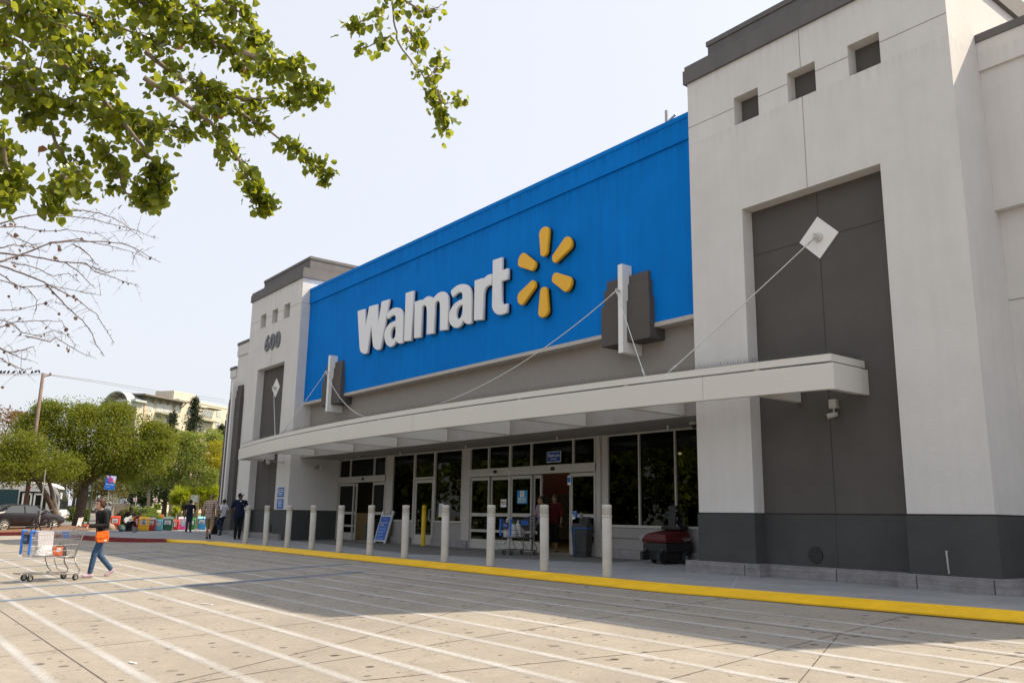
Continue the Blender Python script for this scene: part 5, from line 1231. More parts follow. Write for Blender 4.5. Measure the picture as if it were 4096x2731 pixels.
me = text_mesh('NY', .07, ext=.003, bold=.003); xf(me, Matrix.Translation(hd) @ Rk @ Matrix.Translation((.100,0,.085)) @ Matrix.Rotation(R(90),4,'Z') @ FACE); me.materials.clear(); link('cap_badge', me, SIGN_WHITE, gp)
MB().box(.137,.142,.07,.12,1.37,1.385).build('shirt_badge', SIGN_WHITE, gp); MB().ell((.115,0,1.50),(.02,.035,.025)).build('undershirt', SIGN_WHITE, gp)
g = spot(1010, 1435, .10); 
pl_, pp = person('man in red plaid shirt and khaki shorts on the yellow strip', g+Vector((-.62,.12,.03)), math.pi-.52, 1.78,
    pose=dict(chest=(.02,0,1.30), head=(.05,0,1.62), look=R(26), nod=R(6), shL=(0,.20,1.42), shR=(0,-.20,1.42), elL=(.0,.27,1.14), elR=(-.06,-.26,1.15), wrL=(.12,.28,.91), wrR=(.02,-.28,.90), knL=(.16,.10,.51), anL=(.18,.10,.09), knR=(-.06,-.10,.51), anR=(-.36,-.11,.20), ftL=(1,0,-.02), ftR=(.55,0,-.85)),
    skin_c=(.36,.19,.11), hair=(.20,.12,.05), hair_style='short', top=plaid('red_plaid'), top_sleeve=.56, bottom=cloth('khaki_cotton',(.26,.19,.11)), bottom_len=.56, shoe=(.02,.016,.014), build=1.15, cap=None, glasses=mat('white_frames',(.6,.6,.6),.4), top_long=.12)
MB().tor(pp['wrL'].lerp(pp['elL'], .18), .032, .011, (Matrix.Rotation(R(25),3,'Y')), 14, 6).build('wristwatch', BLACK, pl_)
g = spot(1330, 1225)
person('man in a white t-shirt and jeans leaning on the grey wall with one foot up', (g.x+4.75, g.y-1.72, .16), math.pi+.55, 1.66,
    pose=dict(pelvis=(-.05,0,.93), chest=(-.10,0,1.28), neck=(-.10,0,1.45), head=(-.07,0,1.60), look=R(-14), shL=(-.10,.19,1.40), shR=(-.10,-.19,1.40), elL=(-.17,.28,1.15), elR=(-.16,-.28,1.15), wrL=(.03,.22,.98), wrR=(.03,-.22,.98), knL=(.18,.10,.55), anL=(-.16,.10,.32), ftL=(.45,0,-.85), knR=(.05,-.1,.50), anR=(.08,-.1,.09)),
    skin_c=(.26,.13,.08), hair=(.010,.009,.008), top=cloth('white_tee',(.62,.63,.68)), top_sleeve=.32, bottom=cloth('dark_jeans',(.018,.028,.06)), bottom_len=.98, shoe=(.03,.03,.03), build=1.1)
g = spot(370, 1200)
mn, pp = person('man in navy t-shirt and teal jeans carrying a white bag', g, math.pi-.45, 1.70,
    pose=dict(head=(.06,0,1.60), nod=R(10), elL=(.10,.27,1.15), wrL=(.06,.27,.92), elR=(.15,-.26,1.16), wrR=(.30,-.14,1.12), shL=(0,.2,1.41), shR=(0,-.2,1.41), knL=(.03,.08,.5), knR=(.02,-.08,.5)),
    skin_c=(.28,.15,.09), hair=(.010,.009,.009), hair_style='full', top=cloth('dark_navy_tee',(.014,.015,.028)), top_sleeve=.34, bottom=cloth('teal_jeans',(.016,.045,.058)), bottom_len=1.0, shoe=(.01,.01,.01), build=1.1)
bw_ = Matrix.Translation(g) @ Matrix.Rotation(math.pi-.45,4,'Z'); h_ = bw_ @ (pp['wrL']+Vector((.03,0,-.10)))
bag('carrier_bag', 'white carrier bag hanging from the hand of the man in navy', Matrix.Translation((h_.x, h_.y, h_.z-.50)) @ Matrix.Rotation(.3,4,'Z'), .30, .16, .42, BAG, None, True, 9)
g = spot(840, 1195)
person('person sitting on the pavement with silver shoes stretched out', Vector((g.x+4.6, g.y-1.05, .16)), math.pi-.30, 1.66,
    pose=dict(pelvis=(0,0,.13), chest=(-.14,0,.46), neck=(-.18,0,.62), head=(-.15,0,.76), shL=(-.16,.18,.57), shR=(-.16,-.18,.57), elL=(-.10,.26,.32), elR=(-.10,-.26,.32), wrL=(.08,.20,.26), wrR=(.08,-.20,.26), hiL=(.02,.09,.12), hiR=(.02,-.09,.12), knL=(.45,.12,.22), knR=(.44,-.10,.16), anL=(.86,.16,.09), anR=(.86,-.06,.09), ftL=(.5,0,.85), ftR=(.6,-.3,.7)),
    skin_c=(.10,.05,.035), hair=(.008,.008,.008), top=cloth('black_top',(.014,.014,.016)), top_sleeve=.95, bottom=cloth('black_trousers',(.012,.012,.014)), bottom_len=.97, shoe=(.36,.37,.38), build=1.05)

# --- busker with a white electric guitar
CB_ = lambda x, y: (380+x/4.523, 2050+y/4.523)
g = at(*CB_(560, 335), z=.15); grz = toward_cam(g)+.35
bs, pp = person('busker in black with a black cap sitting and playing a white electric guitar', Vector((g.x-.15, g.y+.1, .15)), grz, 1.72,
    pose=dict(pelvis=(0,0,.50), chest=(.10,0,.84), neck=(.16,0,1.0), head=(.22,0,1.13), nod=R(22), shL=(.12,.19,.94), shR=(.12,-.19,.94), elL=(.20,.36,.70), elR=(.10,-.34,.68), wrL=(.40,.42,.86), wrR=(.32,-.10,.66), hdL=(.46,.42,.92), hdR=(.38,-.02,.66), hiL=(.03,.1,.48), hiR=(.03,-.1,.48), knL=(.46,.16,.46), knR=(.44,-.14,.46), anL=(.58,.24,.08), anR=(.40,-.14,.09)),
    skin_c=(.08,.04,.028), hair=(.008,.008,.008), top=cloth('black_brown_top',(.020,.016,.012)), top_sleeve=.36, bottom=cloth('black_trousers',(.012,.012,.014)), bottom_len=.97, shoe=(.015,.014,.014), build=1.1, cap=cloth('black_cap',(.012,.011,.016), bump=.1))
BM = Matrix.Translation((g.x-.15, g.y+.1, .15)) @ Matrix.Rotation(grz,4,'Z')
gt = thing('electric_guitar', 'white electric guitar with a pale wooden neck held by the busker', 'guitar', BM @ Vector((.34,-.10,.62)), grz+math.pi/2)
Gm = Matrix.Rotation(R(-24),4,'Y') 
gp_ = smooth_poly([(-.22,-.12),(-.10,-.17),(.0,-.12),(.10,-.15),(.17,-.13),(.13,-.05),(.13,.05),(.20,.13),(.12,.15),(.0,.12),(-.10,.17),(-.22,.13),(-.25,0)], 2, 80)
tilt(MB().prism(gp_, 'y', -.02, .02), Gm).build('guitar_body', mat('guitar_white',(.62,.63,.66),.25), gt)
tilt(MB().prism(smooth_poly([(-.05,-.09),(.11,-.11),(.12,.06),(-.02,.09)],1,90), 'y', .0201, .024), Gm).build('pickguard', mat('guard_cream',(.40,.25,.22),.4), gt)
tilt(MB().box(.10,.72,.0,.028,-.022,.022), Gm).build('guitar_neck', mat('maple',(.45,.28,.11),.5), gt); tilt(MB().prism([(.72,-.03),(.88,-.05),(.90,.0),(.72,.03)], 'y', .0, .022), Gm).build('headstock', MATS['maple'], gt)
stl = thing('stool', 'small dark box seat under the busker', 'stool', BM @ Vector((0,0,0)), grz); MB().box(-.18,.18,-.18,.18,0,.40).build('seat_box', mat('crate_dark',(.03,.03,.035),.7), stl, bevel=.01)
q = at(*CB_(712, 355), z=.15); t_ = thing('tin_bucket', 'grey tin bucket in front of the busker', 'bucket', q); MB().lathe([(.10,0),(.135,.25),(.142,.255),(.142,.265),(.13,.265)], n=18).build('pail', STEEL, t_)
q = at(*CB_(465, 340), z=.15); t_ = thing('backpack', 'dark green patterned backpack on the ground beside the busker', 'bag', q, grz); MB().ell((0,0,.16),(.24,.20,.19)).build('pack_body', mat('pack_green',(.03,.07,.045),.7,var=.6,vscale=14), t_, smooth=True); MB().ell((.16,0,.12),(.10,.15,.11)).build('pack_pocket', mat('pack_teal',(.05,.09,.10),.7,var=.5,vscale=14), t_, smooth=True)
q = at(*CB_(340, 350), z=.15); t_ = thing('food_tray', 'white plastic tray on the ground left of the busker', 'tray', q, grz); MB().prism([(-.20,0),(.20,0),(.24,.12),(-.24,.12)], 'y', -.15, .15).build('tray', SIGN_WHITE, t_, bevel=.01)
q = at(*CB_(230, 330), z=.15); t_ = thing('boulder', 'pale rounded boulder by the dark bin', 'rock', q+Vector((-.5,.2,0))); MB().ell((0,0,.14),(.42,.26,.24)).build('rock', mat('boulder_tan',(.30,.24,.17),.9,var=.2,vscale=4,bump=.6,bscale=8), t_, smooth=True)
# ================================================================== LEFT BACKGROUND: boxes, vehicles, posts, street
C2 = lambda x, y: (x/3.1357, 1900+y/3.1357)
CBX = lambda x, y: at(380+x/4.523, 2050+y/4.523, z=.15)
def news_box(label, px, py, hpx, wpx, col, col2=None, kind='plain', lettering=None):
    q = CBX(px, py); D = math.hypot(q.x-CAM[0], q.y-CAM[1]); k = D/FOC/4.523; h = hpx*k; w = wpx*k
    rz = math.atan2(CAM[1]-q.y, CAM[0]-q.x)+math.pi/2-.12
    t = thing('newspaper_box', label, 'newspaper box', (q.x, q.y, .15), rz, 'newspaper boxes along the pavement'); d = w*.8
    key = 'box_%s' % '_'.join('%d' % int(c*100) for c in col); m = mat(key, col, .5, var=.06); m2 = mat('box_%s' % '_'.join('%d' % int(c*100) for c in (col2 or col)), col2 or col, .5)
    if kind == 'pedestal':
        MB().box(-w*.25,w*.25,d*.2,d*.6,0,h*.38).box(-w*.4,w*.4,d*.05,d*.8,0,.03).build('pedestal', m, t, bevel=.008)
        MB().prism([(0,h*.36),(d,h*.36),(d,h),(d*.25,h),(0,h*.9)], 'x', -w/2, w/2).build('cabinet', m, t, bevel=.012); z0 = h*.36
    else:
        MB().prism([(0,.03),(d,.03),(d,h),(d*.3,h),(0,h*.84)], 'x', -w/2, w/2).build('cabinet', m, t, bevel=.015); MB().box(-w*.45,w*.45,.03,d-.03,0,.03).build('base', BLACK, t); z0 = 0
        if col2: MB().prism([(-.006,h*.86),(d*.3,h+.006),(d+.005,h+.006),(d+.005,h+.02),(d*.28,h+.02),(-.02,h*.86)], 'x', -w*.51, w*.51).build('hood', m2, t)
    if lettering is None or lettering[0] != '|':
        wn = MB().box(-w*.33,w*.33,-.008,.002,z0+(h-z0)*(.45 if kind != 'pedestal' else .2),z0+(h-z0)*(.78 if kind != 'pedestal' else .72)).build('display_window', mat('box_window',(.62,.62,.6),.3), t)
        MB().box(-w*.22,w*.22,-.011,-.008,z0+(h-z0)*(.5 if kind != 'pedestal' else .3),z0+(h-z0)*(.6 if kind != 'pedestal' else .5)).build('front_page', mat('news_grey',(.30,.24,.22),.7), wn)
    MB().box(-w*.2,w*.2,-.02,0,h*.80 if kind != 'pedestal' else h*.93,h*.815 if kind != 'pedestal' else h*.945).build('pull_handle', BLACK, t)
    if lettering:
        rot = lettering[0] == '|'; s_ = lettering.lstrip('|')
        if rot: text('lettering', s_, w*.75, SIGN_WHITE, t, Matrix.Translation((0,-.012,h*.62)) @ FACE @ Matrix.Rotation(R(90),4,'Z'), bold=.004)
        else: text('lettering', s_, w*.26, SIGN_WHITE if kind != 'post' else mat('ink_navy',(.03,.06,.3),.6), t, Matrix.Translation((0,-.014,h*.53)) @ FACE, bold=.002)
    return t
news_box('red newspaper box on a narrow pedestal left of the busker', 345, 305, 215, 130, (.62,.05,.02), kind='pedestal')
news_box('bright yellow plastic newspaper box behind the busker', 650, 322, 185, 100, (.75,.52,.01), kind='plain')
news_box('tall red newspaper box with big white sideways lettering', 735, 325, 240, 105, (.42,.03,.02), lettering='|hrc')
news_box('yellow newspaper box with Chinese lettering on a white panel', 865, 330, 228, 150, (.78,.42,.02))
t = bpy.context.scene.objects[[o.name for o in COL.objects if o.name.startswith('newspaper_box')][-1]]
for i, ch in enumerate('大紀元'):
    try: text('lettering', ch, .13, mat('ink_purple',(.10,.05,.14),.6), t, Matrix.Translation((0,-.016,.60-.11*i)) @ FACE)
    except Exception: pass
news_box('red newspaper box with white hood between yellow and light blue boxes', 1000, 325, 208, 125, (.45,.03,.04), (.5,.42,.42))
news_box('light blue newspaper box with a sloping front', 1120, 325, 182, 140, (.16,.50,.62), lettering='FREE')
news_box('dark green newspaper box with a grey top slot', 1300, 320, 215, 152, (.015,.08,.05), (.10,.15,.14))
news_box('red newspaper box with white sideways letters right of the dark green box', 1437, 312, 170, 118, (.48,.03,.02), lettering='|mr')
news_box('pink and purple newspaper box with a white hood beside the man in navy', 1560, 305, 200, 115, (.70,.05,.30), (.6,.5,.6))
news_box('plain green newspaper box hidden behind the legs of the man in navy', 1725, 305, 188, 130, (.02,.16,.05))
news_box('blue newspaper box lettered Post with a pale blue hood', 1920, 305, 210, 125, (.03,.26,.55), (.25,.62,.75), 'post', 'Post')

def post(name, label, cat, u0, v0, u1, v1, r, m, zb=None, D=None):
    b = at(u0, v0, z=zb) if zb is not None else ground_at(u0, v0)
    Db = math.hypot(b.x-CAM[0], b.y-CAM[1]); tp = atd(u1, v1, Db)
    t = thing(name, label, cat, b); MB().tube([(0,0,-.1), tp-b], r, 8).build('post', m, t); return t, b, tp
# no-parking style blue sign
t, b, tp = post('street_sign', 'blue sign with a pink prohibition ring on a thin post behind the woman', 'sign', *C2(1328,700), *C2(1375,10), .022, GALV, zb=.15)
c = atd(*C2(1384,93), math.hypot(b.x-CAM[0], b.y-CAM[1])-.06)-b; rz = math.atan2(CAM[1]-b.y, CAM[0]-b.x)+math.pi/2+.25
Sm = Matrix.Translation(c) @ Matrix.Rotation(rz,4,'Z') @ Matrix.Rotation(R(4),4,'Y')
k = 48.5/FOC/3.1357; w, h = 110*k, 160*k
pn = tilt(MB().box(-w/2,w/2,-.006,.006,-h/2,h/2), Sm).build('sign_plate', mat('panel_blue',(.01,.11,.45),.5), t)
tilt(MB().prism([(-w*.1,h*.49),(w*.49,h*.49),(w*.49,h*.2),(w*.25,h*.05)], 'y', -.009,-.006), Sm).build('pale_patch', mat('patch_pale',(.42,.52,.72),.5), pn)
tilt(MB().prism([(-w*.49,h*.42),(-w*.36,h*.49),(-w*.2,h*.36),(-w*.3,h*.3)], 'y', -.012,-.009).prism([(w*.25,h*.1),(w*.48,h*.15),(w*.48,-h*.04)], 'y', -.012,-.009), Sm).build('orange_mark', mat('mark_orange',(.75,.36,.01),.5), pn)
tilt(MB().tor((0,-.014,h*.2), w*.22, w*.04, Matrix.Rotation(R(90),3,'X'), 24, 6).tube([(-w*.15,-.014,h*.2+w*.15),(w*.15,-.014,h*.2-w*.15)], w*.03, 6), Sm).build('prohibition_ring', mat('ring_pink',(.75,.06,.28),.5), pn)
text('sign_text', 'Attention shoppers', w*.105, SIGN_WHITE, pn, Sm @ Matrix.Translation((0,-.012,-h*.12)) @ FACE, bold=.001); tilt(MB().box(-w*.4,0,-.009,-.006,-h*.30,-h*.285), Sm).build('print_line', mat('patch_pale',(.42,.52,.72),.5), pn)
post('sign_post', 'thin leaning grey metal post rising in front of the dark car', 'post', *C2(477,705), *C2(572,-75), .026, GALV, zb=.06)
post('pole', 'pale green pole behind the thick tree trunk', 'pole', *C2(1102,640), *C2(1172,20), .07, mat('pole_green',(.20,.26,.13),.6))
t, b, tp = post('street_sign', 'white notice board on a post behind the head of the woman', 'sign', *C2(1092,560), *C2(1092,330), .03, GALV)
rz = math.atan2(CAM[1]-b.y, CAM[0]-b.x)+math.pi/2; Dd = math.hypot(b.x-CAM[0], b.y-CAM[1]); kk = Dd/FOC/3.1357
c = atd(*C2(1122,362), Dd-.05)-b; MB().obox(c, 118*kk, .03, 95*kk, Matrix.Rotation(rz,3,'Z')).build('sign_plate', mat('board_pale',(.55,.53,.49),.6), t)
for (x, y, x2, y2, bx, by_, l) in ((1695,400,1695,300,1695,305,'red and white parking notice on a short post before the wall'),(1950,430,1950,300,1950,308,'red and white parking notice on a short post near the yucca'),):
    b = atd(*C2(x,y), 78); t = thing('parking_notice', l, 'sign', (b.x,b.y,gz(b.x,b.y)), 0, 'parking notices'); rz = math.atan2(CAM[1]-b.y, CAM[0]-b.x)+math.pi/2; c = atd(*C2(bx,by_), 78)-Vector((b.x,b.y,gz(b.x,b.y)))
    MB().tube([(0,0,-.2),(0,0,c.z+.3)], .035, 6).build('post', GALV, t); k = 78/FOC/3.1357
    pl2 = MB().obox(c, 38*k,.03,38*k, Matrix.Rotation(rz,3,'Z')).build('sign_plate', SIGN_WHITE, t); MB().obox(c+Vector((math.sin(rz),-math.cos(rz),0))*.03, 30*k,.02,9*k, Matrix.Rotation(rz,3,'Z')).build('red_band', mat('sign_red',(.55,.02,.02),.5), pl2)
# dark bin by the sidewalk
q = at(*C2(1288,715), z=.15)
t = thing('rubbish_bin', 'dark grey rubbish bin with blue liner and domed lid behind the woman', 'bin', (q.x-.1,q.y,.15))
MB().lathe([(.26,0),(.31,.86),(.325,.87)], n=20).build('bin_body', mat('bin_slate',(.09,.10,.115),.5), t, smooth=True); MB().lathe([(.33,.84),(.335,.90),(.32,.93)], n=20).build('bin_liner', LINER, t, smooth=True); MB().lathe([(.32,.93),(.29,1.05),(.16,1.14),(.01,1.16)], n=20).build('bin_lid', mat('bin_slate',(.09,.10,.115),.5), t, smooth=True)
# information board behind the man
q = spot(560, 1130); q = atd(*C3(560,1000), 54); b = Vector((q.x,q.y,.1)); rz = math.atan2(CAM[1]-b.y, CAM[0]-b.x)+math.pi/2
t = thing('notice_board', 'framed map board on posts behind the man in navy', 'board', b); k = 54/FOC/7.127
c = atd(*C3(560,240), 54)-b
MB().obox(c, 215*k,.04,190*k, Matrix.Rotation(rz,3,'Z')).build('board_panel', mat('map_pale',(.34,.40,.34),.4,var=.3,vscale=6), t); M3 = Matrix.Rotation(rz,3,'Z')
MB().tube([c+M3 @ Vector((105*k,0,95*k)), (M3 @ Vector((105*k,0,0)))+Vector((c.x,c.y,-.1))], .035, 6).tube([c+M3 @ Vector((-105*k,0,95*k)), (M3 @ Vector((-105*k,0,0)))+Vector((c.x,c.y,-.1))], .035, 6).build('post', mat('board_wood',(.22,.12,.06),.7), t)

# ---------------- cars
def car(label, loc, rz, L, W, H, paint, kind='sedan', rim=None):
    """local: +X front, wheels on z=0"""
    t = thing('car', label, 'car', loc, rz); n = 1
    hood, belt, gc = H*.60, H*.615, .17
    if kind == 'sedan': st = [(-.5,.42,.60,.60,.80),(-.485,.30,.66,.66,.90),(-.40,.22,.67,.70,.97),(-.335,.2,.67,.74,1),(-.20,.19,.665,.965,1),(-.04,.19,.66,1.0,1),(.10,.19,.655,.985,1),(.27,.19,.64,.70,1),(.40,.22,.60,.615,.97),(.475,.28,.53,.54,.90),(.5,.36,.46,.46,.76)]
    else: st = [(-.5,.40,.62,.66,.86),(-.49,.28,.66,.86,.93),(-.44,.22,.66,.96,.98),(-.30,.2,.66,1.0,1),(-.05,.2,.655,1.0,1),(.08,.2,.65,.97,1),(.25,.2,.64,.68,1),(.40,.23,.60,.625,.97),(.475,.30,.54,.55,.92),(.5,.38,.46,.46,.82)]
    mb = MB(); m = 10
    for x, zb, zt, zr, wf in st:
        w = W/2*wf; wr = w*(.80 if zr > zt+.08 else .93)
        hl = [(w*.86,zb*H),(w*.985,zb*H+.10),(w,(zb+zt)/2*H),(w*.965,zt*H-.02),(wr,zr*H-.03 if zr>zt+.05 else zr*H),(wr*.55,zr*H+(.015 if zr > .9 else .008))]
        ring = [(x*L,-y,z) for y, z in hl]+[(x*L,y,z) for y, z in hl[::-1]]; mb.v += ring
    k = 12
    for i in range(len(st)-1):
        for j in range(k): mb.f.append((i*k+j, i*k+(j+1)%k, (i+1)*k+(j+1)%k, (i+1)*k+j)); mb.mi.append(0)
    mb.f += [tuple(range(k))[::-1], tuple(range((len(st)-1)*k, len(st)*k))]; mb.mi += [0,0]
    bd = mb.build('body', paint, t, smooth=True); md = bd.modifiers.new('s','SUBSURF'); md.levels = md.render_levels = 1
    G = mat('car_glass',(.035,.045,.05),.05,spec=.9)
    wz0, wz1 = H*.665, H*.935
    xa, xb = (-.32*L, .20*L) if kind == 'sedan' else (-.44*L, .17*L)
    for sg in (-1, 1):
        y0, y1 = sg*W/2*.972, sg*W/2*.845
        segs = [(xa, xa+(xb-xa)*.47), (xa+(xb-xa)*.50, xb+.02*L)]
        for i, (p0, p1) in enumerate(segs):
            tl = p0+(.10*L if i == 0 and kind == 'sedan' else .02*L if i == 0 else 0); tr = p1-(.145*L if i == 1 else 0)
            g = MB(); g.v = [(p0,y0,wz0),(p1,y0,wz0),(tr,y1,wz1),(tl,y1,wz1)]; g.f = [(0,1,2,3)]; g.mi = [0]
            o = g.build('side_window', G, t); md = o.modifiers.new('s','SOLIDIFY'); md.thickness = .035; md.offset = 0
        MB().box(.155*L,.20*L,sg*W/2*.98-.02+(0 if sg < 0 else 0),sg*W/2*.98+sg*.16 if sg > 0 else sg*W/2*.98+.02,H*.66,H*.72) if False else None
        mm = MB().ell((.165*L, sg*(W/2+.07), H*.69), (.10,.09,.07)).build('mirror', paint, t, smooth=True)
        MB().box(-.49*L*.62,.48*L*.55,sg*W/2*.94-.03,sg*W/2*.94+.03,.17*H,.19*H).build('sill_trim', STEEL, t)
        MB().box(.465*L,.49*L,sg*W*.36-.10,sg*W*.36+.10,H*.50,H*.545).build('headlight', mat('headlight',(.5,.5,.48),.1), t, bevel=.02); MB().box(-.502*L,-.48*L,sg*W*.36-.11,sg*W*.36+.11,H*.54,H*.63).build('taillight', mat('taillight',(.3,.01,.01),.2), t, bevel=.02)
    f0, f1 = (.30*L, .13*L) if kind == 'sedan' else (.28*L, .11*L)
    g = MB(); g.v = [(f0,-W*.42,H*.665),(f0,W*.42,H*.665),(f1,W*.36,H*.95),(f1,-W*.36,H*.95)]; g.f = [(0,1,2,3)]; g.mi = [0]; o = g.build('windscreen', G, t); md = o.modifiers.new('s','SOLIDIFY'); md.thickness = .05; md.offset = 0
    r0, r1 = (-.40*L,-.24*L) if kind == 'sedan' else (-.495*L,-.455*L)
    g = MB(); g.v = [(r0,-W*.40,H*.69),(r0,W*.40,H*.69),(r1,W*.34,H*.93),(r1,-W*.34,H*.93)]; g.f = [(0,1,2,3)]; g.mi = [0]; o = g.build('rear_window', G, t); md = o.modifiers.new('s','SOLIDIFY'); md.thickness = .05; md.offset = 0
    MB().box(.488*L,.503*L,-W*.25,W*.25,H*.36,H*.46).build('grille', BLACK, t)
    wr = H*.225
    for x in (-.305*L,.31*L):
        for sg in (-1, 1):
            y = sg*(W/2-.045)
            w_ = MB().tor((x,y,wr), wr-.075, .085, Matrix.Rotation(R(90),3,'X'), 28, 8).build('wheel', RUBBER, t, smooth=True)
            rm = MB().lathe([(wr-.11,-.006),(wr-.11,.006)], (x,y+sg*.056,wr), 20, Matrix.Rotation(R(90),3,'X'))
            rm.build('rim', mat('rim_shadow',(.05,.05,.05),.5), w_)
            sp = MB().tor((x,y+sg*.07,wr), wr-.11, .014, Matrix.Rotation(R(90),3,'X'), 24, 5)
            for a in range(9): an = a*2*math.pi/9; sp.tube([(x,y+sg*.075,wr),(x+(wr-.11)*math.cos(an),y+sg*.075,wr+(wr-.11)*math.sin(an))], [.022,.016], 5)
            sp.lathe([(.05,-.02),(.04,.02)], (x,y+sg*.08,wr), 10, Matrix.Rotation(R(90),3,'X')); sp.build('spokes', mat('alloy',(.52,.50,.47),.35,metal=.3), w_)
            MB().lathe([(wr+.045,-.05),(wr+.045,.05)], (x,sg*(W/2-.044),wr+.02), 24, Matrix.Rotation(R(90),3,'X')).build('wheel_arch', mat('arch_dark',(.008,.008,.008),.9), t)
    return t
cf = ground_at(*C2(648,690)); cr = ground_at(*C2(22,716)); d = Vector((cf.x-cr.x, cf.y-cr.y)); crz = math.atan2(d.y, d.x); L_ = d.length/.615
mid = (Vector((cf.x,cf.y))+Vector((cr.x,cr.y)))/2; side = Vector((-d.y,d.x)).normalized()
zc = (cf.z+cr.z)/2
c0 = mid+side*.86
BP = mat('dark_plum_paint',(.010,.006,.008),.25,coat=.4,spec=.5)
car('dark plum saloon car parked behind the planting bed at the left edge', (c0.x,c0.y,zc), crz, L_, 1.86, 1.50, BP)
def far_car(label, x, y, D, rzoff, L, W, H, col, kind):
    q = atd(*C2(x,y), D); m = mat('paint_'+label.split()[0], col, .25, coat=.5); tc = math.atan2(CAM[1]-q.y, CAM[0]-q.x)
    zz = max(gz(q.x,q.y)+.012, q.z); return car(label, (q.x,q.y,zz), tc+rzoff, L, W, H, m, kind)
far_car('white crossover car facing right in the far car park', 1385, 488, 128, R(58), 4.5, 1.9, 1.66, (.68,.68,.68), 'suv')
far_car('blue saloon car between the two parked crossovers', 1530, 452, 150, R(70), 4.5, 1.8, 1.45, (.03,.05,.16), 'sedan')
far_car('silver crossover car seen from behind in the far car park', 1665, 432, 150, R(130), 4.6, 1.95, 1.75, (.36,.38,.40), 'suv')
# ---------------- bus
bf = atd(*C2(785,668), 79); bf.z = gz(bf.x, bf.y)
brz = R(68); Lb = 12.0
fx = Vector((math.cos(brz), math.sin(brz))); sd = Vector((-fx.y, fx.x))
bz = bf.z
t = thing('bus', 'white city bus with dark front and teal window band behind the parked car', 'bus', (bf.x-fx.x*.3+sd.x*.6, bf.y-fx.y*.3+sd.y*.6, bz), brz)
# local +X front (front face at x=0), near side is -Y
WB = mat('bus_white',(.66,.65,.63),.35); BT = mat('bus_teal',(.025,.06,.075),.25); BG = mat('bus_glass',(.012,.016,.018),.06,spec=.8)
prof = [(-Lb,.35),(-.05,.35),(.12,.75),(.10,1.2),(-.05,2.2),(-.32,2.85),(-.9,3.12),(-3.0,3.22),(-5.2,3.05),(-Lb,3.05)]
MB().prism(prof, 'y', -1.27, 1.27).build('bus_body', WB, t, bevel=.12, seg=3)
MB().prism([(-Lb+.3,3.03),(-5.6,3.03),(-5.9,3.30),(-6.6,3.55),(-7.5,3.62),(-Lb+.3,3.62)], 'y', -1.05, 1.05).build('roof_pod', WB, t, bevel=.12, seg=3)
ws = MB().prism([(-.02,1.02),(.13,1.05),(.09,1.7),(-.04,2.28),(-.30,2.78),(-.42,2.8),(-.34,2.3),(-.22,1.6)], 'y', -1.295, 1.295).build('windscreen', BG, t, bevel=.03)
MB().prism([(-.7,2.72),(-.40,2.82),(-.08,2.2),(.02,1.6),(.03,1.0),(-.12,.9),(-.14,1.6),(-.22,2.1),(-.5,2.55)], 'y', -1.312, -1.29).build('front_pillar', WB, t, bevel=.02)
dr = MB().box(-2.95,-1.0,-1.30,-1.262,.45,2.42).build('bus_door', BG, t)
fr = MB()
for a, b_ in ((-2.75,-2.05),(-1.92,-1.25)): rect_ = [(a,a+.12,.5,2.25),(b_-.12,b_,.5,2.25),(a,b_,2.15,2.27)]; [fr.box(p0,p1,-1.325,-1.301,z0,z1) for p0,p1,z0,z1 in rect_]
fr.build('door_frame', WB, dr)
sb = MB().box(-Lb+.4,-3.05,-1.285,-1.262,1.25,2.55).build('window_band', BT, t)
for i in range(6):
    a = -4.75-i*1.25; MB().box(a-1.12,a,-1.295,-1.2855,1.45,2.25).build('side_window', BG, sb); MB().box(a-1.12,a,-1.295,-1.2855,2.29,2.48).build('vent_window', mat('bus_vent',(.02,.03,.035),.1), sb)
MB().box(-Lb+.2,-3.05,-1.284,-1.262,.40,.62).build('skirt_band', BT, t)
MB().obox((.05,-1.42,2.10), .18,.22,.52).build('bus_mirror', WB, t, bevel=.05); MB().obox((.02,1.42,2.1), .16,.2,.45).build('bus_mirror', WB, t, bevel=.05)
MB().obox((-2.35,-1.292,2.72), .34,.01,.14).build('flag_decal', mat('decal_red',(.45,.12,.12),.5), t)
text('fleet_number', '420', .22, mat('ink_slate',(.12,.14,.17),.5), t, Matrix.Translation((-1.75,-1.282,2.72)) @ FACE)
MB().box(-.62,-.42,-1.30,-1.27,2.62,2.68).build('marker_lamp', mat('amber',(.7,.22,.01),.4), t)
MB().prism([(-.3,.35),(.16,.32),(.30,.45),(.30,.80),(.12,.95),(-.3,.95)], 'y', -1.30, 1.30).build('front_bumper', WB, t, bevel=.08); MB().box(-.1,.1,-1.325,-1.29,.62,.68).build('bumper_lamp', MATS['amber'], t)
rk = MB()
for y in (-.8,-.3,.3,.8): rk.tube([(.30,y,.55),(.55,y,.60),(.58,y,1.25)], .022, 6)
rk.tube([(.58,-.9,1.25),(.58,.9,1.25)], .022, 6).tube([(.56,-.9,.62),(.56,.9,.62)], .022, 6); rk.build('bike_rack', BLACKM, t)
for x in (-3.6,-9.6):
    for sg in (-1,1):
        w_ = MB().tor((x,sg*1.12,.48), .36,.13, Matrix.Rotation(R(90),3,'X'), 24, 8).build('wheel', RUBBER, t, smooth=True); MB().lathe([(.28,-.05),(.26,.05)], (x,sg*1.2,.48), 16, Matrix.Rotation(R(90),3,'X')).build('rim', STEEL, w_)
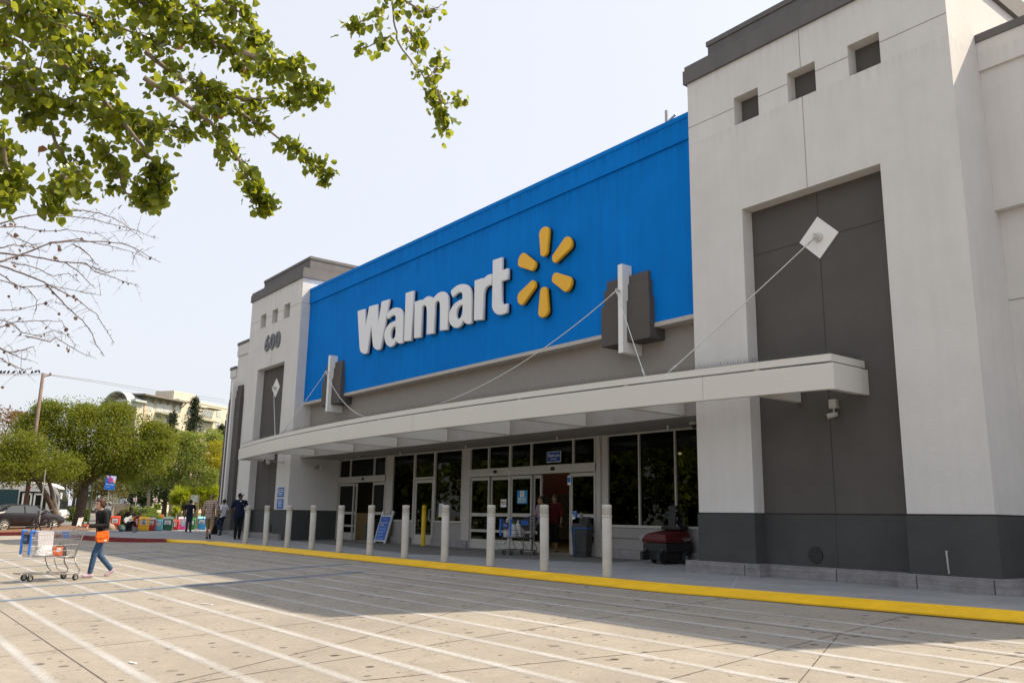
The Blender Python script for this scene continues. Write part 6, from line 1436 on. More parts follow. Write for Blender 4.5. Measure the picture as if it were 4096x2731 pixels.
# ---------------- bicycle leaning on the post
b0_ = at(*C2(415,712),z=.06); b1_ = at(*C2(592,722),z=.06); d = Vector((b1_.x-b0_.x,b1_.y-b0_.y)); brz2 = math.atan2(d.y,d.x); wb = max(1.0, min(1.3, d.length))
t = thing('bicycle', 'dark mountain bike leaning on the thin post in the mulch bed', 'bicycle', (b0_.x,b0_.y,.06), brz2); t.scale = (1.1,1.1,1.1)
BF = mat('bike_frame',(.03,.012,.022),.3)
for nm, x, mm in (('wheel',0,0),('wheel',wb,1)):
    w_ = MB().tor((x,0,.34), .31,.027, Matrix.Rotation(R(90),3,'X') if not mm else Matrix.Rotation(R(35),3,'Z') @ Matrix.Rotation(R(90),3,'X'), 30, 8).build('wheel', RUBBER, t, smooth=True)
    sp = MB(); Rz = Matrix.Rotation(R(35) if mm else 0,3,'Z')
    for a in range(14): an = a*math.pi/7; sp.tube([(x,0,.34), Vector((x,0,.34))+Rz @ Vector((.30*math.cos(an),0,.30*math.sin(an)))], .0025, 4, False)
    sp.lathe([(.03,-.05),(.03,.05)], (x,0,.34), 10, Matrix.Rotation(R(90),3,'X')).build('spokes', STEEL, w_)
f = MB(); bb = (wb*.40,0,.30); sc2 = (wb*.27,0,.82); hd_ = (wb*.82,0,.86); hb_ = (wb*.85,0,.72)
for a, b_ in ((bb,sc2),(sc2,hd_),(bb,hb_),(hd_,hb_)): f.tube([a,b_], .02, 7)
for y in (-.05,.05): f.tube([bb,(0,y,.34)], .011, 6).tube([(wb*.29,0,.76),(0,y,.34)], .010, 6); f.tube([hb_,(wb,y,.34)], .016, 6)
f.build('frame', BF, t, smooth=True)
MB().tube([(wb*.81,0,.87),(wb*.80,0,.99)], .016, 6).tube([(wb*.80,-.32,1.02),(wb*.83,-.1,.99),(wb*.83,.1,.99),(wb*.80,.32,1.02)], .012, 6).build('handlebar', BLACKM, t)
MB().ell((wb*.24,0,.93),(.14,.07,.03)).tube([(wb*.27,0,.8),(wb*.25,0,.92)], .014, 6).build('saddle', BLACK, t, smooth=True); MB().lathe([(.09,-.006),(.09,.006)], bb, 16, Matrix.Rotation(R(90),3,'X')).tube([(bb[0]-.15,-.06,.36),(bb[0]+.15,.06,.24)], .01, 5).build('crank', STEEL, t)
# ---------------- utility pole, wires and birds
pb = atd(172, 2030, 62); zt = atd(172,1492,62).z
t = thing('utility_pole', 'wooden utility pole with a short bracket at its top carrying wires', 'pole', (pb.x,pb.y,gz(pb.x,pb.y)))
tp = atd(173,1492,62)-t.location; dx_ = (atd(180,1500,62)-atd(172,1500,62)).normalized()
bot = atd(150,1660,62)-t.location; bot2 = bot+(bot-tp)*2.4; bot2.z = -.2; bot2 = Vector((bot.x,bot.y,-.2))
MB().tube([bot2, tp], [.14,.10], 10).build('pole_shaft', mat('pole_wood',(.17,.12,.10),.9,var=.2,vscale=3), t, smooth=True)
MB().tube([tp-Vector((0,0,.25)), tp+dx_*.45-Vector((0,0,.12))], .05, 6).lathe([(.06,-.1),(.08,0),(.05,.1)], tp+dx_*.42-Vector((0,0,.05)), 8).build('bracket', mat('pole_bracket',(.25,.22,.2),.7), t)
WIRE_M = mat('overhead_wire',(.20,.19,.20),.6)
def span(pts, label, r=.012):
    ps = [atd(*p) for p in pts]; mbw = MB().tube([Vector(p)-Vector(ps[0]) for p in ps], r, 5)
    t = thing('overhead_wire', label, 'wire', ps[0], 0, 'overhead wires'); mbw.build('cable', WIRE_M, t); return ps
span([(-60,1493,56),(0,1495,57),(90,1495.5,60),(172,1494,62)], 'left upper overhead wire with birds sitting on it', .014)
span([(-60,1499,56),(0,1500,57),(90,1501,60),(172,1500,62)], 'left lower overhead wire below the birds')
span([(175,1494,62),(400,1525,75),(650,1566,95),(900,1598,120)], 'right upper overhead wire running towards the store', .02)
span([(175,1497,62),(400,1532,75),(650,1576,95),(900,1607,120)], 'right lower overhead wire running towards the store', .016)
BIRD = mat('bird_dark',(.02,.02,.024),.8)
for i, u in enumerate((2,16,33,54,79,96,127,143,156)):
    q = atd(u, 1494.5-(3 if i in (7,8) else 0), 57+u*.029); t = thing('bird', 'small dark bird perched on the upper overhead wire', 'bird', q+Vector((0,0,.02)), random.uniform(-.6,.6)+math.pi/2*(i%2), 'birds on the wire')
    k = .62; mb = MB().ell((0,0,.13*k),(.15*k,.10*k,.11*k), Matrix.Rotation(R(-35),3,'Y')).ell((.10*k,0,.25*k),(.065*k,.06*k,.06*k)).cap((.15*k,0,.25*k),(.20*k,0,.24*k),.018*k,.006).cap((-.08*k,0,.06*k),(-.28*k,0,-.06*k),.05*k,.03*k).cap((.0,.03,.06*k),(.0,.03,-.01),.012).cap((.0,-.03,.06*k),(.0,-.03,-.01),.012)
    fuse(mb, 'body', BIRD, t, .025, 1)
# ---------------- far apartment building
CA = lambda x, y: (400+x/4.523, 1550+y/4.523)
A0 = atd(*CA(765,700), 185); A1 = atd(*CA(2480,700), 208)
xd = Vector((A1.x-A0.x, A1.y-A0.y, 0)); Lf = xd.length; xd.normalize(); ang = math.atan2(xd.y, xd.x)
def fac(x, y):   # pixel -> (s along the facade, z)
    d_ = ray(*CA(x, y)); n_ = Vector((-xd.y, xd.x, 0)); t_ = (Vector((A0.x,A0.y,0))-Vector((CAM[0],CAM[1],0))).dot(n_)/(Vector((d_[0],d_[1],0)).dot(n_)); p = Vector(CAM+d_*t_); return ((p-Vector((A0.x,A0.y,0))).dot(xd), p.z)
ap = thing('apartment_building', 'large cream apartment building with an arched roof far behind the trees', 'building', (A0.x,A0.y,0), ang)
CRM = mat('cream_render',(.55,.50,.40),.85,var=.04); SAGE = mat('sage_render',(.30,.30,.22),.85); PINK = mat('peach_render',(.56,.43,.33),.85); EAV = mat('eave_grey',(.20,.175,.155),.8); WING = mat('far_window',(.42,.45,.46),.25); WFR = mat('far_window_frame',(.66,.66,.62),.5); DKW = mat('far_window_dark',(.06,.06,.06),.2)
zr = fac(800,195)[1]; s1 = fac(1480,240)[0]; z2 = fac(1700,260)[1]
into = 4
MB().box(0,s1,0,into,0,zr).build('wall', CRM, ap); MB().box(s1+.01,Lf,.8,into,0,z2).build('wall', CRM, ap)
zb_ = fac(820,275)[1]; MB().box(-.06,s1+.05,-.06,into,zb_,zr-.01).build('attic_band', SAGE, ap)
MB().prism([(-1.6,zr+.48),(-1.6,zr+.78),(into+1,zr+1.0),(into+1,zr+.6)], 'x', -1.8, s1+.8).build('roof', EAV, ap)
br = MB()
for s in np.linspace(-.2, s1, 6): br.tube([(s,-.1,zr-.5),(s,-1.3,zr+.5)], .13, 5)
br.box(-.3,s1+.2,-.2,into,zr,zr+.55); br.build('roof_bracket', EAV, ap)
MB().box(-.14,1.2,-.12,-.05,0,zb_).box(-.14,-.05,-.12,4,0,zb_).build('corner_panel', PINK, ap)
def win(x0, y0, x1, y1, dark=False, off=0.0, nmul=2):
    a = fac(x0, y0); b_ = fac(x1, y1); sa, sb_ = sorted((a[0], b_[0])); zh, zl = max(a[1], b_[1]), min(a[1], b_[1])
    f_ = MB().box(sa,sb_,-.10+off,-.05+off,zl,zh).build('window', WFR, ap); g = MB(); n_ = nmul
    for i in range(n_): g.box(sa+.12+(sb_-sa-.12)*i/n_, sa+(sb_-sa-.12)*(i+1)/n_, -.13+off,-.101+off, zl+.12, zl+(zh-zl)*.70); g.box(sa+.12+(sb_-sa-.12)*i/n_, sa+(sb_-sa-.12)*(i+1)/n_, -.13+off,-.101+off, zl+(zh-zl)*.74, zh-.1)
    g.build('pane', DKW if dark else WING, f_)
win(848,262,938,425); win(1020,282,1130,450,nmul=2); win(1155,295,1275,460); win(1350,312,1410,470); win(832,478,908,560,True); win(1000,485,1100,565,True)
win(845,640,930,720); win(1010,650,1110,740); win(1180,500,1260,580,True)
for q in ((1650,365,1835,520,False,.8,3),(1915,395,2090,545,False,.8,3),(2165,420,2235,535,False,.8,1),(1710,570,1815,650,True,.8,3),(1900,585,2065,665,True,.8,4),(2150,595,2225,700,False,.8,1),(1745,735,1805,835,True,.8,2),(1925,745,1985,820,False,.8,2),(2165,800,2220,850,False,.8,1)): win(*q)
def balc(x0, y0, x1, y1, off=0.0):
    a = fac(x0, y1); b_ = fac(x1, y1); top = fac(x0, y0)[1]
    f_ = MB().box(a[0],b_[0],-1.6+off,-.06+off,a[1]-.2,a[1]+.05).build('balcony', SAGE, ap); g = MB()
    for s in np.linspace(a[0],b_[0],max(6,int((b_[0]-a[0])/.5))): g.tube([(s,-1.55+off,a[1]),(s,-1.55+off,top)], .02, 4)
    g.tube([(a[0],-1.55+off,top),(b_[0],-1.55+off,top)], .04, 5); g.build('railing', WFR, f_)
balc(995,395,1300,450); balc(1660,470,2115,545,.8)
for (x0,x1,y) in ((1670,1855,345),(1925,2115,372)):
    a = fac(x0,y); b_ = fac(x1,y); g = MB()
    for s in np.linspace(a[0],b_[0],7): g.box(s-.1,s+.1,-1.2,.78,a[1]-.1,a[1]+.1)
    g.box(a[0],b_[0],-.5,-.3,a[1]-.2,a[1]-.11); g.build('sun_slats', mat('slat_olive',(.12,.12,.09),.8), ap)
za = fac(1620,700)[1]; MB().box(s1+.02,Lf,.65,.79,0,za-1).build('lower_panel', PINK, ap); MB().box(fac(2140,720)[0],Lf,.55,.64,fac(2140,775)[1],fac(2140,715)[1]).build('string_band', EAV, ap)
MB().box(s1+.03,Lf,.7,into,z2+.01,z2+.25).box(s1+2,s1+9,4,9,z2+.26,z2+2.4).build('parapet', CRM, ap)
MB().box(s1+9.2,Lf,3,into,z2+.26,z2+1.1).build('low_roof', mat('pale_metal_roof',(.42,.47,.46),.5), ap)
# barrel vaulted wing: its gable faces left, the vault runs along the building
g1 = fac(530,240); xg = g1[0]
def gab(x, y):   # pixel -> (depth behind the facade, z) on the gable plane
    d_ = ray(*CA(x, y)); o_ = Vector((A0.x,A0.y,0))+xd*xg; t_ = (o_-Vector((CAM[0],CAM[1],0))).dot(xd)/(Vector((d_[0],d_[1],0)).dot(xd)); p = Vector(CAM+d_*t_); return ((p-o_).dot(Vector((-xd.y,xd.x,0))), p.z)
ya, zs = gab(530,240); yb_g, zb_g = gab(72,330); rad = (yb_g-ya)/2; cx_ = (ya+yb_g)/2; zs = min(zs, zb_g); hv = gab(345,62)[1]-zs
arc = [(cx_-rad*math.cos(t_), zs+hv*math.sin(t_)) for t_ in np.linspace(0, math.pi, 25)]; inn = [(cx_-rad*.955*math.cos(t_), zs+hv*.94*math.sin(t_)) for t_ in np.linspace(0, math.pi, 25)]
MB().prism([(cx_-rad*.90,0)]+[(cx_-rad*.90*math.cos(t_), zs+hv*.86*math.sin(t_)) for t_ in np.linspace(0, math.pi, 25)]+[(cx_+rad*.90,0)], 'x', xg+2.2, 2).build('vault_wall', CRM, ap)
rf = MB()
for i in range(24): rf.prism([arc[i],arc[i+1],inn[i+1],inn[i]], 'x', xg-.3, 2.5)
rf.build('vault_roof', mat('pale_metal_roof',(.42,.47,.46),.5), ap, merge=True)
rb = MB()
for t_ in np.linspace(.45, 2.7, 6): rb.tube([(xg+.1,cx_-rad*.92*math.cos(t_),zs+hv*.90*math.sin(t_)),(xg+2.1,cx_-rad*.70*math.cos(t_),zs+hv*.62*math.sin(t_))], .12, 5)
rb.build('vault_bracket', EAV, ap)
zl = fac(600,250)[1]; MB().box(xg+2.2,-.16,.02,into,0,zl).build('link_wall', CRM, ap); MB().box(xg+.8,-.3,-.8,into,zl+.01,zl+.5).build('link_roof', mat('pale_metal_roof',(.42,.47,.46),.5), ap)
a = fac(617,385); b_ = fac(658,430); MB().box(a[0],b_[0],-.06,.01,b_[1],a[1]).build('window', DKW, ap)
# retaining wall in the car park
w0 = atd(*C2(1400,392), 118); w1 = atd(*C2(1700,392), 118)
t = thing('garden_wall', 'low beige stepped garden wall across the far car park', 'wall', (w0.x,w0.y,gz(w0.x,w0.y)), math.atan2(w1.y-w0.y,w1.x-w0.x)); k = 118/FOC/3.1357; Lw = (w1-w0).length
MB().box(0,Lw,0,.4,-.5,142*k).build('wall_panel', mat('wall_tan',(.42,.34,.26),.9,var=.05), t); MB().prism([(-.1*Lw,0),(.12*Lw,0),(.12*Lw,1.4*142*k*.6),(.0,.3)], 'y', -1.5, -.01).build('ramp_wall', mat('wall_tan',(.42,.34,.26),.9), t)
q = atd(*C2(2020,495), 70); t = thing('barrier_drum', 'orange barrier board beside the dark yucca', 'barrier', (q.x,q.y,gz(q.x,q.y)), math.atan2(CAM[1]-q.y,CAM[0]-q.x)+math.pi/2); k = 70/FOC/3.1357
MB().box(-32*k,32*k,-.05,.05,.2,135*k).build('board', mat('barrier_orange',(.60,.16,.03),.6), t, bevel=.03); MB().box(-28*k,-22*k,-.2,.2,0,.2).box(22*k,28*k,-.2,.2,0,.2).build('board_foot', BLACK, t)
# ================================================================== TREES
def rand_rot(n, droop=0.0):
    q = rng.normal(size=(n,4)); q /= np.linalg.norm(q, axis=1)[:,None]; w,x,y,z = q.T
    return np.stack([np.stack([1-2*(y*y+z*z),2*(x*y-z*w),2*(x*z+y*w)],-1),np.stack([2*(x*y+z*w),1-2*(x*x+z*z),2*(y*z-x*w)],-1),np.stack([2*(x*z-y*w),2*(y*z+x*w),1-2*(x*x+y*y)],-1)],1)
def hang_rot(n, down=.5, spread=1.0):
    """leaf axis X leans downwards, random roll"""
    t = rng.normal(size=(n,3))*spread; t[:,2] -= down*2; t /= np.linalg.norm(t,axis=1)[:,None]
    r = rng.normal(size=(n,3)); y = np.cross(t, r); y /= np.linalg.norm(y,axis=1)[:,None]; z = np.cross(t, y); return np.stack([t,y,z],-1)
LEAF_T = (np.array([[0,0,0],[.5,0,-.05],[1.02,0,-.22],[.12,.44,.10],[.62,.46,.07],[.12,-.44,.10],[.62,-.46,.07]]), np.array([[0,1,3],[1,4,3],[1,2,4],[0,5,1],[1,5,6],[1,6,2]]))
QUAD_T = (np.array([[0,0,0],[.5,.34,.10],[1,0,-.08],[.5,-.34,.10]]), np.array([[0,1,2,3]]))
BLADE_T = (np.array([[0,.5,0],[0,-.5,0],[.6,-.45,.04],[.6,.45,.04],[1,0,-.04],[1,0,-.04]]), np.array([[0,1,2,3],[3,2,4,5]]))
def leaf_mesh(name, C, size, rot, T):
    v, f = T; n = len(C); size = np.broadcast_to(np.asarray(size), (n,))
    V = np.einsum('nij,kj->nki', rot, v)*size[:,None,None]+C[:,None,:]
    F = f[None]+(np.arange(n)*len(v))[:,None,None]
    return raw_mesh(name, V.reshape(-1,3), F.reshape(-1, f.shape[1]))
def clumps(blobs, per, clump_n=26, sig=.20, shell=.45):
    out = []
    for c, r in blobs:
        r = np.array(r if isinstance(r,(tuple,list)) else (r,r,r)); c = np.array(c)
        k = max(4, per//clump_n)
        d = rng.normal(size=(k,3)); d /= np.linalg.norm(d,axis=1)[:,None]; rad = shell+(1-shell)*rng.random(k)**.6
        cc = c+d*r*rad[:,None]
        for q in cc:
            m = int(clump_n*rng.uniform(.5,1.5)); out.append(q+rng.normal(size=(m,3))*r*sig*np.array([1,1,.6]))
    return np.concatenate(out)
LM = {
 'oak': leaf_mat('oak_leaf',(.035,.06,.005),(.17,.205,.016),.46,(.42,.45,.03)),
 'light': leaf_mat('light_leaf',(.08,.13,.02),(.27,.32,.07),.48,(.52,.58,.10)),
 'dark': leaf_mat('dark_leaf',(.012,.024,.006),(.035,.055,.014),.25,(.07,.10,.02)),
 'yellow': leaf_mat('yellow_leaf',(.20,.20,.01),(.36,.32,.015),.45,(.6,.5,.02)),
 'autumn': leaf_mat('autumn_leaf',(.10,.055,.025),(.24,.14,.06),.4,(.35,.2,.08)),
 'olive': leaf_mat('olive_leaf',(.05,.055,.014),(.17,.15,.05),.4,(.3,.26,.07)),
 'conifer': leaf_mat('conifer_needles',(.012,.022,.009),(.04,.055,.02),.2,(.08,.1,.03)),
 'hedge': leaf_mat('hedge_leaf',(.05,.10,.008),(.20,.27,.02),.35,(.32,.4,.03)),
 'yucca': leaf_mat('yucca_blade',(.09,.14,.006),(.34,.40,.02),.45,(.6,.65,.03)),
 'near': leaf_mat('pear_leaf',(.010,.030,.003),(.15,.20,.016),.46,(.60,.64,.05),.25),
 'nearbrown': leaf_mat('dry_leaf',(.16,.06,.02),(.34,.16,.06),.4,(.5,.25,.08)),
}
BARK = mat('bark_brown',(.085,.062,.045),.95,var=.35,vscale=6,bump=.8,bscale=25); BARKL = mat('bark_pale',(.30,.25,.19),.9,var=.25,vscale=6,bump=.5,bscale=25)
K1 = 2.24
def c1(x, y, D): return atd(x/K1, 1300+y/K1, D)
def tree(name, label, base, D, blobs, lm, per=700, leaf=.14, trunk=None, bark=BARK, tr=.22, group=None, limbs=5, sig=.25, cat='tree'):
    base = Vector(base); t = thing(name, label, cat, base, 0, group); k = D/FOC/K1
    bl = []
    for b in blobs:
        c = c1(b[0], b[1], D+random.uniform(-.04,.04)*D*(.35 if len(b) < 4 else b[3])); r = b[2]*k; bl.append((np.array(c-base), (r, r, r*.82)))
    C = clumps(bl, per, 34, sig=sig, shell=.5); n = len(C)
    link('crown', leaf_mesh('crown', C, leaf*rng.uniform(.6,1.3,n), rand_rot(n), QUAD_T), LM[lm], t)
    cen = Vector(np.mean([b[0] for b in bl], axis=0)); low = min(b[0][2] for b in bl)
    mb = MB(); pts = [Vector(p)-base for p in trunk] if trunk else [Vector((0,0,-.3)), Vector((cen.x*.15,cen.y*.15,max(.8,low*.5))), Vector((cen.x*.4,cen.y*.4,max(1.2,low*.9)))]
    mb.tube(pts, [tr*(1-.45*i/(len(pts)-1)) for i in range(len(pts))], 9)
    top = pts[-1]
    for c, r in (sorted(bl, key=lambda q: random.random())[:limbs]):
        c = Vector(c); m_ = top.lerp(c, .5)+Vector((random.uniform(-.3,.3),random.uniform(-.3,.3),-.25)); mb.tube([pts[-1]-Vector((0,0,.05)), m_, c], [tr*.5, tr*.3, tr*.1], 6)
    mb.build('trunk', bark, t, smooth=True); return t
# big spreading oak and its leaning neighbour
b = ground_at(*C2(962,645)); D = math.hypot(b.x-CAM[0], b.y-CAM[1])
tree('oak_tree','big spreading olive green tree with a thick dark trunk behind the woman', b, D, [(400,1000,210),(430,770,110),(620,850,190),(650,1110,250),(900,880,220),(960,1090,240),(1210,980,220),(1330,1190,180),(1460,1050,130),(1060,790,110),(760,800,110),(1120,1270,150),(320,900,140),(1400,960,110),(800,980,240),(1130,1130,200),(480,1180,200),(800,1240,170)], 'oak', 4000, .125, [b-Vector((0,0,.3)), atd(*C2(1000,480),D), atd(*C2(1055,250),D), atd(*C2(1060,130),D)], tr=.40, limbs=6)
b2 = ground_at(*C2(735,668)); D2 = math.hypot(b2.x-CAM[0], b2.y-CAM[1])
tr_ = tree('oak_tree','leaning dark trunked tree with a forked stem standing in the mulch bed', b2, D2, [(180,1170,210),(90,1300,150),(330,1250,190),(560,1270,150),(230,1060,140),(60,1180,150)], 'oak', 2800, .12, [b2-Vector((0,0,.3)), atd(*C2(700,520),D2), atd(*C2(640,360),D2), atd(*C2(560,220),D2), atd(*C2(460,60),D2)], tr=.24, limbs=4)
mbx = MB(); fk = [atd(*C2(690,470),D2), atd(*C2(665,330),D2), atd(*C2(655,230),D2), atd(*C2(625,110),D2), atd(*C2(560,-40),D2)]; mbx.tube([p-b2 for p in fk], [.15,.14,.12,.1,.06], 8); mbx.build('fork_stem', BARK, tr_, smooth=True)
def B(x, D): q = c1(x, 1640, D); return Vector((q.x, q.y, gz(q.x,q.y)))
tree('autumn_tree','russet brown autumn tree at the far left edge', B(40,95), 95, [(40,900,150),(150,850,80),(240,930,90),(60,1080,150),(-120,950,190),(200,1120,100)], 'autumn', 800, .2, limbs=6)
for x, l, bl in ((90,'brown leaved tree behind the bus at the left edge',[(60,1380,150),(-90,1420,160),(170,1500,110)]),(430,'yellow brown tree behind the dark leaning trunk',[(380,1420,140),(520,1380,120),(300,1500,110)]),(900,'yellow olive tree behind the blue street sign',[(930,1380,140),(1020,1480,120),(820,1450,120)]),(690,'olive tree in shade behind the thick trunk',[(680,1430,150),(760,1330,110)])):
    tree('scrub_tree', l, B(x,92), 92, bl, 'olive', 1400, .17, limbs=3, group='yellowing trees behind the car park')
for x, tx, l, bl in ((1330,1310,'pale trunked light green tree left of the yucca plants',[(1330,1330,120),(1250,1420,100),(1420,1270,120),(1340,1200,90)]),(1530,1520,'pale forked light green tree in front of the conifers',[(1530,1230,140),(1600,1100,120),(1640,1330,130),(1500,1360,110)]),(1760,1760,'light green tree with sunlit top left of the store',[(1740,1060,110),(1700,1200,150),(1850,1180,130),(1800,1330,140),(1640,1010,60)]),(1920,1920,'light green tree touching the edge of the store',[(1900,1000,80),(1930,1300,130),(1990,1400,120),(1950,1080,70)])):
    tree('light_green_tree', l, B(x,86), 86, bl, 'light', 2000, .16, limbs=4, bark=BARKL, tr=.2, group='light green trees beside the store')
tree('yellow_tree','bright yellow leaved tree against the left edge of the store', B(1960,80), 80, [(1965,1110,85),(1930,1190,75),(1990,1230,70)], 'yellow', 900, .16, limbs=3, tr=.12)
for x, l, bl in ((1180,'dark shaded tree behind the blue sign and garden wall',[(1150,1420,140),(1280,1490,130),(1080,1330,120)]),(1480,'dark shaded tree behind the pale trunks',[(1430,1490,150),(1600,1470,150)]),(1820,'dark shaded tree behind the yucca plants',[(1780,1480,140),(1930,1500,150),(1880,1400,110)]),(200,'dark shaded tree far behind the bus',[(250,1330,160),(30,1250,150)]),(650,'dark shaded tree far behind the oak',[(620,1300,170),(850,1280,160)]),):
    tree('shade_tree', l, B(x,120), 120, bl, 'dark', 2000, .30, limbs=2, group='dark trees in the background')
# conifers in front of the apartments
def conifer(label, x, ytop, ybot, hw, D):
    top = c1(x, ytop, D); q = c1(x, 1640, D); base = Vector((q.x,q.y,gz(q.x,q.y))); t = thing('conifer', label, 'tree', base, 0, 'conifers in front of the apartments'); k = D/FOC/K1
    H = top.z-base.z; hb = H-(ybot-ytop)*k; C = []
    z = hb
    while z < H-.2:
        f_ = (H-z)/(H-hb); r = hw*k*1.25*f_**.8; n = int(6+9*f_)
        for j in range(n):
            a = random.uniform(0, 2*math.pi); rr = r*random.uniform(.75,1.12)
            for s_ in np.linspace(.15,1,max(3,int(rr/.45))): C.append((np.array([rr*s_*math.cos(a), rr*s_*math.sin(a), z-rr*s_*.16+random.uniform(-.15,.15)])+rng.normal(size=(17,3))*np.array([.24,.24,.12])))
        z += .42+.25*f_
    C.append(np.array([[0,0,H-.3]])+rng.normal(size=(30,3))*np.array([.1,.1,.3]))
    C = np.concatenate(C); n = len(C)
    link('crown', leaf_mesh('crown', C, .21*rng.uniform(.6,1.3,n), rand_rot(n), QUAD_T), LM['conifer'], t)
    MB().tube([(0,0,-.3),(0,0,H*.95)], [.35,.04], 8).build('trunk', BARK, t, smooth=True)
conifer('tallest dark conifer in front of the cream apartments', 1660, 632, 1180, 118, 135)
conifer('shorter dark conifer left of the tallest one', 1470, 755, 1150, 85, 140)
conifer('small dark conifer top right of the tallest one near the store', 1925, 870, 1150, 62, 140)
conifer('slim dark conifer tip rising over the oak crown', 830, 680, 1000, 32, 150)
# shrubs and hedges
def shrub(name, label, x0, y0, x1, y1, D, lm='hedge', boxy=.5, n=1600, leaf=.10, group=None, depth=None):
    a = atd(*C2(x0,y1), D); b_ = atd(*C2(x1,y1), D); h = (y1-y0)*D/FOC/3.1357; w = (b_-a).length; c = (a+b_)/2; rz = math.atan2(b_.y-a.y, b_.x-a.x); zg = gz(c.x,c.y); dp = depth or min(w, 2.2)
    z0 = min(c.z, zg) if c.z < zg+1.2 else c.z
    t = thing(name, label, 'shrub' if name != 'hedge' else 'hedge', (c.x,c.y,z0), rz, group); H = c.z-z0+h
    d = rng.normal(size=(n,3)); d[:,2] = np.abs(d[:,2])*1.1; d /= np.linalg.norm(d,axis=1)[:,None]; e = 2/(2+boxy*8); d = np.sign(d)*np.abs(d)**(1-boxy*.62); rad = .86+.16*rng.random(n)
    C = d*rad[:,None]/np.maximum(1, np.abs(d).max(1))[:,None]*np.array([w/2,dp/2,H])+rng.normal(size=(n,3))*.03
    C = C[C[:,2] > -.1]; n = len(C)
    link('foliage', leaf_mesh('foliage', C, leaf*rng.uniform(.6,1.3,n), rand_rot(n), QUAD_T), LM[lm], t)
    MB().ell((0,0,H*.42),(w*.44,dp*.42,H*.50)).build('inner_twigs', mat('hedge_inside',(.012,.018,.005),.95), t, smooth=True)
    return t
HG = 'clipped shrubs in the far car park'
shrub('shrub','rounded clipped shrub left of the thick trunk behind the street', 845,412,965,470,84,group=HG); shrub('shrub','small clipped shrub behind the left rounded shrub', 830,393,915,425,92,group=HG)
shrub('shrub','clipped shrub right of the thick trunk', 1040,430,1130,480,84,group=HG); shrub('shrub','low clipped shrub in front of the white crossover car', 1255,455,1400,495,90,group=HG)
shrub('shrub','dome shaped shrub behind the busker', 1420,450,1690,545,66,lm='olive',boxy=.1,n=2200,leaf=.09)
shrub('hedge','long box hedge behind the dome shaped shrub', 1530,410,1985,512,74,boxy=.8,n=3600,leaf=.09); 
shrub('shrub','rounded bright hedge right behind the newspaper boxes', 1725,500,2045,650,60,boxy=.45,n=3000,leaf=.08)
shrub('hedge','box hedge on top of the beige garden wall', 1520,190,1645,236,119,boxy=.9,n=1500,leaf=.16); shrub('hedge','low hedge along the top of the garden wall', 1525,232,1670,252,118,boxy=.9,n=900,leaf=.14)
shrub('shrub','green shrub right of the red parking notice', 1930,375,2010,430,76,n=900); shrub('shrub','dark leafy shrub under the yucca plants', 2040,545,2195,690,62,lm='light',n=2200,leaf=.10); shrub('shrub','leafy bush behind the blue newspaper box', 2330,560,2560,700,62,lm='hedge',n=2600,leaf=.10,boxy=.2)
# yuccas
def yucca(label, heads, D=80, bx=None):
    q = atd(*C3(bx, 1000), D); base = Vector((q.x,q.y,gz(q.x,q.y))); t = thing('yucca_plant', label, 'plant', base, 0, 'yucca plants behind the newspaper boxes'); k = D/FOC/7.127; Cs = []; Rs = []; Ss = []; mb = MB()
    for hx, hy, r in heads:
        c = atd(*C3(hx,hy), D+random.uniform(-1.5,1.5))-base; n = 190; d = rng.normal(size=(n,3)); d[:,2] += .35; d /= np.linalg.norm(d,axis=1)[:,None]
        y = np.cross(d, rng.normal(size=(n,3))); y /= np.linalg.norm(y,axis=1)[:,None]; z = np.cross(d,y); Rm = np.stack([d, y*.12, z],-1)
        Cs.append(np.repeat(np.array(c)[None],n,0)+d*.05); Rs.append(Rm); Ss.append(1.35*r*k*rng.uniform(.75,1.2,n))
        mb.tube([Vector((random.uniform(-.2,.2),random.uniform(-.2,.2),0)), Vector((c.x*.6,c.y*.6,c.z*.5)), c], [.10,.08,.06], 6)
    link('foliage', leaf_mesh('foliage', np.concatenate(Cs), np.concatenate(Ss), np.concatenate(Rs), BLADE_T), LM['yucca'], t); mb.build('stem', BARKL, t, smooth=True)
yucca('left yucca clump with bright spiky heads above the red newspaper box', [(90,60,150),(40,180,140),(190,150,150),(20,330,130),(30,700,120),(150,330,130),(260,60,140)], bx=90)
yucca('middle yucca clump with bright spiky heads behind the man in navy', [(330,170,150),(420,60,130),(360,330,130),(280,300,120),(250,500,120)], bx=330)
yucca('right yucca clump with bright spiky heads beside the plaid shirted man', [(720,60,150),(840,110,160),(960,180,150),(760,260,140),(900,320,130),(1000,330,120),(780,420,130),(960,470,120)], bx=840)
yucca('yucca head peeping out beside the edge of the store', [(1150,30,140),(1230,110,110),(1100,120,110)], bx=1150)
yucca('dark small yucca in front of the orange board', [(30,560,90)], D=66, bx=30)
# trees of the car park that the shop windows mirror
for i, (x, y, r, h) in enumerate(((-26,-30,7,9),(-38,-25,6.5,9),(-50,-30,7.5,10),(-64,-22,7,9),(-14,-36,7,10),(-80,-34,9,12),(-36,-44,9,13),(-2,-46,8,12),(-58,-44,10,14))):
    base = Vector((x,y,gz(x,y))); t = thing('car_park_tree', 'leafy car park tree number %s mirrored in the shop windows' % ('one two three four five six seven eight nine'.split()[i]), 'tree', base, 0, 'car park trees behind the camera')
    bl = [((random.uniform(-1,1)*r*.45, random.uniform(-1,1)*r*.45, h*random.uniform(.25,.88)), (r*.5,r*.5,r*.42)) for _ in range(18)]; C = clumps(bl, 620); n = len(C)
    link('crown', leaf_mesh('crown', C, .68*rng.uniform(.6,1.3,n), rand_rot(n), QUAD_T), LM['oak'], t); MB().tube([(0,0,-.3),(0,0,h*.5),(.2,.1,h*.7)], [.28,.2,.1], 8).build('trunk', BARK, t, smooth=True)

